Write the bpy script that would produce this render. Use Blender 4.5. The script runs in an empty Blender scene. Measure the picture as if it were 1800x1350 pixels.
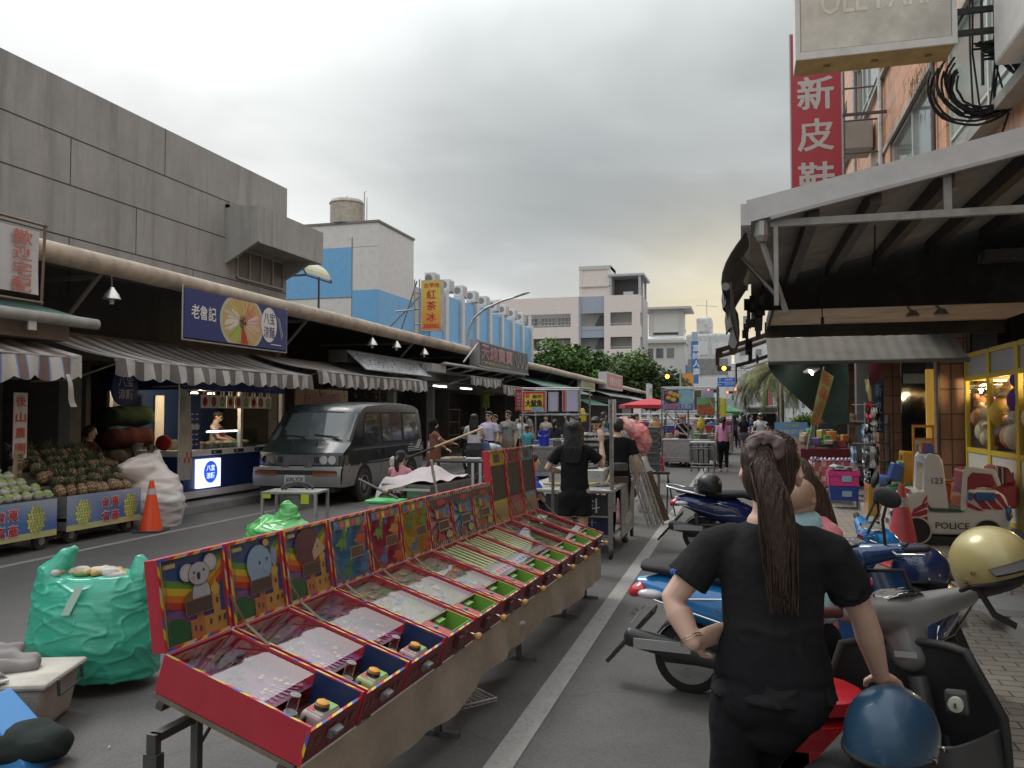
import bpy, bmesh, math, random
import numpy as np
from mathutils import Vector, Matrix, Euler
R=math.radians; PI=math.pi
SC=bpy.context.scene; COL=SC.collection
rnd=random.Random(7)

# ------------------------------------------------------------------ camera
F=1457.0; CH=1.7
YAW=math.atan(405/F); PIT=math.atan(51/F)
cd=bpy.data.cameras.new('camera'); cam=bpy.data.objects.new('camera',cd); COL.objects.link(cam)
cam.location=(0,0,CH); cam.rotation_euler=(PI/2+PIT,0,YAW)
cd.sensor_width=36; cd.lens=36*F/1800; cd.clip_start=.05; cd.clip_end=2000
SC.camera=cam

# ------------------------------------------------------------------ sky, sun, exposure
W=bpy.data.worlds.new('World'); SC.world=W; W.use_nodes=True
nt=W.node_tree; N=nt.nodes; L=nt.links; N.clear()
SUN_EL, SUN_AZ = R(52), R(-60)       # azimuth from +Y towards +X
def nd(t,**k):
    n=N.new(t)
    for a,b in k.items(): setattr(n,a,b)
    return n
out=nd('ShaderNodeOutputWorld')
sky=nd('ShaderNodeTexSky',sky_type='NISHITA',sun_disc=False); sky.sun_elevation=SUN_EL; sky.sun_rotation=SUN_AZ
b1=nd('ShaderNodeBackground'); b1.inputs[1].default_value=.08; L.new(sky.outputs[0],b1.inputs[0])
tc=nd('ShaderNodeTexCoord'); sep=nd('ShaderNodeSeparateXYZ'); L.new(tc.outputs['Generated'],sep.inputs[0])
def ramp(src,stops,interp='LINEAR'):
    n=nd('ShaderNodeValToRGB'); n.color_ramp.interpolation=interp; e=n.color_ramp.elements
    while len(e)<len(stops): e.new(0.5)
    for i,(p,c) in enumerate(stops):
        e[i].position=p; e[i].color=(c[0],c[1],c[2],1) if isinstance(c,(tuple,list)) else (c,c,c,1)
    L.new(src,n.inputs[0]); return n.outputs[0]
def mth(op,a,b=None,clamp=False):
    n=nd('ShaderNodeMath',operation=op); n.use_clamp=clamp
    for i,s in enumerate((a,b)):
        if s is None: continue
        if isinstance(s,(int,float)): n.inputs[i].default_value=s
        else: L.new(s,n.inputs[i])
    return n.outputs[0]
def mixc(mode,f,a,b):
    n=nd('ShaderNodeMix',data_type='RGBA',blend_type=mode); n.clamp_factor=False
    for i,s in ((0,f),(6,a),(7,b)):
        if isinstance(s,(int,float)): n.inputs[i].default_value=s
        elif isinstance(s,tuple): n.inputs[i].default_value=s+(1,)
        else: L.new(s,n.inputs[i])
    return n.outputs[2]
Zc=sep.outputs[2]
base=ramp(Zc,[(0,(.56,.54,.49)),(.09,(.47,.46,.43)),(.17,(.385,.39,.38)),(.30,(.36,.37,.365)),(.44,(.58,.6,.59)),(.60,(1.0,1.03,1.05)),(1,(1.35,1.4,1.45))])
# flat cloud deck: direction divided by its height, so that cloud masses foreshorten to the horizon
dz=mth('MAXIMUM',Zc,.03); dz=mth('ADD',dz,.16)
cb=nd('ShaderNodeCombineXYZ'); L.new(mth('DIVIDE',sep.outputs[0],dz),cb.inputs[0]); L.new(mth('DIVIDE',sep.outputs[1],dz),cb.inputs[1])
n1=nd('ShaderNodeTexNoise'); n1.inputs['Scale'].default_value=.8; n1.inputs['Detail'].default_value=5; n1.inputs['Roughness'].default_value=.48; n1.inputs['Distortion'].default_value=.25
mp=nd('ShaderNodeMapping'); mp.inputs['Location'].default_value=(3.1,.6,0); L.new(cb.outputs[0],mp.inputs[0]); L.new(mp.outputs[0],n1.inputs[0])
cl=ramp(n1.outputs[0],[(.28,.56),(.44,.82),(.55,1.10),(.68,1.5)],'EASE')
skyc=mixc('MULTIPLY',1.0,base,cl)
def lobe(dirv,power,mode='v'):
    v=Vector(dirv).normalized()
    d=nd('ShaderNodeVectorMath',operation='DOT_PRODUCT'); L.new(tc.outputs['Generated'],d.inputs[0]); d.inputs[1].default_value=v
    return mth('POWER',mth('MAXIMUM',d.outputs['Value'],0.0),power)
def raydir(u,v):
    x=(u-900)/F; z=(675-v)/F; y=1.0
    y,z=y*math.cos(PIT)-z*math.sin(PIT), y*math.sin(PIT)+z*math.cos(PIT)
    return Vector((x*math.cos(YAW)-y*math.sin(YAW), x*math.sin(YAW)+y*math.cos(YAW), z))
skyc=mixc('ADD',lobe(raydir(-60,60),9.),skyc,(.30,.30,.29))      # thin bright cloud at the upper left
skyc=mixc('MIX',mth('MULTIPLY',lobe(raydir(1000,270),26.),.6),skyc,(.235,.25,.25))   # the dark cloud belly over the street
skyc=mixc('ADD',lobe(raydir(1255,590),160.),skyc,(.34,.26,.10))     # yellow break low down over the street
skyc=mixc('ADD',lobe(raydir(560,430),50.),skyc,(.09,.09,.08))
b2=nd('ShaderNodeBackground'); b2.inputs[1].default_value=1.0; L.new(skyc,b2.inputs[0])
ms=nd('ShaderNodeMixShader'); ms.inputs[0].default_value=.93; L.new(b1.outputs[0],ms.inputs[1]); L.new(b2.outputs[0],ms.inputs[2])
L.new(ms.outputs[0],out.inputs[0])

sd=bpy.data.lights.new('sun','SUN'); sd.energy=1.2; sd.angle=R(22); sd.color=(1,.96,.9)
so=bpy.data.objects.new('sun',sd); COL.objects.link(so)
sv=Vector((math.sin(SUN_AZ)*math.cos(SUN_EL),math.cos(SUN_AZ)*math.cos(SUN_EL),math.sin(SUN_EL)))
so.rotation_euler=sv.to_track_quat('Z','Y').to_euler(); so.location=(0,0,60)
SC.view_settings.view_transform='Standard'; SC.view_settings.look='None'; SC.view_settings.gamma=1
SC.view_settings.use_curve_mapping=False; SC.view_settings.exposure=0.55

# ------------------------------------------------------------------ helpers
def P(u,v,a,val):                      # where the sight line of a photograph point meets a world plane
    r=raydir(u,v); o=Vector((0,0,CH)); i='XYZ'.index(a)
    return o+r*((val-o[i])/r[i])
def G(u,v,z=0.0): return P(u,v,'Z',z)

MATS={}
def lin(c):
    return tuple((x/255/12.92 if x/255<=.04045 else ((x/255+.055)/1.055)**2.4) for x in c)
def mk(name,rough=.8,metal=0,bump=0,bscale=60,amt=.12,nscale=6,coat=0,sheen=0,trans=0,sss=0,emit=0,alpha=1,spec=.5,vor=0,stretch=(1,1,1),rvar=0,dirt=0):
    m=bpy.data.materials.new(name); m.use_nodes=True; t=m.node_tree; n=t.nodes; l=t.links
    b=n['Principled BSDF']; at=n.new('ShaderNodeAttribute'); at.attribute_name='Col'
    tc=n.new('ShaderNodeTexCoord'); mp=n.new('ShaderNodeMapping'); mp.inputs['Scale'].default_value=stretch; l.new(tc.outputs['Object'],mp.inputs[0])
    nz=n.new('ShaderNodeTexNoise'); nz.inputs['Scale'].default_value=nscale; nz.inputs['Detail'].default_value=5; nz.inputs['Roughness'].default_value=.6; l.new(mp.outputs[0],nz.inputs[0])
    mr=n.new('ShaderNodeMapRange'); mr.inputs[1].default_value=.25; mr.inputs[2].default_value=.75; mr.inputs[3].default_value=1-amt; mr.inputs[4].default_value=1+amt; l.new(nz.outputs[0],mr.inputs[0])
    mx=n.new('ShaderNodeMix'); mx.data_type='RGBA'; mx.blend_type='MULTIPLY'; mx.inputs[0].default_value=1; l.new(at.outputs['Color'],mx.inputs[6]); l.new(mr.outputs[0],mx.inputs[7])
    src=mx.outputs[2]
    if dirt:
        n2=n.new('ShaderNodeTexNoise'); n2.inputs['Scale'].default_value=nscale*.35; n2.inputs['Detail'].default_value=8; n2.inputs['Roughness'].default_value=.7; l.new(mp.outputs[0],n2.inputs[0])
        m2=n.new('ShaderNodeMapRange'); m2.inputs[1].default_value=.48; m2.inputs[2].default_value=.7; m2.inputs[4].default_value=dirt; l.new(n2.outputs[0],m2.inputs[0])
        m3=n.new('ShaderNodeMix'); m3.data_type='RGBA'; l.new(m2.outputs[0],m3.inputs[0]); l.new(src,m3.inputs[6]); m3.inputs[7].default_value=(.09,.08,.065,1); src=m3.outputs[2]
    l.new(src,b.inputs['Base Color'])
    b.inputs['Roughness'].default_value=rough; b.inputs['Metallic'].default_value=metal
    b.inputs['Specular IOR Level'].default_value=spec
    if rvar:
        r2=n.new('ShaderNodeMapRange'); r2.inputs[1].default_value=.3; r2.inputs[2].default_value=.7; r2.inputs[3].default_value=max(.02,rough-rvar); r2.inputs[4].default_value=rough+rvar; l.new(nz.outputs[0],r2.inputs[0]); l.new(r2.outputs[0],b.inputs['Roughness'])
    b.inputs['Coat Weight'].default_value=coat; b.inputs['Coat Roughness'].default_value=.08
    b.inputs['Sheen Weight'].default_value=sheen
    b.inputs['Transmission Weight'].default_value=trans; b.inputs['Alpha'].default_value=alpha
    if sss:
        b.inputs['Subsurface Weight'].default_value=sss; b.inputs['Subsurface Radius'].default_value=(.02,.008,.004)
    if emit:
        l.new(at.outputs['Color'],b.inputs['Emission Color']); b.inputs['Emission Strength'].default_value=emit
    if bump:
        nb=n.new('ShaderNodeTexVoronoi' if vor else 'ShaderNodeTexNoise'); nb.inputs['Scale'].default_value=bscale; nb.inputs['Detail'].default_value=2 if vor else 3; l.new(mp.outputs[0],nb.inputs[0])
        if vor:
            nq=n.new('ShaderNodeMix'); nq.data_type='VECTOR'; nq.inputs[0].default_value=.22; l.new(mp.outputs[0],nq.inputs[4]); l.new(nz.outputs['Color'],nq.inputs[5]); l.new(nq.outputs[1],nb.inputs[0])
        bp=n.new('ShaderNodeBump'); bp.inputs['Strength'].default_value=bump; bp.inputs['Distance'].default_value=.02; l.new(nb.outputs[0],bp.inputs['Height']); l.new(bp.outputs[0],b.inputs['Normal'])
    MATS[name]=m; return m
mk('matte',.85,amt=.14,nscale=7,bump=.12,bscale=90)
mk('dirty',.85,amt=.2,nscale=4,bump=.15,bscale=60,dirt=.55)
mk('paint',.42,amt=.06,nscale=9,rvar=.1,dirt=.18)
mk('gloss',.16,amt=.03,coat=.6,nscale=12,rvar=.05)
mk('carpaint',.33,amt=.05,coat=.2,nscale=5,rvar=.08,metal=.12,dirt=.08)
mk('print',.35,amt=.03,rvar=.06,nscale=14)
mk('plastic',.38,amt=.05,nscale=11,rvar=.1)
mk('rubber',.75,amt=.15,nscale=20,bump=.1,bscale=200)
mk('steel',.36,metal=.9,amt=.16,nscale=9,rvar=.14,stretch=(1,1,4),dirt=.2)
mk('chrome',.09,metal=1,amt=.04,rvar=.05)
mk('galv',.5,metal=.6,amt=.25,nscale=14,rvar=.1,dirt=.35)
mk('cloth',.95,amt=.12,nscale=5,bump=.6,bscale=12,spec=.2)
mk('fabric',.9,amt=.16,nscale=4,bump=.35,bscale=16,dirt=.15,sheen=.1)
mk('skin',.5,amt=.06,nscale=12,sss=.12)
mk('hair',.45,amt=.35,nscale=28,bump=.8,bscale=110,stretch=(1,1,.08))
mk('bag',.3,amt=.07,nscale=4,bump=.35,bscale=15,stretch=(.5,.5,1.6),sss=.15)
mk('white_bag',.38,amt=.05,nscale=3,bump=.4,bscale=10,stretch=(.5,.6,1.6),sss=.15)
mk('dark_glass',.06,amt=.02,spec=.9,coat=.3)
mk('lamp',.5,emit=6,amt=0)
mk('lit',.4,emit=1.1,amt=.02)
mk('lowlit',.4,emit=.35,amt=.02)  # weak emission for the pillar that stands in yellow light
mk('fruit',.55,amt=.25,nscale=30,bump=.6,bscale=60)
mk('wood',.6,amt=.3,nscale=9,stretch=(1,1,.12),bump=.2,bscale=40)
mk('leaf',.55,amt=.3,nscale=1.2,spec=.3)
mk('bark',.9,amt=.35,nscale=9,bump=.6,bscale=30,stretch=(1,1,.3))
mk('concrete_fine',.9,amt=.16,nscale=3,bump=.2,bscale=40,dirt=.3)
def glassy(name,tint,rough,fac):
    m=bpy.data.materials.new(name); m.use_nodes=True; t=m.node_tree; n=t.nodes; l=t.links; n.clear()
    o=n.new('ShaderNodeOutputMaterial'); mx=n.new('ShaderNodeMixShader'); tr=n.new('ShaderNodeBsdfTransparent'); gl=n.new('ShaderNodeBsdfGlossy')
    gl.inputs['Roughness'].default_value=rough; tr.inputs[0].default_value=tint+(1,)
    fr=n.new('ShaderNodeLayerWeight'); fr.inputs[0].default_value=.5; po=n.new('ShaderNodeMath'); po.operation='POWER'; po.inputs[1].default_value=3.5; l.new(fr.outputs['Facing'],po.inputs[0])
    ad=n.new('ShaderNodeMath'); ad.operation='MULTIPLY_ADD'; ad.inputs[1].default_value=.85; ad.inputs[2].default_value=fac+.04; l.new(po.outputs[0],ad.inputs[0]); ad.use_clamp=True
    nz=n.new('ShaderNodeTexNoise'); nz.inputs['Scale'].default_value=3; tc=n.new('ShaderNodeTexCoord'); l.new(tc.outputs['Object'],nz.inputs[0])
    bp=n.new('ShaderNodeBump'); bp.inputs['Strength'].default_value=.08; bp.inputs['Distance'].default_value=.03; l.new(nz.outputs[0],bp.inputs['Height']); l.new(bp.outputs[0],gl.inputs['Normal'])
    l.new(ad.outputs[0],mx.inputs[0]); l.new(tr.outputs[0],mx.inputs[1]); l.new(gl.outputs[0],mx.inputs[2]); l.new(mx.outputs[0],o.inputs[0]); MATS[name]=m
glassy('glass',(.9,.93,.93),.03,.03)
glassy('acrylic',(.95,.94,.92),.03,.12)
glassy('clear_plastic',(.86,.87,.87),.25,.10)
def filmy(name,op,rough,bscale):
    return mk(name,rough,amt=.1,nscale=6,bump=.6,bscale=bscale,alpha=op,vor=1)
filmy('film',.55,.22,9)

_tcache={}
def text_mesh(s,bold):
    k=(s,bold)
    if k not in _tcache:
        cu=bpy.data.curves.new('t','FONT'); cu.body=s; cu.offset=bold; cu.resolution_u=2
        o=bpy.data.objects.new('t',cu); COL.objects.link(o); dg=bpy.context.evaluated_depsgraph_get()
        me=bpy.data.meshes.new_from_object(o.evaluated_get(dg))
        vs=[v.co.copy() for v in me.vertices]; fs=[list(p.vertices) for p in me.polygons]
        bpy.data.objects.remove(o); bpy.data.curves.remove(cu); bpy.data.meshes.remove(me)
        xs=[v.x for v in vs]; ys=[v.y for v in vs]
        _tcache[k]=(vs,fs,min(xs),max(xs),min(ys),max(ys))
    return _tcache[k]

class MB:
    def __init__(s,mat='matte',col=(.5,.5,.5)): s.v=[]; s.f=[]; s.c=[]; s.m=[]; s.mat=mat; s.col=col
    def mark(s): return len(s.v)
    def face(s,idx,col=None,mat=None): s.f.append(idx); s.c.append(col or s.col); s.m.append(mat or s.mat)
    def poly(s,pts,col=None,mat=None):
        k=len(s.v); s.v+= [Vector(p) for p in pts]; s.face(list(range(k,k+len(pts))),col,mat); return s
    def box(s,c,d,col=None,mat=None,rz=0,rx=0,ry=0,taper=1.0):
        k=len(s.v); M=Matrix.Translation(Vector(c))@Euler((rx,ry,rz)).to_matrix().to_4x4()
        for z in (-1,1):
            t=taper if z>0 else 1
            for x,y in ((-1,-1),(1,-1),(1,1),(-1,1)): s.v.append(M@Vector((x*d[0]/2*t,y*d[1]/2*t,z*d[2]/2)))
        for q in ((3,2,1,0),(4,5,6,7),(0,1,5,4),(1,2,6,5),(2,3,7,6),(3,0,4,7)): s.face([k+i for i in q],col,mat)
        return s
    def bx(s,x0,x1,y0,y1,z0,z1,col=None,mat=None): return s.box(((x0+x1)/2,(y0+y1)/2,(z0+z1)/2),(abs(x1-x0),abs(y1-y0),abs(z1-z0)),col,mat)
    def hexa(s,p,col=None,mat=None):           # 8 points: bottom ring then top ring
        k=len(s.v); s.v+=[Vector(q) for q in p]
        for q in ((3,2,1,0),(4,5,6,7),(0,1,5,4),(1,2,6,5),(2,3,7,6),(3,0,4,7)): s.face([k+i for i in q],col,mat)
        return s
    def tube(s,pts,rad,n=10,col=None,mat=None,caps=True,up=None,round_caps=False):
        # rad: number, or list of numbers / (ru,rv) pairs
        pts=[Vector(p) for p in pts]; m=len(pts)
        if isinstance(rad,(int,float)): rad=[rad]*m
        rad=[(r,r) if isinstance(r,(int,float)) else r for r in rad]
        if round_caps:
            d0=(pts[0]-pts[1]).normalized(); d1=(pts[-1]-pts[-2]).normalized(); a,b=rad[0],rad[-1]
            ra,rb=min(a),min(b)
            pts=[pts[0]+d0*ra*.98,pts[0]+d0*ra*.75,pts[0]+d0*ra*.4]+pts+[pts[-1]+d1*rb*.4,pts[-1]+d1*rb*.75,pts[-1]+d1*rb*.98]
            rad=[(x*.15,y*.15) if 0 else (a[0]*q,a[1]*q) for q,x,y in ((.2,0,0),(.66,0,0),(.92,0,0))]+rad+[(b[0]*q,b[1]*q) for q in (.92,.66,.2)]
            m=len(pts)
        t=[(pts[min(i+1,m-1)]-pts[max(i-1,0)]).normalized() for i in range(m)]
        u=Vector(up) if up else (Vector((0,0,1)) if abs(t[0].z)<.9 else Vector((0,1,0)))
        k=len(s.v)
        for i in range(m):
            a=u-t[i]*u.dot(t[i])
            if a.length<1e-4: a=t[i].orthogonal()
            a.normalize(); b=t[i].cross(a); u=a if not up else Vector(up)
            for j in range(n):
                w=2*PI*j/n; s.v.append(pts[i]+a*(math.cos(w)*rad[i][1])+b*(math.sin(w)*rad[i][0]))
        for i in range(m-1):
            for j in range(n):
                j2=(j+1)%n; s.face([k+i*n+j,k+i*n+j2,k+(i+1)*n+j2,k+(i+1)*n+j],col,mat)
        if caps:
            s.face([k+j for j in range(n)][::-1],col,mat); s.face([k+(m-1)*n+j for j in range(n)],col,mat)
        return s
    def cyl(s,p0,p1,r0,r1=None,n=12,col=None,mat=None): return s.tube([p0,p1],[r0,r0 if r1 is None else r1],n,col,mat)
    def lathe(s,c,prof,n=20,col=None,mat=None,axis='Z',cols=None):
        pts=[]; k=len(s.v); c=Vector(c)
        for r,z in prof:
            for j in range(n):
                w=2*PI*j/n; x,y=r*math.cos(w),r*math.sin(w)
                q=(x,y,z) if axis=='Z' else ((z,x,y) if axis=='X' else (y,z,x))
                s.v.append(c+Vector(q))
        for i in range(len(prof)-1):
            for j in range(n):
                j2=(j+1)%n; s.face([k+i*n+j,k+i*n+j2,k+(i+1)*n+j2,k+(i+1)*n+j],cols[i] if cols else col,mat)
        if prof[0][0]>1e-4: s.face([k+j for j in range(n)][::-1],cols[0] if cols else col,mat)
        if prof[-1][0]>1e-4: s.face([k+(len(prof)-1)*n+j for j in range(n)],cols[-1] if cols else col,mat)
        return s
    def ball(s,c,r,nu=14,nv=9,col=None,mat=None,rot=None):
        if isinstance(r,(int,float)): r=(r,r,r)
        k=len(s.v); M=Euler(rot).to_matrix() if rot else Matrix.Identity(3); c=Vector(c)
        for i in range(nv+1):
            p=PI*i/nv
            for j in range(nu):
                w=2*PI*j/nu; s.v.append(c+M@Vector((r[0]*max(math.sin(p),1e-3)*math.cos(w),r[1]*max(math.sin(p),1e-3)*math.sin(w),-r[2]*math.cos(p))))
        for i in range(nv):
            for j in range(nu):
                j2=(j+1)%nu; s.face([k+i*nu+j,k+i*nu+j2,k+(i+1)*nu+j2,k+(i+1)*nu+j],col,mat)
        return s
    def grid(s,fn,nu,nv,col=None,mat=None,colfn=None):
        k=len(s.v)
        for i in range(nu+1):
            for j in range(nv+1): s.v.append(Vector(fn(i/nu,j/nv)))
        for i in range(nu):
            for j in range(nv): s.face([k+i*(nv+1)+j,k+(i+1)*(nv+1)+j,k+(i+1)*(nv+1)+j+1,k+i*(nv+1)+j+1],colfn((i+.5)/nu,(j+.5)/nv) if colfn else col,mat)
        return s
    def extr(s,pts,d,col=None,mat=None):        # prism: polygon swept along d
        k=len(s.v); n=len(pts); d=Vector(d); s.v+=[Vector(p) for p in pts]+[Vector(p)+d for p in pts]
        s.face(list(range(k,k+n))[::-1],col,mat); s.face(list(range(k+n,k+2*n)),col,mat)
        for i in range(n): s.face([k+i,k+(i+1)%n,k+n+(i+1)%n,k+n+i],col,mat)
        return s
    def text(s,t,o,xd,up,h,col,mat=None,w=None,bold=.012,lift=.004,vertical=False,gap=1.15):
        # h: glyph height; o: lower-left corner (upper-left when vertical)
        o=Vector(o); xd=Vector(xd).normalized(); up=Vector(up).normalized(); nrm=xd.cross(up)
        if vertical:
            for i,ch in enumerate(t): s.text(ch,o-up*(h*gap*i+h),xd,up,h,col,mat,w or h,bold,lift)
            return s
        if bold>.014:           # heavy lettering: three light copies side by side, each on its own plane
            d=(bold-.010)*h*.55
            for i,q in enumerate((-1,0,1)): s.text(t,o+xd*d*q+up*d*(.5 if q else -.4),xd,up,h,col,mat,w,.010,lift+.0006*i)
            return s
        vs,fs,x0,x1,y0,y1=text_mesh(t,bold); sy=h/(y1-y0); sx=(w/(x1-x0)) if w else sy; k=len(s.v)
        for n,f in enumerate(fs):       # every face a hair apart in depth, as overlapping strokes would share a plane
            k=len(s.v); s.v+=[o+xd*((vs[i].x-x0)*sx)+up*((vs[i].y-y0)*sy)+nrm*(lift+n%9*.00004) for i in f]; s.face(list(range(k,k+len(f))),col,mat)
        return s
    def add(s,other,M=None):
        k=len(s.v); s.v+=[(M@v if M else v.copy()) for v in other.v]
        s.f+=[[k+i for i in f] for f in other.f]; s.c+=other.c; s.m+=other.m; return s
    def xf(s,M,k=0):
        for i in range(k,len(s.v)): s.v[i]=M@s.v[i]
        return s
    def mesh(s,name):
        me=bpy.data.meshes.new(name); me.from_pydata(s.v,[],s.f); names=[]
        for m in s.m:
            if m not in names: names.append(m)
        for m in names: me.materials.append(MATS[m])
        me.polygons.foreach_set('material_index',[names.index(m) for m in s.m])
        ca=me.color_attributes.new('Col','FLOAT_COLOR','CORNER'); a=[]
        for f,c in zip(s.f,s.c): a.extend((c[0],c[1],c[2],1.0)*len(f))
        ca.data.foreach_set('color',a); me.update(); return me
    def build(s,name,parent=None,loc=None,smooth=None,bevel=0,seg=2):
        me=s.mesh(name); o=bpy.data.objects.new(name,me); COL.objects.link(o)
        if parent: o.parent=parent
        if loc: o.location=loc
        if smooth is not None:
            bm=bmesh.new(); bm.from_mesh(me); bmesh.ops.remove_doubles(bm,verts=bm.verts,dist=1e-5)
            bmesh.ops.recalc_face_normals(bm,faces=bm.faces)
            for e in bm.edges:
                e.smooth = len(e.link_faces)==2 and e.calc_face_angle(0)<R(smooth)
            for f in bm.faces: f.smooth=True
            bm.to_mesh(me); bm.free()
        if bevel:
            m=o.modifiers.new('bevel','BEVEL'); m.width=bevel; m.segments=seg; m.limit_method='ANGLE'; m.angle_limit=R(40)
        return o
    def blob(s,name,mat,parent=None,voxel=.01,smooth=4,col=(.5,.5,.5),colfn=None,disp=None):
        # one continuous skin over everything in the builder
        me=bpy.data.meshes.new(name); me.from_pydata(s.v,[],s.f); o=bpy.data.objects.new(name,me); COL.objects.link(o)
        bm=bmesh.new(); bm.from_mesh(me); bmesh.ops.recalc_face_normals(bm,faces=bm.faces); bm.to_mesh(me); bm.free()
        m=o.modifiers.new('r','REMESH'); m.mode='VOXEL'; m.voxel_size=voxel
        if smooth: q=o.modifiers.new('s','SMOOTH'); q.iterations=smooth; q.factor=.5
        dg=bpy.context.evaluated_depsgraph_get(); me2=bpy.data.meshes.new_from_object(o.evaluated_get(dg)); me2.name=name
        o.modifiers.clear(); o.data=me2; bpy.data.meshes.remove(me)
        n=len(me2.vertices); co=np.empty(n*3,'f'); me2.vertices.foreach_get('co',co); co=co.reshape(-1,3)
        if disp is not None: co=disp(co).astype('f'); me2.vertices.foreach_set('co',co.reshape(-1))
        ca=me2.color_attributes.new('Col','FLOAT_COLOR','POINT'); a=np.ones((n,4),'f'); a[:,:3]=col
        if colfn: a[:,:3]=np.array([colfn(*p) for p in co],'f')
        ca.data.foreach_set('color',a.reshape(-1)); me2.materials.clear(); me2.materials.append(MATS[mat])
        me2.polygons.foreach_set('use_smooth',[True]*len(me2.polygons)); me2.update()
        if parent: o.parent=parent
        return o
def tag(o,label=None,cat=None,group=None,kind=None):
    if label: o['label']=label
    if cat: o['category']=cat
    if group: o['group']=group
    if kind: o['kind']=kind
    return o
def thing(name,label,cat,loc=(0,0,0),rz=0,group=None):
    o=bpy.data.objects.new(name,None); COL.objects.link(o); o.empty_display_size=.1
    o.location=loc; o.rotation_euler=(0,0,rz); return tag(o,label,cat,group)
def dup(root,loc,rz=None,label=None,group=None,parent=None,scale=None):
    c=root.copy(); COL.objects.link(c)
    if parent is not None: c.parent=parent
    elif loc is not None:
        c.location=loc
        if rz is not None: c.rotation_euler=(0,0,rz) if isinstance(rz,(int,float)) else rz
        if scale: c.scale=(scale,)*3 if isinstance(scale,(int,float)) else scale
        if label: c['label']=label
        if group: c['group']=group
    for ch in list(root.children): dup(ch,None,parent=c)
    return c
def vnoise(co,scale,seed=0):            # cheap smooth noise on an (n,3) array
    p=co*scale+seed*7.31
    return (np.sin(p[:,0]*1.7+1.3*np.sin(p[:,1]*1.1+seed))+np.sin(p[:,1]*1.9+1.7*np.sin(p[:,2]*1.3+1))+np.sin(p[:,2]*1.5+1.1*np.sin(p[:,0]*1.6+2)))/3
# ================================================================== THE SETTING
def struct(o): o['kind']='structure'; return o
def asphalt():
    m=bpy.data.materials.new('asphalt'); m.use_nodes=True; t=m.node_tree; n=t.nodes; l=t.links; b=n['Principled BSDF']
    tc=n.new('ShaderNodeTexCoord')
    def noise(s,d,st=(1,1,1),r=.6):
        mp=n.new('ShaderNodeMapping'); mp.inputs['Scale'].default_value=st; l.new(tc.outputs['Object'],mp.inputs[0])
        z=n.new('ShaderNodeTexNoise'); z.inputs['Scale'].default_value=s; z.inputs['Detail'].default_value=d; z.inputs['Roughness'].default_value=r; l.new(mp.outputs[0],z.inputs[0]); return z.outputs[0]
    def rmp(src,a,b_,c,d):
        r=n.new('ShaderNodeMapRange'); 
        for i,x in enumerate((a,b_,c,d)): r.inputs[i+1].default_value=x
        l.new(src,r.inputs[0]); return r.outputs[0]
    def mul(a,bb):
        x=n.new('ShaderNodeMath'); x.operation='MULTIPLY'; l.new(a,x.inputs[0]); l.new(bb,x.inputs[1]); return x.outputs[0]
    big=rmp(noise(.35,5,(1,.35,1)),.3,.7,.80,1.2); mid=rmp(noise(3.5,6),.35,.65,.92,1.08); fine=rmp(noise(230,2),.3,.72,.72,1.32)
    stain=rmp(noise(1.1,8,(1,.6,1),.75),.57,.72,1.0,.60)
    vo=n.new('ShaderNodeTexVoronoi'); vo.feature='DISTANCE_TO_EDGE'; vo.inputs['Scale'].default_value=.42; 
    dm=n.new('ShaderNodeMix'); dm.data_type='VECTOR'; dm.inputs[0].default_value=.25; l.new(tc.outputs['Object'],dm.inputs[4])
    nz=n.new('ShaderNodeTexNoise'); nz.inputs['Scale'].default_value=1.6; nz.inputs['Detail'].default_value=6; l.new(tc.outputs['Object'],nz.inputs[0]); l.new(nz.outputs['Color'],dm.inputs[5]); l.new(dm.outputs[1],vo.inputs['Vector'])
    crack=rmp(vo.outputs['Distance'],.0,.004,.8,1.0)
    f=mul(mul(mul(mul(big,mid),mul(fine,stain)),crack),rmp(noise(75,2),.35,.7,.84,1.2))
    c=n.new('ShaderNodeMix'); c.data_type='RGBA'; c.blend_type='MULTIPLY'; c.inputs[0].default_value=1; c.inputs[6].default_value=(.088,.086,.083,1); l.new(f,c.inputs[7]); l.new(c.outputs[2],b.inputs['Base Color'])
    b.inputs['Roughness'].default_value=.78; b.inputs['Specular IOR Level'].default_value=.4
    bp=n.new('ShaderNodeBump'); bp.inputs['Strength'].default_value=.35; bp.inputs['Distance'].default_value=.006; l.new(noise(260,2),bp.inputs['Height']); l.new(bp.outputs[0],b.inputs['Normal'])
    MATS['asphalt']=m
asphalt()
def worn(name,col,lo,hi):
    m=mk(name,.8,amt=.12,nscale=8,bump=.2,bscale=180); t=m.node_tree; n=t.nodes; l=t.links; b=n['Principled BSDF']
    z=n.new('ShaderNodeTexNoise'); z.inputs['Scale'].default_value=26; z.inputs['Detail'].default_value=8; z.inputs['Roughness'].default_value=.75
    tc=n.new('ShaderNodeTexCoord'); l.new(tc.outputs['Object'],z.inputs[0])
    r=n.new('ShaderNodeMapRange'); r.inputs[1].default_value=lo; r.inputs[2].default_value=hi; l.new(z.outputs[0],r.inputs[0])
    mx=n.new('ShaderNodeMix'); mx.data_type='RGBA'; l.new(r.outputs[0],mx.inputs[0]); src=b.inputs['Base Color'].links[0].from_socket
    l.new(src,mx.inputs[6]); mx.inputs[7].default_value=(.13,.128,.122,1); l.new(mx.outputs[2],b.inputs['Base Color'])
worn('marking',None,.52,.70)
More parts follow.
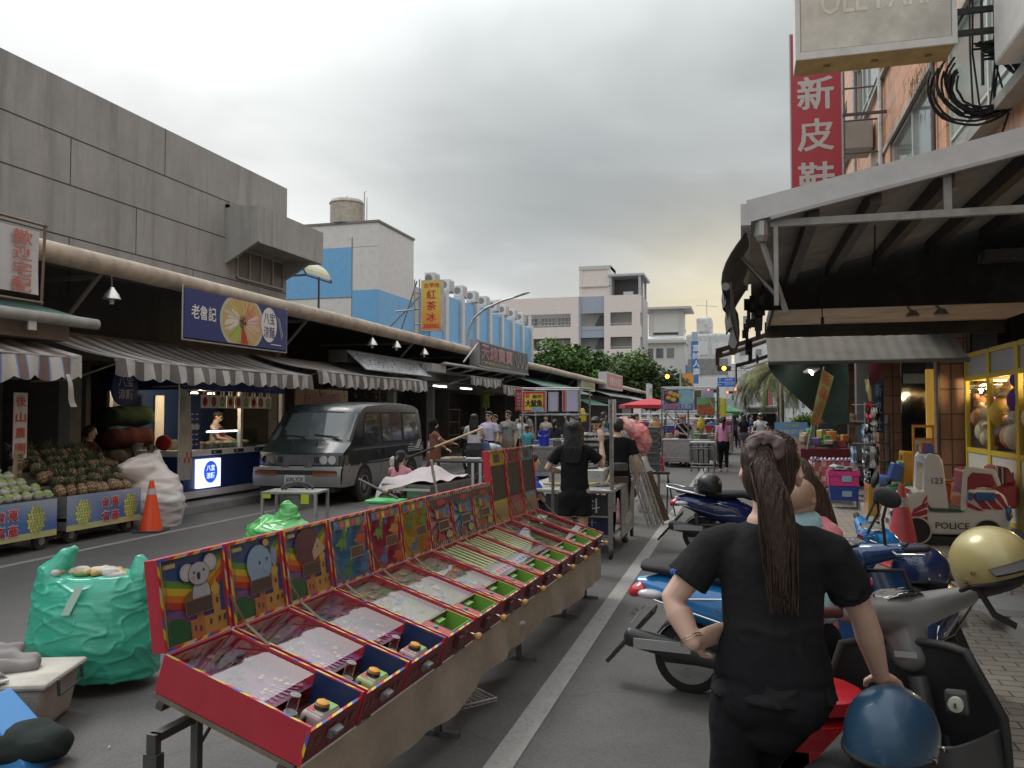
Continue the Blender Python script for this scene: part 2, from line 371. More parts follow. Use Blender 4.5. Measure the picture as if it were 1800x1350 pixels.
def tiled(name,c1,c2,mortar,sx,sy,rough=.6,axes='XY',msz=.012,off=0.0,bias=0.0):
    m=bpy.data.materials.new(name); m.use_nodes=True; t=m.node_tree; n=t.nodes; l=t.links; b=n['Principled BSDF']
    tc=n.new('ShaderNodeTexCoord'); sp=n.new('ShaderNodeSeparateXYZ'); cb=n.new('ShaderNodeCombineXYZ'); l.new(tc.outputs['Object'],sp.inputs[0])
    if axes=='W':      # walls: horizontal = x+y
        a=n.new('ShaderNodeMath'); a.operation='ADD'; l.new(sp.outputs[0],a.inputs[0]); l.new(sp.outputs[1],a.inputs[1]); l.new(a.outputs[0],cb.inputs[0]); l.new(sp.outputs[2],cb.inputs[1])
    else:
        l.new(sp.outputs['XYZ'.index(axes[0])],cb.inputs[0]); l.new(sp.outputs['XYZ'.index(axes[1])],cb.inputs[1])
    br=n.new('ShaderNodeTexBrick'); br.offset=off; br.inputs['Scale'].default_value=1; br.inputs['Brick Width'].default_value=sx; br.inputs['Row Height'].default_value=sy; br.inputs['Mortar Size'].default_value=msz; br.inputs['Bias'].default_value=bias; br.inputs['Mortar Smooth'].default_value=.2
    br.inputs['Color1'].default_value=c1+(1,); br.inputs['Color2'].default_value=c2+(1,); br.inputs['Mortar'].default_value=mortar+(1,); l.new(cb.outputs[0],br.inputs[0])
    z=n.new('ShaderNodeTexNoise'); z.inputs['Scale'].default_value=2.2; z.inputs['Detail'].default_value=8; z.inputs['Roughness'].default_value=.7; l.new(tc.outputs['Object'],z.inputs[0])
    r=n.new('ShaderNodeMapRange'); r.inputs[1].default_value=.3; r.inputs[2].default_value=.7; r.inputs[3].default_value=.72; r.inputs[4].default_value=1.2; l.new(z.outputs[0],r.inputs[0])
    mx=n.new('ShaderNodeMix'); mx.data_type='RGBA'; mx.blend_type='MULTIPLY'; mx.inputs[0].default_value=1; l.new(br.outputs[0],mx.inputs[6]); l.new(r.outputs[0],mx.inputs[7]); l.new(mx.outputs[2],b.inputs['Base Color'])
    b.inputs['Roughness'].default_value=rough
    bp=n.new('ShaderNodeBump'); bp.inputs['Strength'].default_value=.5; bp.inputs['Distance'].default_value=.006; bp.invert=True; l.new(br.outputs['Fac'],bp.inputs['Height']); l.new(bp.outputs[0],b.inputs['Normal'])
    MATS[name]=m
tiled('paver',(.25,.225,.19),(.20,.18,.155),(.07,.065,.06),.22,.11,.8,'XY',.007,.5)
tiled('deck',(.20,.19,.175),(.155,.148,.138),(.05,.045,.04),.14,2.4,.8,'XY',.006,.5)
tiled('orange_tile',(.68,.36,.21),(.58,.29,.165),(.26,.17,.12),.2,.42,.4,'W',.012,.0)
tiled('rust_tile',(.33,.16,.09),(.25,.12,.07),(.07,.045,.035),.2,.42,.45,'W',.012,.0)  # the orange wall tile again, arcade shade mixed into its colour
tiled('panel_slab',(.36,.355,.34),(.33,.325,.31),(.2,.2,.19),.6,.6,.85,'XY',.006,0)
def concrete():
    m=mk('concrete',.9,amt=.1,nscale=1.3,bump=.25,bscale=35); t=m.node_tree; n=t.nodes; l=t.links; b=n['Principled BSDF']
    tc=n.new('ShaderNodeTexCoord')
    def layer(src,scale,st,lo,hi,col,fac):
        mp=n.new('ShaderNodeMapping'); mp.inputs['Scale'].default_value=st; l.new(tc.outputs['Object'],mp.inputs[0])
        z=n.new('ShaderNodeTexNoise'); z.inputs['Scale'].default_value=scale; z.inputs['Detail'].default_value=9; z.inputs['Roughness'].default_value=.7; l.new(mp.outputs[0],z.inputs[0])
        r=n.new('ShaderNodeMapRange'); r.inputs[1].default_value=lo; r.inputs[2].default_value=hi; r.inputs[4].default_value=fac; l.new(z.outputs[0],r.inputs[0])
        mx=n.new('ShaderNodeMix'); mx.data_type='RGBA'; l.new(r.outputs[0],mx.inputs[0]); l.new(src,mx.inputs[6]); mx.inputs[7].default_value=col+(1,); return mx.outputs[2]
    s=b.inputs['Base Color'].links[0].from_socket
    s=layer(s,1.6,(1,1,.25),.46,.68,(.22,.21,.195),.5); s=layer(s,5,(1,1,.8),.55,.75,(.42,.41,.38),.35); s=layer(s,2.6,(1,1,.07),.50,.72,(.12,.115,.10),.6)
    l.new(s,b.inputs['Base Color'])
concrete()

b=MB('asphalt'); b.poly([(-400,-60,0),(400,-60,0),(400,700,0),(-400,700,0)]); struct(b.build('ground'))
b=MB('asphalt'); b.poly([(-8.95,-20,.004),(1.1,-20,.004),(1.1,260,.004),(-8.95,260,.004)]); struct(b.build('road'))
LC=(.27,.265,.25)
b=MB('marking',LC); b.poly([(-1.215,-5,.008),(-1.075,-5,.008),(-1.03,120,.008),(-1.17,120,.008)]); struct(b.build('road_marking'))
b=MB('marking',(.22,.22,.21)); b.poly([(-7.93,-5,.008),(-7.82,-5,.008),(-7.82,150,.008),(-7.93,150,.008)]); struct(b.build('road_marking'))
b=MB('marking',(.20,.155,.06))
for x in (-4.93,-4.70): b.poly([(x,-5,.008),(x+.11,-5,.008),(x+.11,120,.008),(x,120,.008)])
struct(b.build('road_marking'))
b=MB('concrete_fine',(.22,.215,.205)); b.bx(-16,-8.95,-5,90,-.1,.13); struct(b.build('pavement',bevel=.015))
b=MB('paver'); b.poly([(.95,-6,.012),(1.95,-6,.012),(1.95,60,.012),(.95,60,.012)]); struct(b.build('pavement'))
b=MB('concrete_fine',(.30,.29,.27)); b.bx(1.95,2.12,-6,46,-.1,.15); struct(b.build('kerb',bevel=.015))
b=MB('deck'); b.poly([(2.12,-6,.148),(4.9,-6,.148),(4.9,46,.148),(2.12,46,.148)]); struct(b.build('pavement'))
# litter specks on the road
b=MB('matte',(.62,.6,.56))
for i in range(70):
    x,y=rnd.uniform(-7.5,.6),rnd.uniform(3.2,16); s=rnd.uniform(.006,.018); a=rnd.uniform(0,PI)
    b.poly([(x+s*math.cos(a+k*PI/2)*(1 if k%2 else .5),y+s*math.sin(a+k*PI/2)*(1 if k%2 else .5),.011+.003*k%2) for k in range(4)])
o=b.build('litter'); o['kind']='stuff'; tag(o,'scattered crumbs of pale litter lying on the asphalt','litter')

# ------------------------------------------------------------------ concrete hall behind the market (left)
hall=thing('concrete_hall','windowless weathered grey concrete hall with board joints rising behind the market roof','building',(-12,0,0))
b=MB('concrete',(.31,.298,.278)); b.bx(-14,0,-10,20.1,0,7.86)
b.build('wall',hall)
b=MB('matte',(.045,.043,.04))
for z in (6.82,5.92,4.95): b.bx(-.002,.004,-10,20.1,z,z+.022)
for y,z0,z1 in ((15.1,6.842,7.86),(10.2,6.842,7.86),(12.5,5.942,6.82),(8,5.942,6.82),(17.72,5.942,6.82),(14.25,4.972,5.92),(10.4,4.972,5.92),(16.1,3.9,5.92-.97),(12.5,3.9,4.95)): b.bx(-.002,.004,y,y+.018,z0,z1)
b.build('panel_joint',hall)
b=MB('concrete',(.33,.32,.30))
b.bx(.001,.92,17.9,20.45,5.78,6.66)                                      # projecting box
for y0 in (17.3,19.95):                                                   # slanted cheeks
    b.extr([(.001,y0,5.3),(.001,y0,6.75),(.9,y0,6.64),(.9,y0,5.8)],(0,.1,0))
b.bx(.001,.9,17.4,17.9,5.78,6.66)
b.extr([(.001,17.3,6.661),(.001,20.45,6.661),(.001,20.45,6.78),(.001,17.3,6.78)],(.12,0,0))
oh=b.build('window_hood',hall)
f=MB('paint',(.33,.33,.31))
for k in range(5): f.bx(.004,.05,17.75+k*.53,17.79+k*.53,5.02,5.78)
for z in (5.02,5.74): f.bx(.006,.06,17.75,19.91,z,z+.04)
w=f.build('window',hall); g=MB('paint',(.12,.12,.115)); g.bx(.003,.02,17.79,19.87,5.06,5.74); g.build('pane',w)

# ------------------------------------------------------------------ market roof
market=thing('market_roof','long low market roof with a fat weathered pipe along its eave and a dark underside','market roof',(-9,0,0))
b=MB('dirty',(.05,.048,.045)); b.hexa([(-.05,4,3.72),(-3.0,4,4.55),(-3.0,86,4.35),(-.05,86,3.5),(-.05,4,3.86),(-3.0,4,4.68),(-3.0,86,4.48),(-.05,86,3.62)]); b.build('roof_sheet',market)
b=MB('dirty',(.44,.37,.29))
ys=[8.74+i*(86-8.74)/40 for i in range(41)]
b.tube([(0,y,3.88-.0033*(y-8)+.006*math.sin(i*1.7)) for i,y in enumerate(ys)],.15,16); b.build('eave_pipe',market,smooth=40)
b=MB('dirty',(.17,.155,.14))
for y in range(10,86,6): b.tube([(.0,y,3.75),(-.95,y,2.75)],.035,6); b.bx(-3,-.1,y-.04,y+.04,3.66,3.72)
b.build('strut',market)
b=MB('dirty',(.13,.115,.10)); b.bx(-3.05,-1.02,4,86,2.55,2.95); b.build('lintel',market)
b=MB('dirty',(.16,.155,.145))
for y in (10.6,16.5,22.9,26.1,32,38,44,50): b.bx(-1.2,-.98,y-.11,y+.11,.13,2.55)
b.build('column',market)
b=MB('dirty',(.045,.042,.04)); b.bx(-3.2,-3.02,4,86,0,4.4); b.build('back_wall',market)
b=MB('dirty',(.07,.062,.055))
for y in (11.2,16.9,22.5,28.5,36): b.bx(-3,-1.3,y-.05,y+.05,.13,2.55)
b.build('partition',market)
# hints of shop interiors: shelves and boxes in the dark
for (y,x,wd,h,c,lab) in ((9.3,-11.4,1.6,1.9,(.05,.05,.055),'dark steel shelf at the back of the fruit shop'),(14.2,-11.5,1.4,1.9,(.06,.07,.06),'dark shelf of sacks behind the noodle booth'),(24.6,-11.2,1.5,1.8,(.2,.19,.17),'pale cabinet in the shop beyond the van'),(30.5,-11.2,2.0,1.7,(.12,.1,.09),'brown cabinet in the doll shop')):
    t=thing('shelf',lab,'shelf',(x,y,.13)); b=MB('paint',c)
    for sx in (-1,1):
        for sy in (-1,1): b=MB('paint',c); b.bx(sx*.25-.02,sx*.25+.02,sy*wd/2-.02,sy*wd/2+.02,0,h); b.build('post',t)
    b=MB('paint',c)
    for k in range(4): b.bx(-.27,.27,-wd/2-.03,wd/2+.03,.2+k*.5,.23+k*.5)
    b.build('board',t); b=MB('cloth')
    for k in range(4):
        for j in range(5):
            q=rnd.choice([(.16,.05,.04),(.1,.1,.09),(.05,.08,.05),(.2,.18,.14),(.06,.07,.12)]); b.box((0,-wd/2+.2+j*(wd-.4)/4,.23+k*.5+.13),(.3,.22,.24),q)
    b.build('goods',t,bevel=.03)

# ------------------------------------------------------------------ blue and white school wing
sch=thing('school_wing','white school block with sky blue panels, a water tank above and a long low wing','building',(-16,34.68,0))
WH=(.60,.585,.565); BL=(.15,.38,.64); PK=(.62,.48,.40); GR=(.5,.485,.46)
b=MB('paint',WH); b.bx(-30,0,0,4.25,0,10.45); b.build('wall',sch)
b=MB('paint',BL)
b.bx(-30,-1.3,-.012,-.002,7.05,9.35); b.bx(-1.3,-.001,-.014,-.002,4.95,7.35); b.bx(.002,.012,.001,4.249,4.95,7.35); b.build('blue_panel',sch)
b=MB('matte',(.2,.19,.18)); b.bx(-30,.06,-.06,4.3,10.45,10.55); b.bx(-30,-1.29,-.018,-.0135,7.02,7.06); b.bx(-1.32,-1.28,-.018,-.013,4.9,9.8); b.bx(-5.5,-5.46,-.018,-.013,7.05,9.35); b.bx(-30,-.0,-.004,-.0015,9.34,9.36); b.build('trim',sch)
b=MB('paint',PK); b.bx(-30,-1.32,-.012,-.002,2,4.95); b.build('pink_panel',sch)
# the lower wing
b=MB('paint',(.52,.51,.50)); b.bx(-12,0,4.251,26.5,0,8.15); b.build('low_wing_wall',sch)
AC=[]
for k in range(8):
    y=5.2+k*2.7
    b=MB('paint',BL); b.bx(.004,.55,y,y+1.9,5.6,8.1); b.bx(.004,.75,y-.1,y+2.0,5.52,5.6); b.build('blue_panel',sch)
    b=MB('paint',(.55,.55,.54)); b.bx(.004,.7,y+1.95,y+2.4,0,8.3); b.build('pier',sch)
    f=MB('paint',(.62,.62,.6))
    for j in range(4): f.bx(.003,.06,y+j*.6,y+j*.6+.08,2.6,5.2)
    for z in (2.6,3.4,4.3,5.12): f.bx(.005,.065,y,y+1.88,z,z+.08)
    w=f.build('window',sch); g=MB('dark_glass',(.10,.12,.13)); g.bx(.004,.03,y+.08,y+1.8,2.68,5.12); g.build('pane',w)
f=MB('paint',(.6,.6,.58))
for j in range(7): f.bx(.003,.05,1.6+j*.33,1.65+j*.33,3.5,4.75)
for z in (3.5,3.9,4.3,4.7): f.bx(.005,.055,1.6,3.63,z,z+.05)
w=f.build('window',sch); g=MB('dark_glass',(.16,.17,.17)); g.bx(.004,.02,1.65,3.58,3.55,4.7); g.build('pane',w)
t=thing('water_tank','round beige steel water tank on the roof of the white school block','water tank',(-16-1.9,35.3,10.552))
b=MB('galv',(.40,.36,.30)); b.lathe((0,0,0),[(.78,.0),(.78,.95),(.82,.97),(.82,1.02),(.78,1.04),(.74,1.14),(.35,1.24),(.02,1.28)],28); b.build('tank',t,smooth=35)
b=MB('galv',(.5,.5,.48)); b.tube([(.9,0,-.0),(.9,0,1.5),(.98,0,1.55)],.03,6); b.tube([(.96,.15,0),(.96,.15,1.3)],.02,6); b.lathe((0,0,1.27),[(.03,0),(.03,.1)],8); b.build('pipe',t)
for k in range(9):
    y=34.68+5.9+k*2.25; t0=None
    t=thing('air_conditioner',None,'air conditioner',(-15.62,y,8.302 if k<8 else 8.302),0,'air conditioners along the blue school wing')
    b=MB('paint',(.62,.62,.6)); b.bx(-.28,.28,-.42,.42,.08,.72); b.bx(-.3,.3,-.4,-.3,0,.08); b.bx(-.3,.3,.3,.4,0,.08); b.build('casing',t,bevel=.03)
    b=MB('matte',(.03,.03,.03)); [b.bx(.281,.285,-.36,.36,.15+.07*q,.175+.07*q,(.3,.3,.3)) for q in range(7)]; b.lathe((-.05,-.421,.40),[(.2,-.01),(.2,0)],16,(.2,.2,.2),axis='Y'); b.build('fan_grille',t)
    t['label']='white air conditioner outdoor unit in the row on top of the blue school wing'
# ------------------------------------------------------------------ pink school block
pk=thing('pink_school_block','large pale pink school block with open galleries and a roof pavilion','building',(-40,130,0))
PI_=(.70,.61,.565); LV=(.34,.29,.31); BG=(.32,.36,.43); WT=(.6,.585,.56)
dep=9.0
b=MB('paint',(.42,.41,.40)); b.bx(-12,24.9,2.2,dep,0,20.2); b.build('inner_wall',pk)
b=MB('paint',PI_)
Zs=[(0,1.2),(3.2,4.6),(6.6,8.2),(10.1,11.8),(13.7,15.5),(17.6,20.3)]
for z0,z1 in Zs:
    b.bx(0,14.9,0,.3,z0,z1); b.bx(19,24.7,0,.3,z0,z1)
for x0,x1 in ((0,1.1),(13.6,14.9),(19,20),(23.4,24.7)): 
    for (a,c),(d,e) in zip(Zs[:-1],Zs[1:]): b.bx(x0,x1,0,.3,c,d)
for z0,z1 in Zs: b.bx(24.4,24.7,.3,dep,z0,z1)
for z in range(5): b.bx(24.4,24.7,2.5,dep,Zs[z][1],Zs[z+1][0])
b.build('wall',pk)
b=MB('paint',BG)
for z0,z1 in Zs: b.bx(14.9,19,.35,.6,z0,z1+(.0))
b.bx(14.9,15.2,.1,.4,0,20.3); b.build('stair_front',pk)
b=MB('paint',(.36,.355,.35))
for z in (4.4,8.0,11.6,15.2): b.bx(0,24.4,.3,2.2,z-.3,z)
b.build('gallery_floor',pk)
for z in (3,6.6,10.1,13.7): b=MB('matte',(.07,.07,.07)); b.extr([(17.2,1.0,z+.4+1.3),(19,1.0,z+.4+1.3),(19,1.0,z+3.6),(18.2,1.0,z+3.6)],(0,.1,0)); b.build('stair_opening',pk)
for z in (4.9,8.5,12.1,15.8):
    for x in (2.0,5.2,8.2,11.0):
        f=MB('paint',(.6,.6,.6))
        for j in range(5): f.bx(x+j*.6,x+j*.6+.1,2.05,2.19,z,z+1.5)
        for q in (0,.7,1.4): f.bx(x,x+2.5,2.05,2.195,z+q,z+q+.1)
        w=f.build('window',pk); g=MB('dark_glass',(.12,.13,.14)); g.bx(x+.1,x+2.4,2.1,2.19,z+.1,z+1.4); g.build('pane',w)
b=MB('paint',(.6,.59,.57)); 
for z in (4.6,8.2,11.8,15.5): b.bx(6.6,7.1,.05,.28,z,z+2.1); b.bx(1.1,13.6,.1,.2,z+.3,z+.36); b.bx(20,23.4,.1,.2,z+.3,z+.36)
b.build('railing',pk)
b=MB('paint',PI_); b.bx(15.4,19.5,.6,6,20.2,24.6); b.bx(14.9,15.4,.5,6,20.2,25.2); b.bx(19.5,20,.5,6,20.2,25.2); b.bx(14.9,20,.45,6,24.6,25.2,GR); b.bx(14.95,19.98,.4,.6,21.8,22.0,GR); b.build('roof_tower',pk)
b=MB('paint',(.42,.43,.44)); b.bx(19.6,25.3,.2,9,23.35,23.7)
for x in (19.8,24.4): 
    for y in (.4,4,8.4): b.bx(x,x+.35,y,y+.35,20.3,23.35)
b.build('roof_pavilion',pk); b=MB('paint',(.09,.09,.1)); b.bx(20.1,24.3,4,8,20.2,23.3); b.build('plant_room',pk); b=MB('paint',(.5,.5,.5)); b.bx(22,23.5,.7,1.2,20.3,20.9); b.build('roof_unit',pk)
b=MB('paint',LV); b.bx(-20,-.02,-.2,8,0,20.0); b.build('side_block',pk)
b=MB('matte',(.25,.23,.24)); b.bx(-4,-1,-.25,-.201,15.5,17.3); b.build('opening',pk)
# ------------------------------------------------------------------ white buildings further down the street
def win(b_,g_,x,y,z,w,h,nrm='y'):
    pass
tb=thing('white_apartment_tower','white tower with a wide flat roof slab and a shed roof below it','building',(-16.5,150,0))
b=MB('paint',(.58,.565,.53)); b.bx(0,6.7,0,8,0,14.6); b.bx(.4,6.3,.6,8,16.2,20.3); b.build('wall',tb)
b=MB('paint',(.5,.48,.44)); b.bx(-.5,7.9,-.5,9,20.3,20.7); b.bx(-1,6.9,-.7,8,14.2,14.7); b.bx(.3,1.1,.5,.62,15.6,20.3); b.bx(5.6,6.4,.5,.62,15.6,20.3); b.build('roof_slab',tb)
b=MB('paint',(.66,.67,.66)); b.extr([(-1,-.6,15.0),(-1,4,17),(-1,4,16.6),(-1,-.6,14.701)],(7.7,0,0)); b.build('shed_roof',tb)
for x in (-.2,1.6,3.5):
    f=MB('paint',(.6,.58,.55)); f.bx(x,x+1.4,-.08,-.003,11.4,11.5); f.bx(x,x+1.4,-.08,-.003,13.3,13.4); w=f.build('window',tb); g=MB('dark_glass',(.12,.12,.12)); g.bx(x+.05,x+1.35,-.05,-.003,11.5,13.3); g.build('pane',w)
b=MB('paint',(.05,.16,.42)); b.bx(8.0,9.2,-3,-2.7,6.8,14.2); b.bx(8.1,9.1,-3,-2.7,14.4,15.8,(.35,.42,.5))
b.text('富帥人壽',(8.25,-3.02,13.6),(1,0,0),(0,0,1),1.2,(.75,.78,.8),vertical=True,lift=.02); o=b.build('tower_sign'); o.location=tb.location; tag(o,'tall blue vertical sign with white characters on the far white tower','sign')
b=MB('paint',(.06,.19,.45)); b.bx(6.75,6.9,2,6,8.0,10.4); o=b.build('wall_sign'); o.location=tb.location; tag(o,'small blue sign on the flank of the far white tower','sign')
gb=thing('grey_concrete_block','grey white block with rounded parapet and stained lower storey far down the street','building',(-8.6,165,0))
b=MB('dirty',(.55,.55,.55)); b.bx(-2,6.5,0,15,0,17.2); b.bx(0,3,.5,8,17.2,20.5,(.6,.6,.58)); b.build('wall',gb,bevel=.5)
b=MB('paint',(.64,.64,.63)); b.build('p',gb) if 0 else None
for q in ((-.8,2.2,-.12,-.003,13,15.6),(3,6,-.12,-.003,13,15.2),(-1.5,5.6,-.3,-.003,4,8.6)): b=MB('paint',(.64,.64,.63)); b.bx(*q); b.build('white_panel',gb)
b=MB('dirty',(.25,.25,.24)); b.bx(-1.8,6,-.1,-.002,9.1,12.2); b.build('stained_panel',gb)
b=MB('galv',(.5,.5,.5)); b.tube([(2,2,20.5),(2,2,24)],.08,6); b.tube([(0,2,23),(4,2,22.6)],.06,6); b.build('antenna',gb)
wb=thing('white_flat_block','plain white flat block with few small windows behind the road sign','building',(-1.6,185,0))
b=MB('dirty',(.62,.62,.61)); b.bx(0,7,0,12,0,17.2); b.build('wall',wb)
for z in (4,7.5,11,14):
    for x in (1,4.4):
        f=MB('paint',(.5,.5,.5)); f.bx(x,x+1.4,-.1,-.003,z,z+1.5); w=f.build('window',wb); g=MB('dark_glass',(.16,.17,.18)); g.bx(x+.15,x+1.25,-.14,-.101,z+.15,z+1.35); g.build('pane',w)
st=thing('station_hall','low pale hall with tall slit windows closing the end of the street','building',(0,300,0))
b=MB('paint',(.55,.55,.55)); b.bx(-14,60,0,10,0,18.5); b.build('wall',st)
b=MB('paint',(.42,.43,.44))
for k in range(26): b.bx(-13+k*2.6,-12.2+k*2.6,-.3,-.002,8,18)
b.build('fin',st); b=MB('dark_glass',(.07,.08,.09))
for k in range(26): b.bx(-11.6+k*2.6,-10.6+k*2.6,-.2,-.002,3.5,8)
b.build('window',st)
b=MB('paint',(.5,.05,.06)); b.bx(8.4,9.6,-.6,-.32,0,16); b.build('red_fin',st)
# ================================================================== LEFT SIDE: MARKET STALLS
def awning(label,y0,y1,xf,zf,xb,zb,drop,sw,c1,c2,edge=None,seed=1):
    t=thing('striped_awning',label,'awning',(xf,y0,zf),0,'striped awnings over the market stalls'); Ln=y1-y0; n=max(2,int(round(Ln/sw))); r=random.Random(seed)
    sag=[r.uniform(0,.03) for _ in range(n+1)]
    def top(u,v): 
        i=min(n,int(u*n)); return (-(xf-xb)*v, u*Ln, (zb-zf)*v-.05*math.sin(PI*v)+.012*math.sin(u*n*1.3)*(1-v)-.04*math.sin(u*PI)*(1-v))
    cf=lambda u,v: (c1 if int(u*n)%2 else c2)
    b=MB('fabric'); b.grid(top,n*2,6,colfn=cf)
    o=b.build('canopy',t,smooth=60); m=o.modifiers.new('s','SOLIDIFY'); m.thickness=.006
    ph=[r.uniform(0,6) for _ in range(4)]
    def val(u,v):
        p=top(u,0); d=drop*(.80+.2*abs(math.sin(u*n*PI/2+.4)) )+.02*math.sin(ph[3]+u*9)
        return (.0+.035*math.sin(u*n*1.57*1.3+ph[0])*v+.06*math.sin(v*1.4)*(.4+.3*math.sin(u*7+ph[1])), p[1]+.012*v*math.sin(u*23), p[2]-d*v)
    def cf2(u,v):
        k=u*n; 
        if edge and int(k)%2==0 and (k%1<.08 or k%1>.92): return edge
        return cf(u,v)
    b=MB('fabric'); b.grid(val,n*8,4,colfn=cf2); o=b.build('valance',t,smooth=60); m=o.modifiers.new('s','SOLIDIFY'); m.thickness=.005
    b=MB('galv',(.3,.3,.29)); b.tube([(-.01,0,-.02),(-.01,Ln,-.02)],.018,8)
    for k in range(3): y=.15+k*(Ln-.3)/2; b.tube([(-.02,y,-.03),(-(xf-xb)*.55,y,-.28),(-(xf-xb),y,-.3)],.014,6)
    b.build('frame',t); return t
LG=(.40,.39,.375); DG=(.115,.105,.10)
awning('grey striped awning with blue edged stripes over the custard apple cart',6.2,9.0,-8.4,2.44,-10,3.0,.33,.17,(.44,.42,.40),(.15,.105,.09),(.18,.25,.45),3)
awning('long grey striped awning with scalloped valance under the blue noodle sign',9.62,15.08,-8.4,2.46,-10,2.9,.27,.19,LG,DG,None,5)
awning('grey striped awning behind the dark van roof',15.32,21.42,-8.4,2.58,-10,2.95,.30,.19,LG,DG,None,8)
awning('short striped awning just left of the dark shop sign with red characters',25.3,28.8,-8.4,2.90,-10,3.2,.30,.20,(.36,.355,.34),DG,None,9)
awning('striped awning hanging below the dark sign with red characters',28.95,32.2,-8.4,2.72,-10,3.05,.36,.21,(.34,.335,.32),DG,None,12)
# torn strip dangling off the first awning
b=MB('fabric',(.5,.49,.47)); b.grid(lambda u,v:(-8.38+.03*math.sin(u*5),8.72+.10*v*(.6+.5*u)+.12*u*u,2.2-.42*u),8,2); o=b.build('torn_strip',smooth=60); o.modifiers.new('s','SOLIDIFY').thickness=.004; tag(o,'torn white strip of cloth dangling under the left striped awning','cloth strip')

# green tiled lean-to roof and banner
t=thing('green_tiled_roof','small green corrugated lean to roof with grey gutter at the left edge','lean to roof',(-8.6,6,2.98))
b=MB('dirty',(.10,.19,.155))
def gr(u,v):
    y=3.3*u; return (-1.6*v-.05, y, .0+.42*v+.022*abs(math.sin(y*PI/.28)))
b.grid(gr,72,3); o=b.build('roof_sheet',t,smooth=50); o.modifiers.new('s','SOLIDIFY').thickness=.012
b=MB('dirty',(.30,.30,.28)); b.tube([(.02,-.3,-.06),(.02,3.45,-.06)],.075,12); b.build('gutter',t,smooth=50)
b=MB('dirty',(.14,.11,.09)); b.bx(-1.5,-.1,-.3,3.1,-.32,-.08); b.build('fascia',t)
b=MB('matte',(.5,.5,.48)); b.bx(.03,.05,2.3,2.42,-.24,-.1); b.build('tag',t)
t=thing('banner','white vinyl banner with faded red characters in a rusty pipe frame','banner',(-8.75,6.6,3.16))
b=MB('print',(.50,.50,.50)); b.grid(lambda u,v:(.01*math.sin(u*9+v*4),.05+u*1.98,.06+v*.82),12,6,mat='print',col=(.52,.52,.53))
b.text('歡迎宅配',(.03,1.60,.85),(0,1,0),(0,0,1),.185,(.46,.16,.12),vertical=True,w=.29,gap=1.09,bold=.03); b.text('歡迎宅配',(.03,1.1,.85),(0,1,0),(0,0,1),.185,(.46,.16,.12),vertical=True,w=.29,gap=1.09,bold=.03)
o=b.build('sheet',t)
b=MB('galv',(.2,.14,.10)); b.tube([(0,-.2,.98),(0,2.15,.98)],.018,8); b.tube([(0,2.12,1.0),(0,2.08,-.06)],.018,8); b.tube([(0,-.2,-.03),(0,2.1,-.03)],.018,8); b.build('frame',t)

# blue noodle signboard
t=thing('noodle_signboard','navy blue shop signboard with a round bowl of noodles picture','sign',(-8.68,11.42,2.93))
Ls,Hs=3.12,.80
b=MB('print',(.028,.045,.17)); b.bx(-.03,.02,0,Ls,0,Hs); b.build('board',t)
b=MB('print'); X=.022
def disc(b,x,y,z,ry,rz,c,n=28,rot=0): b.poly([(x,y+ry*math.cos(2*PI*k/n)*math.cos(rot)-rz*math.sin(2*PI*k/n)*math.sin(rot),z+ry*math.cos(2*PI*k/n)*math.sin(rot)+rz*math.sin(2*PI*k/n)*math.cos(rot)) for k in range(n)],c)
cy,cz=1.62,.40
def clipdisc(b,x,ry,rz,c):
    b.poly([(x,cy+ry*math.cos(a),min(Hs-.005,max(.005,cz+rz*math.sin(a)))) for a in [2*PI*k/48 for k in range(48)]],c)
clipdisc(b,X,.68,.52,(.42,.50,.33)); clipdisc(b,X+.001,.62,.46,(.50,.36,.16))
r=random.Random(3)
for (a0,a1,c) in ((2.3,3.6,(.62,.58,.48)),(1.2,2.3,(.55,.42,.16)),(.4,1.2,(.55,.22,.12)),(-.4,.4,(.62,.42,.36)),(3.6,4.5,(.35,.45,.10)),(4.5,4.95,(.5,.04,.03)),(4.95,5.9,(.58,.42,.26))):
    for k in range(26):
        a=r.uniform(a0,a1); r0,r1=r.uniform(.08,.2),r.uniform(.36,.6); wv=.012; q=r.uniform(.75,1.2); cc=tuple(min(.8,x*q) for x in c)
        p0=(cy+r0*math.cos(a),cz+r0*.75*math.sin(a)); p1=(cy+r1*math.cos(a+.12),max(.01,min(Hs-.01,cz+r1*.75*math.sin(a+.12))))
        nx,nz=-(p1[1]-p0[1]),(p1[0]-p0[0]); l=math.hypot(nx,nz); nx,nz=nx/l*wv,nz/l*wv; x=X+.002+k*.00006
        b.poly([(x,p0[0]-nx,p0[1]-nz),(x,p1[0]-nx,p1[1]-nz),(x,p1[0]+nx,p1[1]+nz),(x,p0[0]+nx,p0[1]+nz)],cc)
for k in range(30):
    a=r.uniform(0,6.28); d=r.uniform(0,.12); x=X+.005+k*.00003; y,z=cy+d*math.cos(a),cz+d*math.sin(a)*.8; a2=r.uniform(0,PI)
    b.poly([(x,y-.05*math.cos(a2)-.006*math.sin(a2),z-.05*math.sin(a2)+.006*math.cos(a2)),(x,y-.05*math.cos(a2)+.006*math.sin(a2),z-.05*math.sin(a2)-.006*math.cos(a2)),(x,y+.05*math.cos(a2)+.006*math.sin(a2),z+.05*math.sin(a2)-.006*math.cos(a2)),(x,y+.05*math.cos(a2)-.006*math.sin(a2),z+.05*math.sin(a2)+.006*math.cos(a2))],(.10,.045,.03))
b.build('bowl_picture',t)
b=MB('print',(.7,.7,.7)); disc(b,X+.008,2.47,.44,.27,.33,(.66,.66,.66))
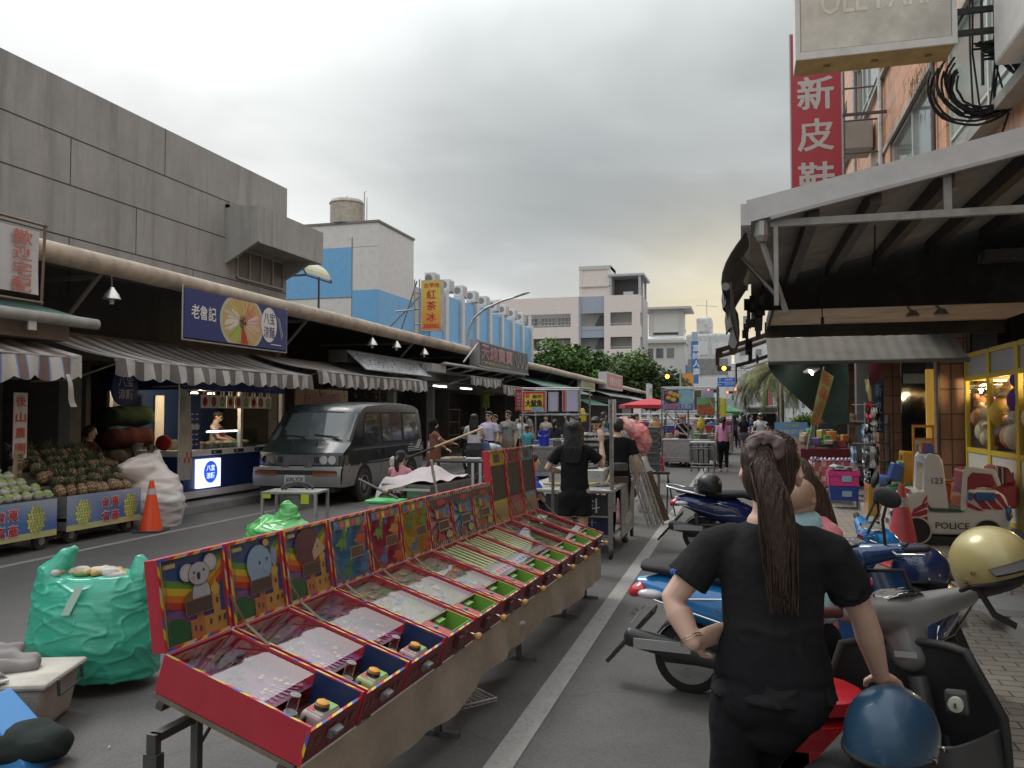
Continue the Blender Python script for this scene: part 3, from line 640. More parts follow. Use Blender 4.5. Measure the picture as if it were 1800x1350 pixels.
b.text('八宝',(X+.01,2.28,.46),(0,1,0),(0,0,1),.22,(.03,.05,.15),w=.38,bold=.0); b.text('涼麵',(X+.01,2.28,.19),(0,1,0),(0,0,1),.22,(.03,.05,.15),w=.38,bold=.0)
b.text('老魯記',(X,.17,.32),(0,1,0),(0,0,1),.24,(.7,.7,.7),w=.66,bold=.02)
for y0,z0,y1,z1 in ((2.76,.62,2.92,.2),(2.82,.6,2.95,.26)): b.poly([(X+.009,y0,z0),(X+.009,y0+.012,z0),(X+.009,y1+.012,z1),(X+.009,y1,z1)])
b.bx(X,X+.009,2.55,2.9,.07,.085); b.build('lettering',t)
b=MB('galv',(.4,.4,.4)); 
for y in (-.02,Ls+.02): b.tube([(0,y,-.05),(0,y,Hs+.05)],.014,6)
b.tube([(0,-.02,-.04),(0,Ls+.02,-.04)],.014,6); b.build('frame',t)

# hanging lamps under the eave
def hang_lamp(y,label,z=3.30):
    t=thing('hanging_lamp',label,'lamp',(-8.86,y,z+.1),0,'bell lamps hanging under the eave pipe'); t.scale=(.75,.75,.75)
    b=MB('steel',(.55,.54,.5)); b.lathe((0,0,0),[(.04,.22),(.06,.18),(.13,.08),(.165,0),(.17,-.01)],20); o=b.build('shade',t,smooth=50); o.modifiers.new('s','SOLIDIFY').thickness=.006
    b=MB('plastic',(.45,.45,.43)); b.lathe((0,0,-.11),[(.035,0),(.045,.01),(.04,.03),(.047,.045),(.04,.06),(.047,.075),(.04,.11),(.03,.14)],12); b.build('bulb',t,smooth=40)
    b=MB('matte',(.1,.1,.1)); b.tube([(0,0,.2),(-.02,0,.5)],.012,6); b.build('cord',t)
hang_lamp(10.05,'bell shaped lamp under the eave nearest the white banner',3.27); hang_lamp(18.9,'bell lamp under the eave left of the steel hood',3.3); hang_lamp(22.4,'bell lamp under the eave below the yellow tea sign',3.3); hang_lamp(20.4,'bell lamp hanging above the steel hood',3.35)
# vertical stall sign
t=thing('stall_sign','narrow white vertical board with red characters above the custard apples','sign',(-8.9,8.44,.72))
b=MB('matte',(.46,.44,.41)); b.bx(-.012,.0,0,.205,.40,1.24); b.build('board',t)
b=MB('print'); b.text('後山農園',(.002,.025,1.20),(0,1,0),(0,0,1),.135,(.42,.07,.045),vertical=True,w=.155,gap=1.5,bold=.02); b.build('lettering',t)
b=MB('matte',(.30,.235,.15)); b.box((.01,.06,.29),(.012,.14,.42),rx=-.12); b.text('芝果好',(.02,.04,.46),(0,1,.0),(0,0,1),.1,(.1,.06,.04),vertical=True,gap=1.2); b.build('card',t)
b=MB('wood',(.2,.15,.1)); b.tube([(-.025,.1,0),(-.025,.1,1.2)],.012,6); b.build('post',t)

# fruit carts
def sugar_apple_pic(b,x,y,z,ry,rz,base,seed):
    r=random.Random(seed); disc(b,x,y,z,ry,rz,tuple(c*.55 for c in base),30); k=0
    for i in range(9):
        zz=-rz*.9+i*rz*1.8/8; wd=ry*math.sqrt(max(0,1-(zz/rz)**2)); m=max(1,int(wd/ry*6))
        for j in range(m+1):
            yy=-wd*.92+(j+.5*(i%2)*.8)*(2*wd*.92)/max(1,m); 
            if abs(yy)>wd*.97: continue
            q=r.uniform(.85,1.25)*(1.05-.25*yy/ry); k+=1; disc(b,x+.001+k*.00004,y+yy,z+zz,ry*.15,rz*.115,tuple(min(.8,c*q) for c in base),8)
def fruit_cart(loc,ln,label,pics):
    t=thing('fruit_cart',label,'cart',loc)
    b=MB('galv',(.33,.33,.31)); b.bx(-.95,-.012,0,ln,.30,.34); b.bx(-.95,-.012,0,.03,.18,.62); b.bx(-.95,-.012,ln-.03,ln,.18,.62); b.bx(-.95,-.92,.03,ln-.03,.18,.62); b.build('tray',t)
    b=MB('print'); n=12
    b.grid(lambda u,v:(0,u*ln,.17+v*.46),16,12,colfn=lambda u,v: (.46,.46,.22) if v<.17+.03*math.sin(u*7) else tuple(a*(1-w)+c*w for a,c,w in [(p,q,min(1,max(0,(v-.2)/.9+.25*math.sin(u*5+v*3)))) for p,q in zip((.07,.15,.36),(.33,.37,.47))]))
    o=b.build('banner_board',t)
    for (y,s) in pics: b=MB('print'); sugar_apple_pic(b,.003,y,.39,.13,.17,(.40,.44,.14) if s%2 else (.46,.50,.18),s); b.build('fruit_picture',t)
    b=MB('print'); y=ln*.44
    for (dy,z,ch) in ((0,.42,'台'),(.18,.42,'東'),(0,.23,'名'),(.18,.23,'產')):
        b.text(ch,(.003,y+dy-.006,z-.006),(0,1,0),(0,0,1),.152,(.7,.68,.66),w=.15,bold=.06); b.text(ch,(.005,y+dy,z),(0,1,0),(0,0,1),.14,(.50,.03,.035),w=.138,bold=.03)
    b.build('lettering',t)
    for y in (.16,ln-.16):
        for x in (-.10,-.82):
            w=MB('rubber',(.03,.03,.03)); w.lathe((x,y,.11),[(.05,-.03),(.105,-.03),(.115,-.01),(.115,.01),(.105,.03),(.05,.03)],18,axis='X'); wo=w.build('wheel',t,smooth=40)
            h=MB('galv',(.35,.35,.33)); h.lathe((x,y,.11),[(.02,-.035),(.05,-.032),(.05,.032),(.02,.035)],12,axis='X'); h.bx(x-.04,x-.036,y-.03,y+.03,.09,.30); h.bx(x+.036,x+.04,y-.03,y+.03,.09,.30); h.build('fork',wo)
    return t
fruit_cart((-8.33,6.95,0),1.62,'low blue printed cart carrying tiers of custard apples at the left edge',[(.28,2),(1.3,3)])
fruit_cart((-8.38,8.78,0),1.36,'low blue printed cart carrying the heap of pineapples',[(.28,4),(1.15,5)])
# custard apples in foam cups
proto=thing('custard_apple','pale green custard apple in a white foam cup on the tiered fruit pile','custard apple',(0,0,0),0,'custard apples piled on the cart')
b=MB('fruit',(.25,.31,.11)); k=0
def ca(u,v):
    a=2*PI*u; p=PI*v; rr=.058*(1+.10*math.sin(a*7+((int(v*9)%2)*PI))*math.sin(p*9)**2); return (rr*math.sin(p)*math.cos(a),rr*math.sin(p)*math.sin(a),.055+.052*-math.cos(p))
b.grid(ca,28,14); b.build('flesh',proto,smooth=70)
b=MB('cloth',(.62,.62,.58)); b.lathe((0,0,0),[(.03,.0),(.055,.015),(.068,.045),(.072,.06),(.066,.058),(.05,.03)],14); b.build('foam_cup',proto,smooth=70)
first=True
for row in range(6):
    for j in range(11):
        x=-8.40-row*.125; z=.635+row*.075+rnd.uniform(0,.01); y=7.02+j*.145+(row%2)*.07+rnd.uniform(-.012,.012)
        if y>8.52-row*.06: continue
        if first: proto.location=(x,y,z); first=False
        else: dup(proto,(x,y,z),(rnd.uniform(-.25,.25),rnd.uniform(-.1,.35),rnd.uniform(0,6)))
b=MB('matte',(.4,.38,.33))
for row in range(1,6): b.bx(-8.465-row*.125,-8.335-row*.125,6.98,8.53-row*.05,.5,.63+row*.075)
o=b.build('display_step'); tag(o,'pale tiered shelf under the custard apples','display step')
# pineapples
pine=thing('pineapple','brown pineapple with a tuft of grey green leaves heaped on the cart','pineapple',(0,0,0),0,'pineapples heaped on the cart')
b=MB('fruit')
def pa(u,v):
    a=2*PI*u; p=PI*(.04+.92*v); bump=.006*(math.sin(a*5+v*14)*math.sin(a*5-v*14)); rr=(.071+bump)*math.sin(p)**.62; return (rr*math.cos(a),rr*math.sin(a),.085-.085*math.cos(p))
b.grid(pa,40,22,colfn=lambda u,v:(.36,.27,.16) if (abs(math.sin(PI*(u*10+v*9)))<.28 or abs(math.sin(PI*(u*10-v*9)))<.28) else (.15,.075,.035)); b.build('flesh',pine,smooth=70)
b=MB('leaf',(.09,.12,.075)); r=random.Random(5)
for k in range(34):
    a=k*2.4; el=.25+1.15*(k/34); ln=.10+.07*(k/34)+r.uniform(-.02,.02); d=Vector((math.cos(a)*math.cos(el),math.sin(a)*math.cos(el),math.sin(el))); sd_=Vector((-math.sin(a),math.cos(a),0))*.011
    p0=Vector((0,0,.155))+Vector((math.cos(a),math.sin(a),0))*.018; p1=p0+d*ln*.55; p2=p0+d*ln+Vector((math.cos(a)*.02,math.sin(a)*.02,-.008)); q=r.uniform(.7,1.35); c=(.085*q,.115*q,.07*q)
    b.poly([p0-sd_,p0+sd_,p1+sd_*.8,p1-sd_*.8],c); b.poly([p1-sd_*.8,p1+sd_*.8,p2],c)
b.build('leaf_crown',pine)
first=True
for row in range(6):
    for j in range(9):
        x=-8.50-row*.16; z=.60+row*.085+rnd.uniform(0,.03); y=8.86+j*.148+(row%2)*.07+rnd.uniform(-.03,.03)
        rot=(rnd.uniform(-.4,.4),-.55+rnd.uniform(-.35,.35),rnd.uniform(0,6))
        rot=(rnd.uniform(-.35,.35),-.45+rnd.uniform(-.4,.3),rnd.uniform(-.4,.4))
        if first: pine.location=(x,y,z); pine.rotation_euler=rot; first=False
        else: dup(pine,(x,y,z),rot)
b=MB('dirty',(.2,.17,.13))
for row in range(6): b.bx(-8.58-row*.16,-8.42-row*.16,8.82,10.1,.342,.57+row*.085)
o=b.build('display_step'); tag(o,'dark crate step buried under the pineapples','display step')

# big white sack
b=MB(); b.tube([(0,0,.06),(0,0,.35),(-.02,.03,.7),(-.04,.0,.95)],[(.50,.42),(.56,.46),(.45,.36),(.2,.15)],18,round_caps=True); b.tube([(-.02,-.18,.82),(-.05,-.5,.86)],[.26,.12],10,round_caps=True); b.tube([(0,.1,.85),(-.03,.2,1.06)],[.2,.06],10,round_caps=True)
def wr(co):
    n=vnoise(co,5,1)*.03+vnoise(co*np.array([1,1,3]),9,2)*.018; c=co-np.array([0,0,.45]); l=np.linalg.norm(c,axis=1,keepdims=True)+1e-6; co=co+c/l*n[:,None]; co[:,2]=np.maximum(co[:,2],.0); return co
o=b.blob('plastic_sack','white_bag',None,.022,3,(.60,.57,.55),colfn=lambda x,y,z:(.62,.56,.53) if z>.6+.1*math.sin(y*6) and y<.15 else (.60,.59,.585),disp=wr); o.location=(-8.72,10.72,.0); tag(o,'big bulging translucent white plastic sack behind the orange cone','sack')
# cones
def cone(loc,label,c,base,hh=.70,rb=.155,stripe=True):
    t=thing('traffic_cone',label,'traffic cone',loc)
    b=MB('plastic',c); rr=lambda z: rb-(rb-.028)*z/hh
    b.lathe((0,0,.03),[(rr(0),0),(rr(.40*hh/.7),.40*hh/.7),(rr(.62*hh/.7),.62*hh/.7),(rr(hh),hh),(.02,hh+.004)],28,cols=[c,c,c,c]); b.build('body',t,smooth=40)
    b=MB('print',(.42,.41,.40)); z0,z1=hh*.72,hh*.84; b.lathe((0,0,.03),[(rr(z0)+.003,z0),(rr(z1)+.003,z1)],28); b.build('reflective_band',t,smooth=40)
    b=MB('rubber',base); b.box((0,0,.015),(rb*2.5,rb*2.5,.03),rz=.3); b.build('base',t,bevel=.01); return t
cone((-8.18,10.12,0),'orange traffic cone beside the fruit cart and white sack',(.72,.075,.02),(.03,.03,.03))

# noodle booth
bo=thing('noodle_booth','navy blue noodle stall with white counter, lit box sign and warm lamps','food stall',(-9.42,12.45,.13))
NB=(.012,.03,.14); BWd=3.3; WC=(.6,.6,.6)
b=MB('paint',NB); b.bx(-.04,0,0,BWd,.18,.80); b.bx(-1.6,-.04,0,.04,.18,.80); b.build('front_panel',bo)
b=MB('paint',(.5,.5,.5)); b.bx(-.05,.02,-.02,BWd,.06,.18); b.bx(-1.6,-.05,-.02,.04,.06,.18); b.build('plinth',bo)
b=MB('paint',WC); b.bx(-.45,.03,-.02,BWd,.80,.90); b.bx(-1.6,-.45,-.02,.3,.80,.90); b.build('counter',bo)
for x,y in ((-.05,.02),(-.05,1.75),(-.05,BWd-.06),(-1.6,.02)): b=MB('paint',(.55,.54,.5)); b.bx(x-.05,x+.02,y,y+.08,.90,1.98); b.build('post',bo)
b=MB('paint',NB); b.bx(-.1,.0,0,BWd,1.98,2.24); b.bx(-1.7,-.1,0,.05,1.98,2.24); b.bx(-1.7,-1.66,0.05,BWd,0,2.24,(.02,.045,.12)); b.bx(-1.7,0,0,BWd,2.24,2.28,(.03,.03,.03)); b.build('header',bo)
b=MB('paint',(.10,.10,.11)); b.bx(-1.6,-1.2,.5,BWd-.2,0,.85); b.build('back_counter',bo)
sb=MB('lit',(.62,.68,.85)); sb.bx(.002,.07,.32,.98,.22,.74); s_=sb.build('box_sign',bo)
b=MB('lit'); disc(b,.072,.68,.50,.20,.20,(.01,.06,.42),30); b.text('八宝',(.074,.55,.52),(0,1,0),(0,0,1),.11,(.7,.75,.85),w=.24); b.text('涼麵',(.074,.55,.38),(0,1,0),(0,0,1),.11,(.7,.75,.85),w=.24); b.poly([(.073,.7,.30),(.073,.9,.27),(.073,.9,.275),(.073,.7,.305)],(.02,.05,.3)); b.build('emblem',s_)
for j,y in enumerate((.75,1.45,2.15)):
    b=MB('print',(.03,.06,.2) if j==2 else (.03,.03,.035)); b.bx(.03,.034,y,y+.32,.815,.885); b.text('$75' if j==2 else '涼麵',(.036,y+.05,.83),(0,1,0),(0,0,1),.04,(.7,.7,.7)); b.build('price_tag',bo)
b=MB('print'); b.text('老魯記',(.003,2.5,.40),(0,1,0),(0,0,1),.14,(.5,.52,.56)); b.build('lettering',bo)
for k in range(9):
    b=MB('cloth',(.58,.56,.50)); y=.5+k*.26; b.bx(-.03,-.024,y,y+.24,1.66,1.90); b.bx(-.03,-.024,y+.06,y+.1,1.9,1.98); b.bx(-.03,-.024,y+.15,y+.19,1.9,1.98)
    disc(b,-.022,y+.12,1.78,.075,.09,[(.4,.1,.06),(.1,.05,.05),(.15,.2,.08),(.35,.25,.06),(.45,.12,.06),(.2,.28,.12)][k%6],18); disc(b,-.0215,y+.12,1.78,.05,.06,[(.25,.03,.03),(.3,.1,.1),(.3,.4,.2)][k%3],14); b.build('noren_flag',bo)
for y in (.75,1.25):
    b=MB('lamp',(1.0,.75,.42)); b.lathe((-.35,y,1.93),[(.0,0),(.07,.0),(.05,.03)],14); lo=b.build('lamp',bo)
ld=bpy.data.lights.new('booth_lamp','POINT'); ld.energy=26; ld.color=(1,.78,.5); ld.shadow_soft_size=.08; lo=bpy.data.objects.new('booth_lamp',ld); COL.objects.link(lo); lo.parent=bo; lo.location=(-.45,1.1,1.86)
b=MB('lamp',(.9,.93,1.0)); b.tube([(-.25,1.0,1.22),(-.25,1.95,1.22)],.014,8); b.build('tube_lamp',bo)
b=MB('glass'); b.bx(-.08,-.075,.65,2.4,.90,1.25); b.bx(-.42,-.08,.65,2.4,1.245,1.25); b.build('display_glass',bo)
b=MB('steel',(.5,.5,.5)); b.bx(-.44,-.09,.66,2.39,.905,.95); 
for k in range(6): b.bx(-.40,-.12,.72+k*.28,.94+k*.28,.95,1.0)
b.build('food_pan',bo)
b=MB('matte'); r=random.Random(2)
for k in range(6): b.ball((-.26,.83+k*.28,1.0),(.11,.09,.04),10,6,r.choice([(.35,.2,.1),(.15,.25,.06),(.45,.38,.2),(.3,.06,.04)]))
b.build('food',bo)
b=MB('print',(.015,.035,.13)); b.bx(-.02,.022,.12,.42,.92,1.68); 
for k in range(14): b.bx(.022,.024,.17+(k%2)*.12,.24+(k%2)*.12,1.0+(k//2)*.09,1.02+(k//2)*.09,(.55,.55,.58))
b.bx(.022,.0235,.14,.4,1.28,1.36,(.5,.5,.5)); b.build('menu_board',bo)
b=MB('matte',(.5,.46,.40)); b.bx(-1.25,-1.2,.75,1.0,.85,1.9); b.bx(-1.3,-1.0,1.2,1.5,.85,1.05); b.build('interior_post',bo)
# gas pot, cloth and things on the side counter
t=thing('counter_clutter','dark pots and a red bag on the side counter of the noodle booth','kitchenware',(-10.5,12.4,1.03)); 
b=MB('steel',(.3,.3,.3)); b.lathe((0,.14,0),[(.12,0),(.14,.12),(.15,.13)],16); b.lathe((.35,.16,0),[(.09,0),(.1,.1)],14); b.build('pot',t)
b=MB('cloth',(.30,.03,.03)); b.ball((.6,.14,.14),(.15,.11,.14),12,8); b.build('red_bag',t)
# tall flag banner at the booth corner
t=thing('flag_banner','grey printed flag banner with noodles on a pole at the booth corner','flag banner',(-9.22,12.05,.13))
b=MB('galv',(.5,.5,.5)); b.tube([(0,0,0),(0,0,2.06)],.014,8); b.lathe((0,0,0),[(.16,0),(.14,.04),(.02,.06)],16); b.build('pole',t)
b=MB('fabric'); b.grid(lambda u,v:(.02*math.sin(v*5)+.0,.01+u*.33,.42+v*1.6-.12*u*v),6,16,colfn=lambda u,v:(.33,.32,.31) if v>.55 or v<.18 else ((.36,.33,.26) if abs(math.sin(u*9+v*14))>.55 else ((.36,.08,.06) if v<.33 and u>.3 else (.30,.30,.26))))
b.text('老魯記',(.03,.06,1.86),(0,1,0),(0,0,1),.08,(.18,.18,.19),vertical=True); o=b.build('flag',t)
# red sacks and hanging round sign inside
t=thing('round_hanging_sign','round navy sign with white strokes hanging in the dark left of the booth','sign',(-9.9,11.55,2.12)); b=MB('print',(.02,.035,.15)); b.lathe((0,0,0),[(.30,-.02),(.30,.02),(.001,.021)],28,axis='X'); b.text('八宝',(.025,-.17,.02),(0,1,0),(0,0,1),.17,(.5,.5,.55),w=.34); b.text('涼麵',(.025,-.17,-.19),(0,1,0),(0,0,1),.17,(.5,.5,.55),w=.34); b.build('disc',t)
for k,(c,z,lab) in enumerate((((.22,.06,.05),1.25,'red sack on top of the stack left of the booth'),((.24,.22,.17),.9,'pale sack in the middle of the stack left of the booth'),((.2,.16,.1),.55,'brown sack low in the stack left of the booth'),((.07,.12,.05),1.65,'heap of green vegetables on the sack stack left of the booth'))):
    b=MB(); b.tube([(0,-.4,0),(0,.45,0)],[(.2,.17),(.22,.19)],14,round_caps=True); o=b.blob('sack','cloth',None,.03,3,tuple(q*.35 for q in c),disp=lambda co:co+vnoise(co,9,k)[:,None]*.02); o.location=(-10.6,12.4,z); tag(o,lab,'sack')

# butcher sign, hooks
t=thing('meat_shop_sign','yellow shop sign with red characters hanging above the van roof','sign',(-10.3,17.7,1.86)); b=MB('print',(.46,.24,.05)); b.bx(-.04,0,0,2.75,0,.44); b.build('board',t); b=MB('print'); b.text('台山筥肉店',(.003,.42,.07),(0,1,0),(0,0,1),.31,(.36,.05,.04),w=1.9,bold=.02); b.build('lettering',t)
t=thing('meat_hooks','row of steel hooks hanging under the third striped awning','hooks',(-9.6,17.6,2.1))
for k in range(6): b=MB('chrome',(.6,.6,.6)); b.tube([(0,k*.62,.42),(0,k*.62,.05),(.02,k*.62+.03,.0),(.04,k*.62,.04)],.008,5); b.build('hook',t)
# steel hood and tube lamps
t=thing('steel_hood','shiny inclined stainless steel hood between striped awnings','hood',(-8.8,18.4,2.75)); b=MB('steel',(.62,.64,.66)); b.extr([(0,0,0),(-.5,0,.45),(-.5,0,.47),(0.02,0,.02)],(0,4.4,0)); b.build('sheet',t)
b=MB('galv',(.4,.4,.4)); b.bx(-.3,.02,4.4,5.6,.18,.42); b.bx(-1.0,-.5,0,5.6,.2,.5,(.12,.12,.12)); b.build('duct',t)
t=thing('canopy_frame','grey pipe canopy frame under the dark shop sign','canopy frame',(-8.7,23.6,3.2)); b=MB('galv',(.42,.42,.41)); b.tube([(0,0,0),(0,9.6,.08)],.05,8); b.tube([(-.9,0,-.2),(-.9,9.6,-.1)],.035,8)
for k in range(7): b.tube([(0,k*1.6,0),(-.9,k*1.6,-.2)],.025,6)
b.build('frame',t); b=MB('dirty',(.12,.12,.12)); b.bx(-1.4,-.9,0,9.6,-.45,-.12); b.build('panel',t)
for y,lab in ((21.6,'fluorescent tube over the stall just right of the third awning'),(24.3,'middle fluorescent tube under the canopy frame'),(26.9,'fluorescent tube under the canopy frame nearest the dark sign')):
    t=thing('tube_lamp',lab,'lamp',(-9.3,y,2.55)); b=MB('lamp',(.95,.98,1.0)); b.tube([(0,0,0),(0,1.15,0)],.02,8); b.build('tube',t); b=MB('paint',(.5,.5,.5)); b.bx(-.04,.04,-.05,1.2,.025,.07); b.build('batten',t)
# dark sign with red characters
t=thing('shop_sign_dark','black signboard with red edged characters and three looped outlines','sign',(-8.66,26.9,3.34)); Ln=6.8
b=MB('paint',(.018,.018,.026)); b.bx(-.16,0,0,Ln,0,.80); b.build('board',t,bevel=.01); b=MB('galv',(.35,.35,.36)); b.bx(-.3,.03,-.08,0,-.04,.86); b.bx(0,.02,0,Ln,-.06,-.002); b.bx(.0,.02,0,Ln,.802,.84); b.tube([(0,-.05,.75),(-.0,-1.6,.0)],.03,6); b.build('frame',t)
b=MB('print')
for k,ch in enumerate('天線寶寶'):
    b.text(ch,(.004,.30+k*1.02,.235),(0,1,0),(0,0,1),.50,(.5,.5,.55),w=.9,bold=.05); b.text(ch,(.008,.32+k*1.02,.25),(0,1,0),(0,0,1),.47,(.36,.03,.05),w=.86,bold=.01)
b.text('訂購專線:089-224338',(.004,.3,.06),(0,1,0),(0,0,1),.11,(.38,.32,.05),w=3.6); b.build('lettering',t)
b=MB('print',(.42,.45,.42))
for k in range(3): y=4.75+k*.68; b.tube([(.01,y,.68),(.01,y+.03,.40),(.01,y+.2,.16),(.01,y+.42,.20),(.01,y+.5,.42),(.01,y+.42,.68),(.01,y+.46,.74)],.014,6)
b.build('outline',t)
# yellow tea sign on its bracket
t=thing('tea_sign','yellow and orange upright light box sign with red characters above the eave','sign',(-8.88,23.0,4.16))
b=MB('galv',(.55,.55,.53)); b.bx(-.33,.33,-.002,.18,-.02,1.50); b.build('casing',t)
b=MB('print'); b.grid(lambda u,v:(-.30+.60*u,-.006,.01+1.46*v),6,12,colfn=lambda u,v:tuple(a*(1-w)+c*w for a,c,w in [(p,q,min(1,max(0,(.75-v)*1.25+.1*math.sin(u*6)))) for p,q in zip((.66,.50,.10),(.66,.22,.05))])); b.build('face',t)
b=MB('print'); b.text('古早味',(-.24,-.008,1.27),(1,0,0),(0,0,1),.14,(.5,.04,.05),w=.5,bold=.02)
b.text('紅茶冰',(-.15,-.008,1.20),(1,0,0),(0,0,1),.27,(.5,.03,.06),vertical=True,w=.30,gap=1.25,bold=.02); b.text('350582',(-.25,-.008,.06),(1,0,0),(0,0,1),.13,(.5,.03,.05),w=.5,bold=.03); b.build('lettering',t)
b=MB('galv',(.36,.35,.33))
for x in (-.42,-.58): b.tube([(x,.1,-.35),(x,.1,1.55)],.022,6)
for z in (.2,.65,1.15): b.tube([(-.58,.1,z),(-.3,.1,z)],.022,6)
b.tube([(-.5,.1,1.5),(-1.5,1.2,.1)],.022,6); b.tube([(-.4,.1,1.05),(-1.7,.6,.1)],.022,6); b.tube([(-.5,.1,.65),(-1.2,.1,.6)],.022,6); b.tube([(-.6,.1,-.3),(-.1,.1,-.3),(-.1,.1,0)],.022,6); b.build('bracket',t)
# arched roof shelter
t=thing('roof_shelter','small arched shelter of dark pipes with cream sheeting above the market roof','shelter',(-12.6,22.2,4.45)); b=MB('paint',(.05,.05,.05))
for y in (0,1.6):
    b.tube([(-1.6,y,2.2),(-.8,y,2.05),(-.2,y,1.75),(0,y,1.45),(0,y,1.4)],.03,6)
for x,z in ((0,1.4),(-.8,2.05),(-1.6,2.2)): b.tube([(x,0,z),(x,1.6,z)],.03,6)
b.tube([(0,.8,0),(0,.8,1.45)],.035,6); b.bx(-1.6,.03,-.03,0,1.36,1.42); b.build('frame',t)
b=MB('print',(.5,.47,.3)); b.grid(lambda u,v:(-.78+.78*math.sin(u*1.45),v*1.6,1.44+.60*math.cos(u*1.5)),6,4); b.build('sheeting',t)
# street lamp
t=thing('street_lamp','curved grey street lamp in front of the blue school wing','street lamp',(-12.9,38.2,0)); b=MB('galv',(.45,.45,.46)); b.tube([(0,0,0),(0,0,5.0),(.06,0,5.7),(.35,0,6.3),(.9,0,6.75),(1.8,0,7.1),(2.6,-.0,7.3)],[.09,.07,.065,.06,.055,.05,.045],10); b.build('pole',t,smooth=60)
b=MB('paint',(.55,.55,.56)); b.tube([(2.4,0,7.27),(2.9,0,7.42),(3.15,0,7.46)],[(.09,.06),(.16,.07),(.08,.04)],10); b.build('lamp_head',t,smooth=60)
# far signs and lean-to roofs along the market
def box_sign(name,loc,ln,h,label,face,txt,tc,th=.25,vert=False):
    t=thing(name,label,'sign',loc); b=MB('paint',(.45,.45,.44)); b.bx(-th,0,0,ln,0,h); b.build('casing',t); b=MB('print',face); b.bx(.001,.01,.12,ln-.12,.08,h-.08); b.bx(-th*.9,-.02,-.01,-.002,.05,h-.05,(.5,.5,.5)); b.build('face',t)
    b=MB('print'); b.text(txt,(.014,ln*.14,h*.25),(0,1,0),(0,0,1),h*.5,tc,w=ln*.72,bold=.03); b.build('lettering',t); return t
box_sign('shop_sign',(-9,47.4,3.05),4.6,.85,'olive yellow box sign beside the red sign on the market roof',(.26,.24,.06),'生鮮果品',(.10,.22,.05))
box_sign('shop_sign',(-8.8,55.6,3.36),7.6,1.15,'big red box sign with white characters on the market roof',(.38,.07,.05),'老東台米苔目',(.55,.5,.5),.6)
box_sign('shop_sign',(-8.2,76,3.0),3,1.4,'small white box sign at the far end of the market roof',(.5,.5,.48),'小吃',(.3,.05,.05))
for i,(y0,y1,z,c,lab) in enumerate(((34.5,44,2.9,(.12,.24,.20),'green sheet awning right of the dark shop sign'),(40,47,2.75,(.2,.27,.25),'pale green sheet awning beyond the big fried food stall'),(46,53,2.2,(.04,.16,.11),'dark green low awning below the olive sign'),(53.5,64,2.85,(.25,.27,.26),'grey sheet awning below the red box sign'),(64.5,76,2.8,(.36,.36,.35),'pale sheet awning near the end of the market'))):
    t=thing('sheet_awning',lab,'awning',(-8.3,y0,z)); b=MB('dirty',c); b.grid(lambda u,v:(-1.7*v,u*(y1-y0),.55*v+.02*math.sin(u*60)),40,3); o=b.build('sheet',t); o.modifiers.new('s','SOLIDIFY').thickness=.02; b=MB('galv',(.3,.3,.3)); b.tube([(0,0,-.02),(0,y1-y0,-.02)],.03,6)
    for k in range(3): b.tube([(-.05,(y1-y0)*(k+.5)/3,0),(-1.6,(y1-y0)*(k+.5)/3,-.6)],.025,6)
    b.build('frame',t)
# ================================================================== THE ROW OF TABLE GAMES
TAU=R(17.5); GL,GW,GH=.66,.398,.15
ROW0=Vector((-1.52,2.66,.45)); ROWR=R(87.4); RD=Vector((math.cos(ROWR),math.sin(ROWR),0)); BD=Vector((-math.sin(ROWR),math.cos(ROWR),0))
TM=Matrix.Rotation(TAU,4,'X')
RAIN=[(.50,.03,.03),(.62,.46,.03),(.05,.10,.40),(.50,.03,.03),(.62,.46,.03),(.45,.44,.40)]
RED=(.42,.025,.045); DRED=(.20,.018,.022)
def tape(b,p0,p1,w,nrm,seg=.035,k0=0):
    p0,p1=Vector(p0),Vector(p1); d=(p1-p0); n=max(1,int(d.length/seg)); d/=n; s=Vector(nrm).normalized().cross(d.normalized())*w/2
    for i in range(n):
        a=p0+d*i; c=p0+d*(i+1); sk=d*.5; b.poly([a-s,c-s,c+s+sk*(1 if i<n-1 else 0),a+s+(sk if i else d*0)],RAIN[(i+k0)%6])
class Art:
    def __init__(s,b,o,xd,up,w,h): s.b=b; s.o=Vector(o); s.x=Vector(xd).normalized(); s.u=Vector(up).normalized(); s.w=w; s.h=h; s.n=s.x.cross(s.u); s.k=0
    def m(s,u,v): return s.o+s.x*(u*s.w)+s.u*(v*s.h)+s.n*(s.k*.00035)
    def poly(s,pts,c): s.k+=1; s.b.poly([s.m(min(1,max(0,u)),min(1,max(0,v))) for u,v in pts],c)
    def rect(s,u0,v0,u1,v1,c): s.poly([(u0,v0),(u1,v0),(u1,v1),(u0,v1)],c)
    def disc(s,u,v,ru,rv,c,n=18,rot=0):
        s.poly([(u+ru*math.cos(a)*math.cos(rot)-rv*math.sin(a)*math.sin(rot),v+ru*math.cos(a)*math.sin(rot)+rv*math.sin(a)*math.cos(rot)) for a in [2*PI*k/n for k in range(n)]],c)
    def ring(s,u,v,r,c,c2): s.disc(u,v,r,r*s.w/s.h,c); s.disc(u,v,r*.8,r*.8*s.w/s.h,c2)
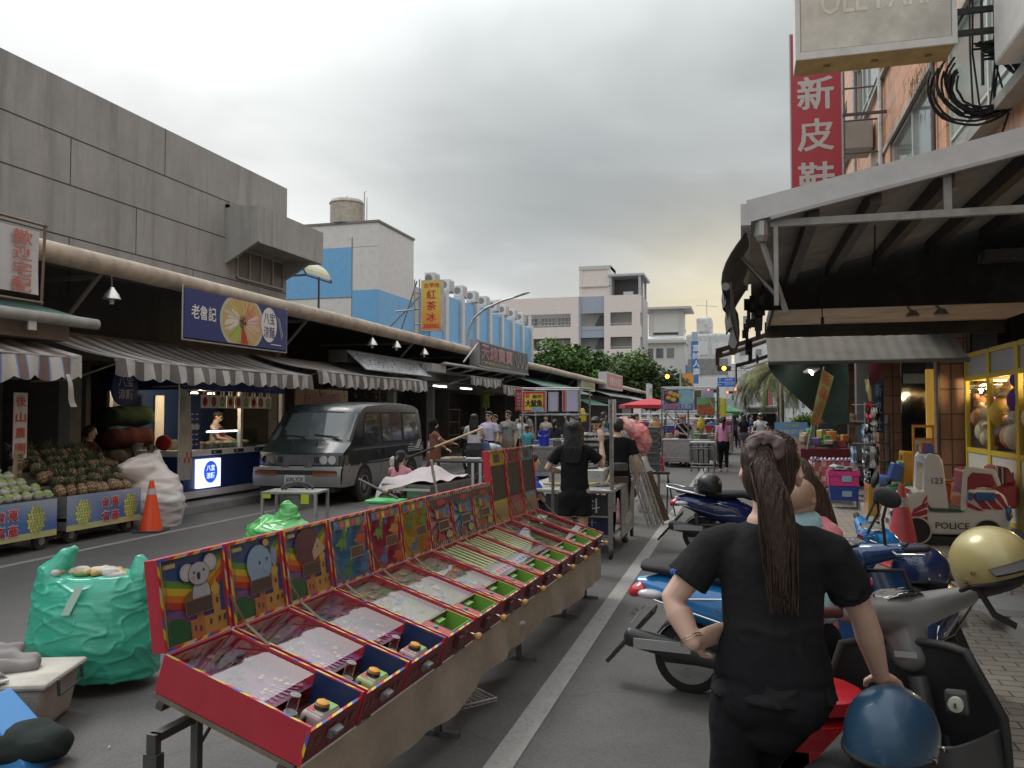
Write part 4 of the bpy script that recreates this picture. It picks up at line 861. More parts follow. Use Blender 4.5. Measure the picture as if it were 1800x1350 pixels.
def art_rainbow(A,animal):
    A.rect(0,0,1,1,(.025,.07,.22)); A.disc(.5,.25,.7,.3,(.05,.06,.22)); A.disc(.2,.28,.4,.1,(.16,.07,.20))
    for i,c in enumerate(((.10,.24,.04),(.50,.38,.03),(.48,.14,.02),(.36,.03,.02))):
        o=i*.085; A.poly([(0,.80-o),(.2,.74-o),(.45,.68-o),(.7,.76-o),(1,.97-o),(1,.885-o),(.7,.675-o),(.45,.595-o),(.2,.655-o),(0,.715-o)],c)
    A.disc(.17,.1,.24,.2,(.02,.10,.035)); A.rect(0,0,.34,.12,(.02,.10,.035))
    CA=(.42,.24,.06)
    A.rect(.40,0,.98,.22,CA); A.rect(.5,.18,.62,.30,(.40,.16,.05)); A.rect(.78,.2,.9,.48,CA); A.disc(.84,.52,.075,.07,(.48,.34,.06)); A.poly([(.81,.57),(.87,.57),(.84,.66)],(.48,.34,.06)); A.rect(.40,.0,.62,.2,(.38,.14,.05))
    for u,v in ((.45,.08),(.53,.06),(.7,.1),(.83,.34),(.84,.1),(.93,.1)): A.rect(u,v,u+.035,v+.07,(.09,.05,.04))
    if animal=='koala':
        G_=(.36,.38,.42); A.disc(.45,.45,.14,.12,(.20,.10,.03),rot=.6); A.disc(.60,.50,.155,.19,(.05,.05,.06)); A.disc(.60,.50,.145,.18,G_); 
        for u,v in ((.40,.80),(.78,.86)): A.disc(u,v,.118,.115,(.05,.05,.06)); A.disc(u,v,.11,.107,G_); A.disc(u,v,.07,.07,(.45,.46,.5))
        A.disc(.58,.76,.175,.145,(.05,.05,.06)); A.disc(.58,.76,.167,.137,G_); A.disc(.57,.73,.03,.05,(.03,.03,.035)); A.disc(.50,.78,.016,.018,(.02,.02,.02)); A.disc(.66,.79,.016,.018,(.02,.02,.02)); A.disc(.48,.72,.03,.02,(.45,.22,.25))
    elif animal=='elephant':
        G_=(.22,.36,.50); A.disc(.55,.66,.255,.27,(.04,.07,.1)); A.disc(.55,.66,.245,.26,G_); 
        for u in (.40,.52,.64): A.rect(u-.05,.36,u+.05,.55,G_)
        A.disc(.84,.72,.06,.13,(.18,.30,.44)); A.disc(.55,.68,.014,.025,(.02,.02,.03)); A.disc(.70,.71,.014,.025,(.02,.02,.03)); A.disc(.47,.60,.035,.02,(.45,.25,.3)); A.disc(.66,.58,.04,.05,(.26,.40,.55)); A.disc(.70,.93,.06,.05,(.45,.3,.08))
    else:
        A.poly([(.5+.30*math.cos(a)*(1.08 if i%2 else .95),.72+.27*math.sin(a)*(1.08 if i%2 else .95)) for i,a in enumerate([2*PI*k/36 for k in range(36)])],(.09,.025,.05)); A.poly([(.62,.48),(.95,.62),(.75,.82),(.60,.62)],(.42,.32,.2)); A.disc(.74,.68,.014,.02,(.02,.02,.02)); A.disc(.94,.62,.02,.02,(.02,.02,.02)); A.disc(.5,.44,.05,.03,(.42,.32,.2))
    A.rect(.32,.28,.75,.47,(.26,.14,.11)); A.rect(.33,.29,.74,.46,(.065,.045,.04)); A.rect(.04,.90,.22,.95,(.40,.34,.12))
    A.rect(.0,.0,.02,1,(.3,.25,.05)); A.rect(.05,.02,.06,.98,(.10,.10,.08)); A.rect(.94,.02,.95,.98,(.10,.10,.08))
def creature(A,u,v,s,c,r):
    A.disc(u,v,.11*s,.075*s,c); A.disc(u+.08*s,v+.11*s,.04*s,.075*s,c); A.disc(u+.1*s,v+.17*s,.06*s,.035*s,c); A.disc(u-.12*s,v-.01*s,.06*s,.02*s,c)
    for k in range(4): A.poly([(u-.08*s+k*.05*s,v+.06*s),(u-.04*s+k*.05*s,v+.06*s),(u-.06*s+k*.05*s,v+.11*s)],tuple(x*.6 for x in c))
    A.rect(u-.07*s,v-.12*s,u-.03*s,v-.04*s,c); A.rect(u+.03*s,v-.12*s,u+.07*s,v-.04*s,c); A.disc(u+.11*s,v+.18*s,.016*s,.014*s,(.6,.6,.55)); A.disc(u+.115*s,v+.18*s,.007*s,.007*s,(.02,.02,.02))
def art_dino(A,bg,seed):
    r=random.Random(seed); A.rect(0,0,1,1,bg); l=tuple(x*.6 for x in bg)
    for i in range(14):
        for j in range(7):
            if (i+j)%2: A.rect(j/7,i/14,j/7+.12,i/14+.012,l)
    for i,c in enumerate(((.06,.14,.34),(.45,.12,.05),(.48,.38,.06),(.42,.04,.12),(.14,.28,.06),(.16,.08,.26))): u=.06+i*.153; A.rect(u-.008,.845,u+.126,.975,(.42,.40,.36)); A.rect(u,.85,u+.118,.97,c); A.disc(u+.06,.91,.035,.04,tuple(x*1.5 for x in c))
    A.disc(.47,.78,.03,.05,(.05,.12,.4)); cs=[(.05,.18,.06),(.46,.20,.04),(.10,.24,.04),(.42,.07,.04),(.06,.14,.28)]; r.shuffle(cs)
    for (u,v,s),c in zip(((.2,.62,1.1),(.72,.62,1.25),(.74,.14,1.2),(.22,.16,1.0)),cs): creature(A,u,v,s,c,r)
    A.rect(.33,.34,.72,.52,(.42,.36,.22)); A.rect(.34,.35,.71,.51,(.10,.055,.04))
def art_race(A,bg,ray):
    A.rect(0,0,1,1,bg)
    for i in range(16):
        a0,a1=2*PI*i/16,2*PI*(i+.5)/16; A.poly([(.5,.5),(.5+.75*math.cos(a0),.5+.75*math.sin(a0)),(.5+.75*math.cos(a1),.5+.75*math.sin(a1))],ray)
    for k in range(12): 
        for v in (.0,.94): A.rect(k/12,v,(k+.5)/12,v+.06,(.5,.5,.5)); A.rect((k+.5)/12,v,(k+1)/12,v+.06,(.03,.03,.03))
    A.rect(0,.80,1,.93,(.10,.05,.05)); A.disc(.5,.86,.2,.06,(.42,.06,.05)); A.rect(.15,.62,.85,.74,(.08,.16,.28)); 
    for i,c in enumerate(((.45,.36,.05),(.4,.06,.1),(.12,.3,.1),(.1,.14,.4))): A.rect(.19+i*.16,.54,.32+i*.16,.70,c)
    A.rect(.26,.28,.74,.48,(.4,.36,.26)); A.rect(.28,.30,.72,.46,(.09,.055,.05)); A.disc(.3,.15,.14,.07,(.40,.05,.05)); A.disc(.7,.16,.16,.08,(.46,.36,.05)); A.disc(.72,.19,.07,.05,(.3,.35,.4))
def art_tall(A,bg,c2):
    A.rect(0,0,1,1,(.05,.048,.045)); A.rect(0,.80,1,1,bg); A.rect(0,0,1,.30,bg)
    for i in range(12): a0,a1=PI*i/12,PI*(i+.5)/12; A.poly([(.5,.02),(.5+.6*math.cos(a0),.02+.28*math.sin(a0)),(.5+.6*math.cos(a1),.02+.28*math.sin(a1))],c2)
    A.rect(.3,.84,.7,.96,(.10,.06,.05)); r=random.Random(4)
    for i in range(5): A.disc(.14+i*.18,.09,.06,.05,r.choice([(.42,.2,.3),(.42,.05,.05),(.12,.3,.1),(.4,.33,.1)])); A.disc(.14+i*.18,.16,.05,.04,(.42,.3,.2))
    for u in (.08,.92): A.disc(u,.9,.05,.06,c2)
def stay(b,p0,p1,kink):
    m=(Vector(p0)+Vector(p1))/2+Vector(kink); b.tube([p0,m],.0022,5,(.22,.18,.11)); b.tube([m,p1],.003,5,(.2,.17,.12)); b.ball(m,.005,8,5,(.2,.2,.2))
def game(i,kind,label,art):
    o=thing('table_game',label,'arcade game',ROW0+RD*(i*(GW+.0205)),ROWR,'tabletop arcade games in a row'); W_=GW; tray=.22 if kind=='A' else .17
    PL=RED
    b=MB('paint',PL); t=.012
    b.bx(0,t,0,GL,0,GH); b.bx(W_-t,W_,0,GL,0,GH); b.bx(t,W_-t,GL-t,GL,0,GH); b.bx(t,W_-t,.001,GL-t-.001,0,.012,(.25,.03,.03)); b.xf(TM); b.build('case',o,bevel=.002)
    b=MB('paint',DRED); b.bx(t,W_-t,0,t,.0122,GH-.022 if kind=='A' else GH-.012)
    if kind=='A':
        A=Art(b,(0,-.0012,0),(1,0,0),(0,0,1),W_,GH)
        for u in (.10,.22,.72,.84): A.ring(u,.46,.045,(.33,.20,.10),(.16,.02,.025)); A.disc(u,.46,.02,.045,(.26,.12,.06))
        b.box((W_*.47,-.012,GH*.48),(.07,.02,.03),(.16,.16,.17)); b.box((W_*.47,-.02,GH*.55),(.05,.03,.012),(.22,.22,.23))
    else:
        A=Art(b,(0,-.0012,0),(1,0,0),(0,0,1),W_,GH); A.rect(.3,.3,.62,.75,(.10,.01,.015)); A.rect(.36,.38,.56,.66,(.22,.05,.04)); b.box((W_*.46,-.01,GH*.5),(.05,.018,.06),(.09,.03,.03))
    b.xf(TM); b.build('front_panel',o)
    # rim tape
    b=MB('print'); e=.0012
    for x in (t/2,W_-t/2): tape(b,(x,0,GH+e),(x,GL,GH+e),t,(0,0,1),k0=i)
    tape(b,(t,t/2,GH+e-(.022 if kind=='A' else .012)),(W_-t,t/2,GH+e-(.022 if kind=='A' else .012)),t,(0,0,1)); tape(b,(-e,0,0),(-e,0,GH),.012,(-1,0,0)) if i==0 else None
    b.xf(TM); b.build('rainbow_tape',o)
    # play field under the acrylic
    fc={'A':[(.08,.05,.05),(.26,.07,.19)],'B':[(.36,.30,.24),(.22,.26,.14)],'C':[(.20,.32,.06),(.40,.34,.16)],'D':[(.16,.26,.09),(.34,.30,.20)]}[kind]
    b=MB('print'); zf=.085 if kind=='A' else .112
    r=random.Random(30+i)
    b.grid(lambda u,v:(t+.001+u*(W_-2*t-.002),tray+v*(GL-tray-t-.002),zf-.004*0),8,10,colfn=lambda u,v:tuple(a*(1-w)+c*w for a,c,w in [(p,q,min(1,max(0,.5+.5*math.sin(u*7+i)*math.cos(v*8)))) for p,q in zip(*fc)]))
    A=Art(b,(t,tray,zf+.001),(1,0,0),(0,1,0),W_-2*t,GL-tray-t)
    if kind=='A':
        for k in range(9): A.poly([(.5,.45),(.15+k*.09,.05),(.19+k*.09,.05)],(.36,.10,.26)); 
        for k in range(14): A.disc(r.uniform(.1,.9),r.uniform(.45,.95),.05,.03,r.choice([(.05,.04,.04),(.34,.2,.2),(.10,.08,.07),(.38,.3,.22)]))
        for k in range(16): A.disc(r.uniform(.1,.9),r.uniform(.05,.4),.03,.02,r.choice([(.5,.1,.1),(.5,.4,.08),(.45,.25,.3)]))
    elif kind=='C':
        for k in range(20): A.rect(k/20,.0,(k+.5)/20,.05,(.5,.5,.5)); A.rect(k/20,.17,(k+.5)/20,.22,(.5,.5,.5)); A.rect((k+.5)/20,0,(k+1)/20,.05,(.03,.03,.03)); A.rect((k+.5)/20,.17,(k+1)/20,.22,(.03,.03,.03))
        A.rect(0,.05,1,.17,[(.45,.25,.3),(.25,.36,.45),(.42,.42,.34)][i%3]); 
        for k in range(5): A.disc(.12+k*.19,.11,.05,.035,r.choice([(.45,.04,.05),(.5,.4,.1),(.05,.1,.3),(.05,.05,.05)]))
        for k in range(5): A.rect(.1+k*.17,.28,.2+k*.17,.95,(.30,.34,.14))
    else:
        for k in range(18): A.disc(r.uniform(.1,.9),r.uniform(.1,.92),r.uniform(.04,.13),r.uniform(.02,.06),r.choice([(.5,.42,.2),(.42,.06,.10),(.12,.34,.12),(.5,.48,.42),(.1,.2,.42),(.5,.28,.32)]))
    for k in range(34): b.tube([(W_*(.12+.025*((k*7)%31)),tray+.04+(GL-tray-.1)*((k*11)%34)/34,zf),(W_*(.12+.025*((k*7)%31)),tray+.04+(GL-tray-.1)*((k*11)%34)/34,zf+.022)],.0018,4,(.5,.48,.4))
    for k in range(6): b.tube([(W_*(.2+.12*k),GL*.62+.04*(k%2),zf),(W_*(.2+.12*k),GL*.62+.04*(k%2),zf+.03)],.003,5,(.4,.38,.3))
    b.xf(TM); b.build('play_field',o)
    b=MB('acrylic'); b.poly([(t,tray,GH-.008),(W_-t,tray,GH-.008),(W_-t,GL-t,GH-.008),(t,GL-t,GH-.008)]); b.xf(TM); b.build('acrylic_cover',o)
    if kind=='A':
        b=MB('paint',(.012,.03,.10)); b.bx(W_-t-.004,W_-t-.001,t,tray+.0,.0125,GH-.003); b.bx(t,W_-t-.004,tray-.003,tray,.0125,.05,(.12,.02,.02)); b.bx(t+.001,W_-t-.005,t+.001,tray-.004,.0124,.016,(.10,.03,.03)); b.xf(TM); b.build('tray_lining',o)
        b=MB('print'); A=Art(b,(t+.01,tray-.07,.0168),(1,0,0),(0,1,0),.16,.06)
        for k in range(8): A.rect(k/8,(k%2)*.4,(k+.9)/8,(k%2)*.4+.55,[(.45,.36,.05),(.45,.12,.04),(.1,.25,.06),(.06,.15,.35)][k%4])
        b.xf(TM); b.build('score_strip',o)
        # button jar
        jc=[(.40,.33,.34),(.36,.44,.20),(.44,.30,.33)][i]
        b=MB('plastic',jc); b.box((W_*.60,.085,.062),(.155,.10,.085),jc); b.xf(TM); j=b.build('button_jar',o,bevel=.022,seg=4)
        b=MB('print'); A=Art(b,(W_*.60-.066,.045,.1052),(1,0,0),(0,1,0),.132,.08); A.rect(.04,.06,.96,.94,(.40,.42,.30)); A.poly([(.1,.5),(.4,.94),(.04,.94)],(.45,.06,.05)); A.poly([(.45,.06),(.96,.06),(.96,.7)],(.20,.42,.10)); A.poly([(.2,.06),(.5,.5),(.3,.9)],(.08,.16,.4)); A.rect(.5,.6,.7,.9,(.5,.36,.05))
        for dx,dz in ((-.012,.012),(.012,.012),(-.012,-.012),(.012,-.012)): b.lathe((W_*.60-.03+dx,.0345,.062+dz),[(.0042,-.001),(.0042,.002)],8,(.01,.01,.01),axis='Y')
        b.xf(TM); b.build('jar_label',j)
        b=MB('plastic',(.03,.03,.03)); b.lathe((W_*.60-.01,.085,.105),[(.030,0),(.030,.016),(.026,.018)],20); b.lathe((W_*.60-.01,.085,.123),[(.025,0),(.024,.008),(.012,.012),(.001,.0125)],20,(.62,.28,.015)); b.xf(TM); b.build('push_button',j,smooth=40)
        b=MB('clear_plastic',(.6,.6,.6)); b.lathe((W_*.30,.15,.085),[(.021,0),(.021,.085)],18); b.xf(TM); tb_=b.build('feed_tube',o,smooth=40)
        b=MB('plastic',(.16,.165,.17)); b.tube([(W_*.30,.15,.055),(W_*.30,.15,.10)],.026,16); b.tube([(W_*.30-.055,.15,.055),(W_*.30+.04,.15,.055)],.024,14); b.box((W_*.30+.02,.13,.035),(.10,.06,.035),(.06,.06,.065)); b.tube([(W_*.34,.12,.05),(W_*.38,.10,.09),(W_*.42,.11,.05),(W_*.47,.10,.04)],.006,6,(.02,.02,.02)); b.xf(TM); b.build('pipe_elbow',tb_,smooth=40)
    else:
        GR_=(.16,.34,.05); b=MB('print',GR_); x0,x1=W_*.30,W_-t-.012; y0,y1=t+.012,tray-.012
        b.bx(x0,x0+.005,y0,y1,.0125,GH-.012,(.10,.045,.025)); b.bx(x1-.005,x1,y0,y1,.0125,GH-.012); b.bx(x0,x1,y1,y1+.005,.0125,GH-.012,(.10,.05,.03)); b.bx(x0,x1,y0-.005,y0,.0125,GH-.012); b.bx(x0+.005,x1-.005,y0,y1,.0124,.03,(.10,.30,.42))
        for k in range(7): b.bx(x0+.02+k*.03,x0+.028+k*.03,y0+.02,y1-.02,.0302,.0306,(.35,.42,.48))
        b.bx(x0+.08,x0+.17,y1-.03,y1,.03,GH-.03,(.20,.40,.08)); b.xf(TM); b.build('prize_tray',o)
        b=MB('paint',(.38,.06,.07)); b.bx(t+.001,x0-.002,t+.001,tray-.001,.10,GH-.0125); b.bx(x1+.001,W_-t-.001,t,tray,.1,GH-.0125,(.40,.36,.10)); b.bx(x0,x1,y1+.006,tray-.001,.11,GH-.0125,(.30,.3,.28)); b.lathe((x0-.04,.1,GH-.0125),[(.014,0),(.012,.008),(.001,.009)],12,(.05,.3,.25)); b.xf(TM); b.build('ledge',o)
        b=MB('wood',(.44,.24,.07)); b.lathe((W_-.06,-.001,GH*.55),[(.008,-.03),(.010,-.04),(.021,-.05),(.022,-.065),(.016,-.075),(.001,-.077)],16,axis='Y'); b.lathe((W_-.06,0,GH*.55),[(.007,-.035),(.007,.0)],8,(.5,.5,.5),mat='chrome',axis='Y'); b.xf(TM); b.build('plunger_knob',o,smooth=50)
    # hinged lid with the picture
    LH=.60 if kind=="D" else .35; th=.06; lean=R(8 if kind!='D' else 6); hz=GH*math.cos(TAU)+GL*math.sin(TAU)+.004; hy=GL*math.cos(TAU)-GH*math.sin(TAU)
    LM=Matrix.Translation((0,hy-.004,hz))@Matrix.Rotation(-lean,4,'X')
    b=MB('paint',RED if kind!='D' else (.46,.02,.04)); b.bx(0,W_,.012,th,0,LH); b.bx(0,t,0,.012,0,LH); b.bx(W_-t,W_,0,.012,0,LH); b.bx(t,W_-t,0,.012,0,t); b.bx(t,W_-t,0,.012,LH-t,LH); b.xf(LM); lid=b.build('lid',o,bevel=.002)
    b=MB('print'); A=Art(b,(t,.0115,t),(1,0,0),(0,0,1),W_-2*t,LH-2*t); art(A); b.xf(LM); b.build('picture_panel',lid)
    b=MB('print'); 
    for x in (t/2,W_-t/2): tape(b,(x,-.001,0),(x,-.001,LH),t,(0,-1,0),k0=i)
    for z in (t/2,LH-t/2): tape(b,(t,-.001,z),(W_-t,-.001,z),t,(0,-1,0),k0=i+2)
    b.xf(LM); b.build('rainbow_tape',lid)
    b=MB('steel'); p0=LM@Vector((W_-.006,-.006,LH*(.40 if kind!='D' else .28))); p1=TM@Vector((W_-.006,GL*.70,GH+.004)); stay(b,p0,p1,(0,.02,-.015)); stay(b,p0+Vector((.010,0,.0)),p1+Vector((.010,-.0,0)),(0,.02,-.015)); b.build('lid_stay',o)
    return o
specs=[('A','nearest red table game with a koala picture on its lid',lambda A:art_rainbow(A,'koala')),
('A','red table game with a pale blue elephant picture on its lid',lambda A:art_rainbow(A,'elephant')),
('A','red table game with a purple hedgehog picture on its lid',lambda A:art_rainbow(A,'hedgehog')),
('B','table game with a blue dinosaur picture on its lid',lambda A:art_dino(A,(.06,.19,.34),1)),
('B','table game with a crimson dinosaur picture on its lid',lambda A:art_dino(A,(.32,.03,.07),2)),
('B','table game with a yellow dinosaur picture on its lid',lambda A:art_dino(A,(.46,.27,.03),3)),
('C','table game with a pink ray and racing car picture on its lid',lambda A:art_race(A,(.30,.06,.10),(.46,.26,.30))),
('C','table game with a blue ray and racing car picture on its lid',lambda A:art_race(A,(.06,.18,.34),(.30,.42,.5))),
('C','table game with a cream ray and racing car picture on its lid',lambda A:art_race(A,(.42,.32,.12),(.46,.42,.28))),
('D','tall backed table game with a yellow picture strip, nearest of the tall ones',lambda A:art_tall(A,(.48,.38,.05),(.46,.42,.16))),
('D','tall backed table game with a crimson picture strip between two tall ones',lambda A:art_tall(A,(.34,.05,.10),(.44,.16,.20))),
('D','tall backed table game with a light blue strip, farthest in the row',lambda A:art_tall(A,(.08,.28,.42),(.42,.36,.12)))]
for i,(k,lab,f) in enumerate(specs): game(i,k,lab,f)
RL=12*(GW+.0205)
t=thing('trestle_table','long tilted trestle table carrying the row of red table games','table',ROW0,ROWR)
b=MB('wood',(.16,.13,.10)); b.bx(-.0,RL,.02,GL,-.022,-.003); b.xf(TM); b.build('top',t)
b=MB('galv',(.12,.12,.12)); b.bx(-.01,RL,.05,.08,-.05,-.0225); b.bx(-.01,RL,GL-.06,GL-.03,-.05,-.0225); b.xf(TM); b.build('rail',t)
for k,x in enumerate((.12,1.5,2.9,4.15,RL-.12)):
    for y in (.10,GL-.12):
        zt=(TM@Vector((0,y,-.05))).z; yy=(TM@Vector((0,y,-.05))).y; b=MB('galv',(.13,.13,.13)); b.bx(x-.016,x+.016,yy-.016,yy+.016,-.45,zt); b.bx(x-.016,x+.016,yy-.12,yy+.12,-.446,-.42); b.tube([(x,yy,-.05),(x+.22,yy,zt-.0)],.008,5); b.build('leg',t)
b=MB('galv',(.10,.10,.10)); b.bx(-.10,.10,GL-.14,GL-.10,.06,.09); b.bx(-.115,-.085,GL-.14,GL-.1,-.08,.09); b.bx(-.12,-.08,GL-.15,GL-.09,-.12,.02); b.build('bracket',t)
b=MB('fabric',(.36,.31,.24)); r=random.Random(9)
b.grid(lambda u,v:(-.0+u*(RL+.02),-.006-.012*math.sin(v*1.5)-.018*v*math.sin(u*31+1.5*math.sin(u*17))-.01*v*math.sin(u*77),-.002-v*(.25+.03*math.sin(u*9)+.015*math.sin(u*27))),160,8)
b.grid(lambda u,v:(RL+.02+.01*math.sin(v*9),u*GL*.9,u*.19-.002-v*.24),8,5)
o=b.build('table_cloth',smooth=70); o.location=ROW0; o.rotation_euler=(0,0,ROWR); tag(o,'beige cloth hanging along the front of the long game table','tablecloth')
# under the table
b=MB('matte',(.44,.43,.42)); b.box((0,0,.20),(.40,.035,.30),rx=.5); o=b.build('foam_lid',bevel=.012); o.location=G(875,1205)+Vector((-.05,.1,.02)); o.rotation_euler=(0,0,1.0); tag(o,'pale grey foam lid leaning under the game table','foam lid')
t=thing('wire_basket','flat pale wire mesh basket lying under the game table','basket',G(812,1245)+Vector((0,0,.01)),.9); b=MB('galv',(.4,.4,.4))
for k in range(9): b.tube([(-.16+k*.04,-.12,.03),(-.16+k*.04,.12,.03)],.003,4); b.tube([(-.16,-.12+k*.03,.034),(.16,-.12+k*.03,.034)],.003,4)
b.tube([(-.16,-.12,.05),(.16,-.12,.05),(.16,.12,.05),(-.16,.12,.05),(-.16,-.12,.05)],.006,5); b.build('mesh',t)
b=MB(); b.ball((0,0,.10),(.10,.12,.11),12,8); b.ball((.03,.05,.2),(.03,.04,.05),8,6); o=b.blob('trash_bag','bag',None,.014,2,(.012,.012,.013),disp=lambda co:co+vnoise(co,22,2)[:,None]*.012); o.location=(-1.86,2.78,.0); tag(o,'small black plastic bag under the near end of the game table','bag')

# ================================================================== BAGS AND BOXES ON THE ROAD (LEFT)
def crumple(k,a,s2=1):
    def f(co):
        n=vnoise(co,3.5*s2,k)*a*.6+(1-np.abs(vnoise(co*np.array([1,1,2.6]),6.5*s2,k+1)))**10*a*.38+(1-np.abs(vnoise(co@np.array([[1,.4,.8],[-.4,1,.3],[-.8,0,1.3]]),9*s2,k+2)))**12*a*.42
        c=co-np.array([0,0,co[:,2].max()*.5]); l=np.linalg.norm(c,axis=1,keepdims=True)+1e-6; o=co+c/l*n[:,None]; o[:,2]=np.maximum(o[:,2],.002); return o
    return f
b=MB(); b.tube([(0,0,.10),(.01,0,.3),(.0,0,.5),(0,0,.62),(0,0,.69)],[(.39,.29),(.41,.31),(.385,.27),(.35,.22),(.30,.15)],22,round_caps=False,up=(0,1,0))
b.tube([(-.27,.02,.55),(-.27,.02,.70),(-.20,.03,.80),(-.14,.03,.86)],[(.13,.17),(.10,.12),(.06,.05),(.02,.02)],12,up=(0,1,0)); b.tube([(.29,0,.55),(.29,0,.70),(.26,.02,.80)],[(.10,.15),(.08,.09),(.025,.025)],12,up=(0,1,0))
o=b.blob('carrier_bag','bag',None,.009,2,(.045,.38,.26),disp=crumple(3,.026,1.1)); o.location=(-3.93,4.36,0); o.rotation_euler=(0,0,.28); tag(o,'large full sea green plastic carrier bag standing on the road','bag')
root=o; b=MB('matte'); r=random.Random(6)
for k in range(34): b.ball((r.uniform(-.23,.21),r.uniform(-.08,.08),.685+r.uniform(0,.03)),(r.uniform(.02,.06),r.uniform(.02,.05),.025),10,6,r.choice([(.5,.46,.38),(.45,.3,.1),(.5,.42,.2),(.5,.48,.46),(.24,.32,.12),(.5,.2,.2)]))
b.ball((.33,.0,.70),(.06,.05,.06),12,8,(.55,.54,.52)); o2=b.build('contents',root,smooth=60)
b=MB('print',(.34,.5,.42)); b.grid(lambda u,v:(-.06+.06*v+.05*u,-.295+.05*v,.50+.16*v),3,6); o2=b.build('tape',root)
b=MB(); b.tube([(0,0,.12),(0,0,.36),(.03,0,.5)],[(.36,.3),(.30,.24),(.12,.1)],18,round_caps=True,up=(0,1,0)); b.tube([(.02,0,.45),(.05,0,.62),(.0,0,.68)],[.13,.07,.05],10); b.tube([(-.1,0,.4),(-.3,.05,.3)],[.15,.1],10)
o=b.blob('carrier_bag','bag',None,.011,2,(.10,.44,.12),disp=crumple(7,.026,1.2)); o.location=G(482,985)+Vector((0,.2,0)); o.scale=(1.45,1.25,.95); tag(o,'light green knotted plastic bag behind the row of red games','bag')
t=thing('storage_bin','grubby cream plastic storage bin with grey cloth and a white slipper on top','storage bin',(-3.92,3.66,0),.35)
b=MB('dirty',(.44,.41,.35)); b.box((0,0,.13),(.58,.40,.26),taper=1.16); b.build('tub',t,bevel=.035,seg=3)
b=MB('dirty',(.47,.45,.40)); b.box((0,0,.275),(.72,.52,.035)); l=b.build('lid',t,bevel=.016); b=MB('plastic',(.05,.05,.05)); b.tube([(.372,-.14,.28),(.376,-.14,.20),(.376,.14,.20),(.372,.14,.28)],.009,6); b.build('handle',l)
b=MB(); b.tube([(-.28,.02,.31),(-.05,.1,.33),(.14,.06,.32)],[.06,.055,.05],10,round_caps=True); b.tube([(-.2,-.1,.31),(0,-.04,.32),(.16,.02,.31)],[.05,.05,.04],10,round_caps=True); b.tube([(-.25,.1,.31),(-.1,.14,.37),(.04,.13,.38)],[.04,.04,.03],10,round_caps=True); o=b.blob('crumpled_cloth','cloth',None,.009,2,(.25,.24,.235),disp=lambda co:co+vnoise(co,28,2)[:,None]*.008); o.location=(-3.92,3.66,.0); o.rotation_euler=(0,0,.35); tag(o,'crumpled grey cloth on the lid of the storage bin','cloth')
t=thing('slipper','white rubber slipper lying on the storage bin','slipper',(-3.80,3.50,.315),-.35); b=MB('plastic',(.6,.6,.59)); b.box((0,0,-.006),(.22,.085,.018)); b.build('sole',t,bevel=.008); b=MB('plastic',(.62,.62,.61)); b.grid(lambda u,v:(.01+.07*u,-.045+.09*v,.002+.04*math.sin(PI*v)),4,8); o2=b.build('strap',t,smooth=60); o2.modifiers.new('s','SOLIDIFY').thickness=.006
b=MB(); b.tube([(0,0,.09),(.2,.02,.10)],[(.16,.10),(.12,.09)],12,round_caps=True); o=b.blob('dark_bag','cloth',None,.015,3,(.022,.03,.028),disp=lambda co:co+vnoise(co,16,3)[:,None]*.015); o.location=G(40,1340)+Vector((-.05,.0,0)); tag(o,'dark green cloth bundle in the lower left corner by the bin','bundle')
b=MB('plastic',(.05,.24,.55)); b.extr([(-.25,0,0),(.13,0,.0),(.10,0,.05),(-.05,.02,.17),(-.25,.04,.30)],(0,.22,0)); o=b.build('blue_sheet',bevel=.01); o.location=G(0,1368)+Vector((-.02,.05,0)); tag(o,'bright blue plastic sheet folded in the lower left corner','plastic sheet')
b=MB(); b.tube([(0,0,.05),(.3,.02,.06),(.36,.02,.07)],[.02,.055,.06],10,round_caps=True); b.tube([(.1,.03,.09),(.33,.06,.11)],[.015,.05],10,round_caps=True); o=b.blob('folded_umbrella','cloth',None,.009,2,(.03,.03,.033),disp=lambda co:co+vnoise(co,30,2)[:,None]*.008); o.location=G(20,1155)+Vector((.02,0,0)); o.rotation_euler=(0,0,.2); tag(o,'folded black umbrella lying left of the green carrier bag','umbrella')
# small metal frame cart behind the light green bag
t=thing('metal_frame_table','low perforated steel frame table with a hose bowl and yellow tapes','metal table',(-6.9,10.9,0),.18); b=MB('galv',(.36,.36,.35)); b.bx(0,.85,0,.6,.50,.53); b.build('top',t)
for x,y in ((.02,.02),(.83,.02),(.02,.58),(.83,.58)): b=MB('galv',(.38,.38,.36)); b.bx(x-.02,x+.02,y-.02,y+.02,0,.5); b.build('leg',t)
b=MB('steel',(.35,.35,.34)); b.lathe((.45,.3,.22),[(.05,0),(.24,.05),(.27,.26),(.26,.27)],20); b.build('bowl',t,smooth=50); b=MB('rubber',(.05,.05,.05)); b.tube([(.2,.3,.55),(.27,.35,.61),(.42,.4,.64),(.58,.42,.61),(.66,.42,.55)],.026,8); b.tube([(.25,.3,.55),(.32,.35,.59),(.46,.4,.62),(.58,.4,.55)],.022,8); b.build('hose',t,smooth=60)
for x in (.04,.62): b=MB('print',(.42,.55,.03)); b.bx(x,x+.12,-.023,-.0205,.36 if x>.1 else .44,.5); b.build('yellow_tape',t)
t=thing('plastic_tub','white plastic tub with a bright green lid by the crouching girl','tub',G(672,925)+Vector((0,.15,0))); b=MB('plastic',(.46,.48,.44)); b.box((0,0,.17),(.42,.32,.34),taper=1.12); b.build('tub',t,bevel=.03); b=MB('plastic',(.10,.52,.16)); b.box((0,0,.365),(.54,.42,.05)); b.build('lid',t,bevel=.018)
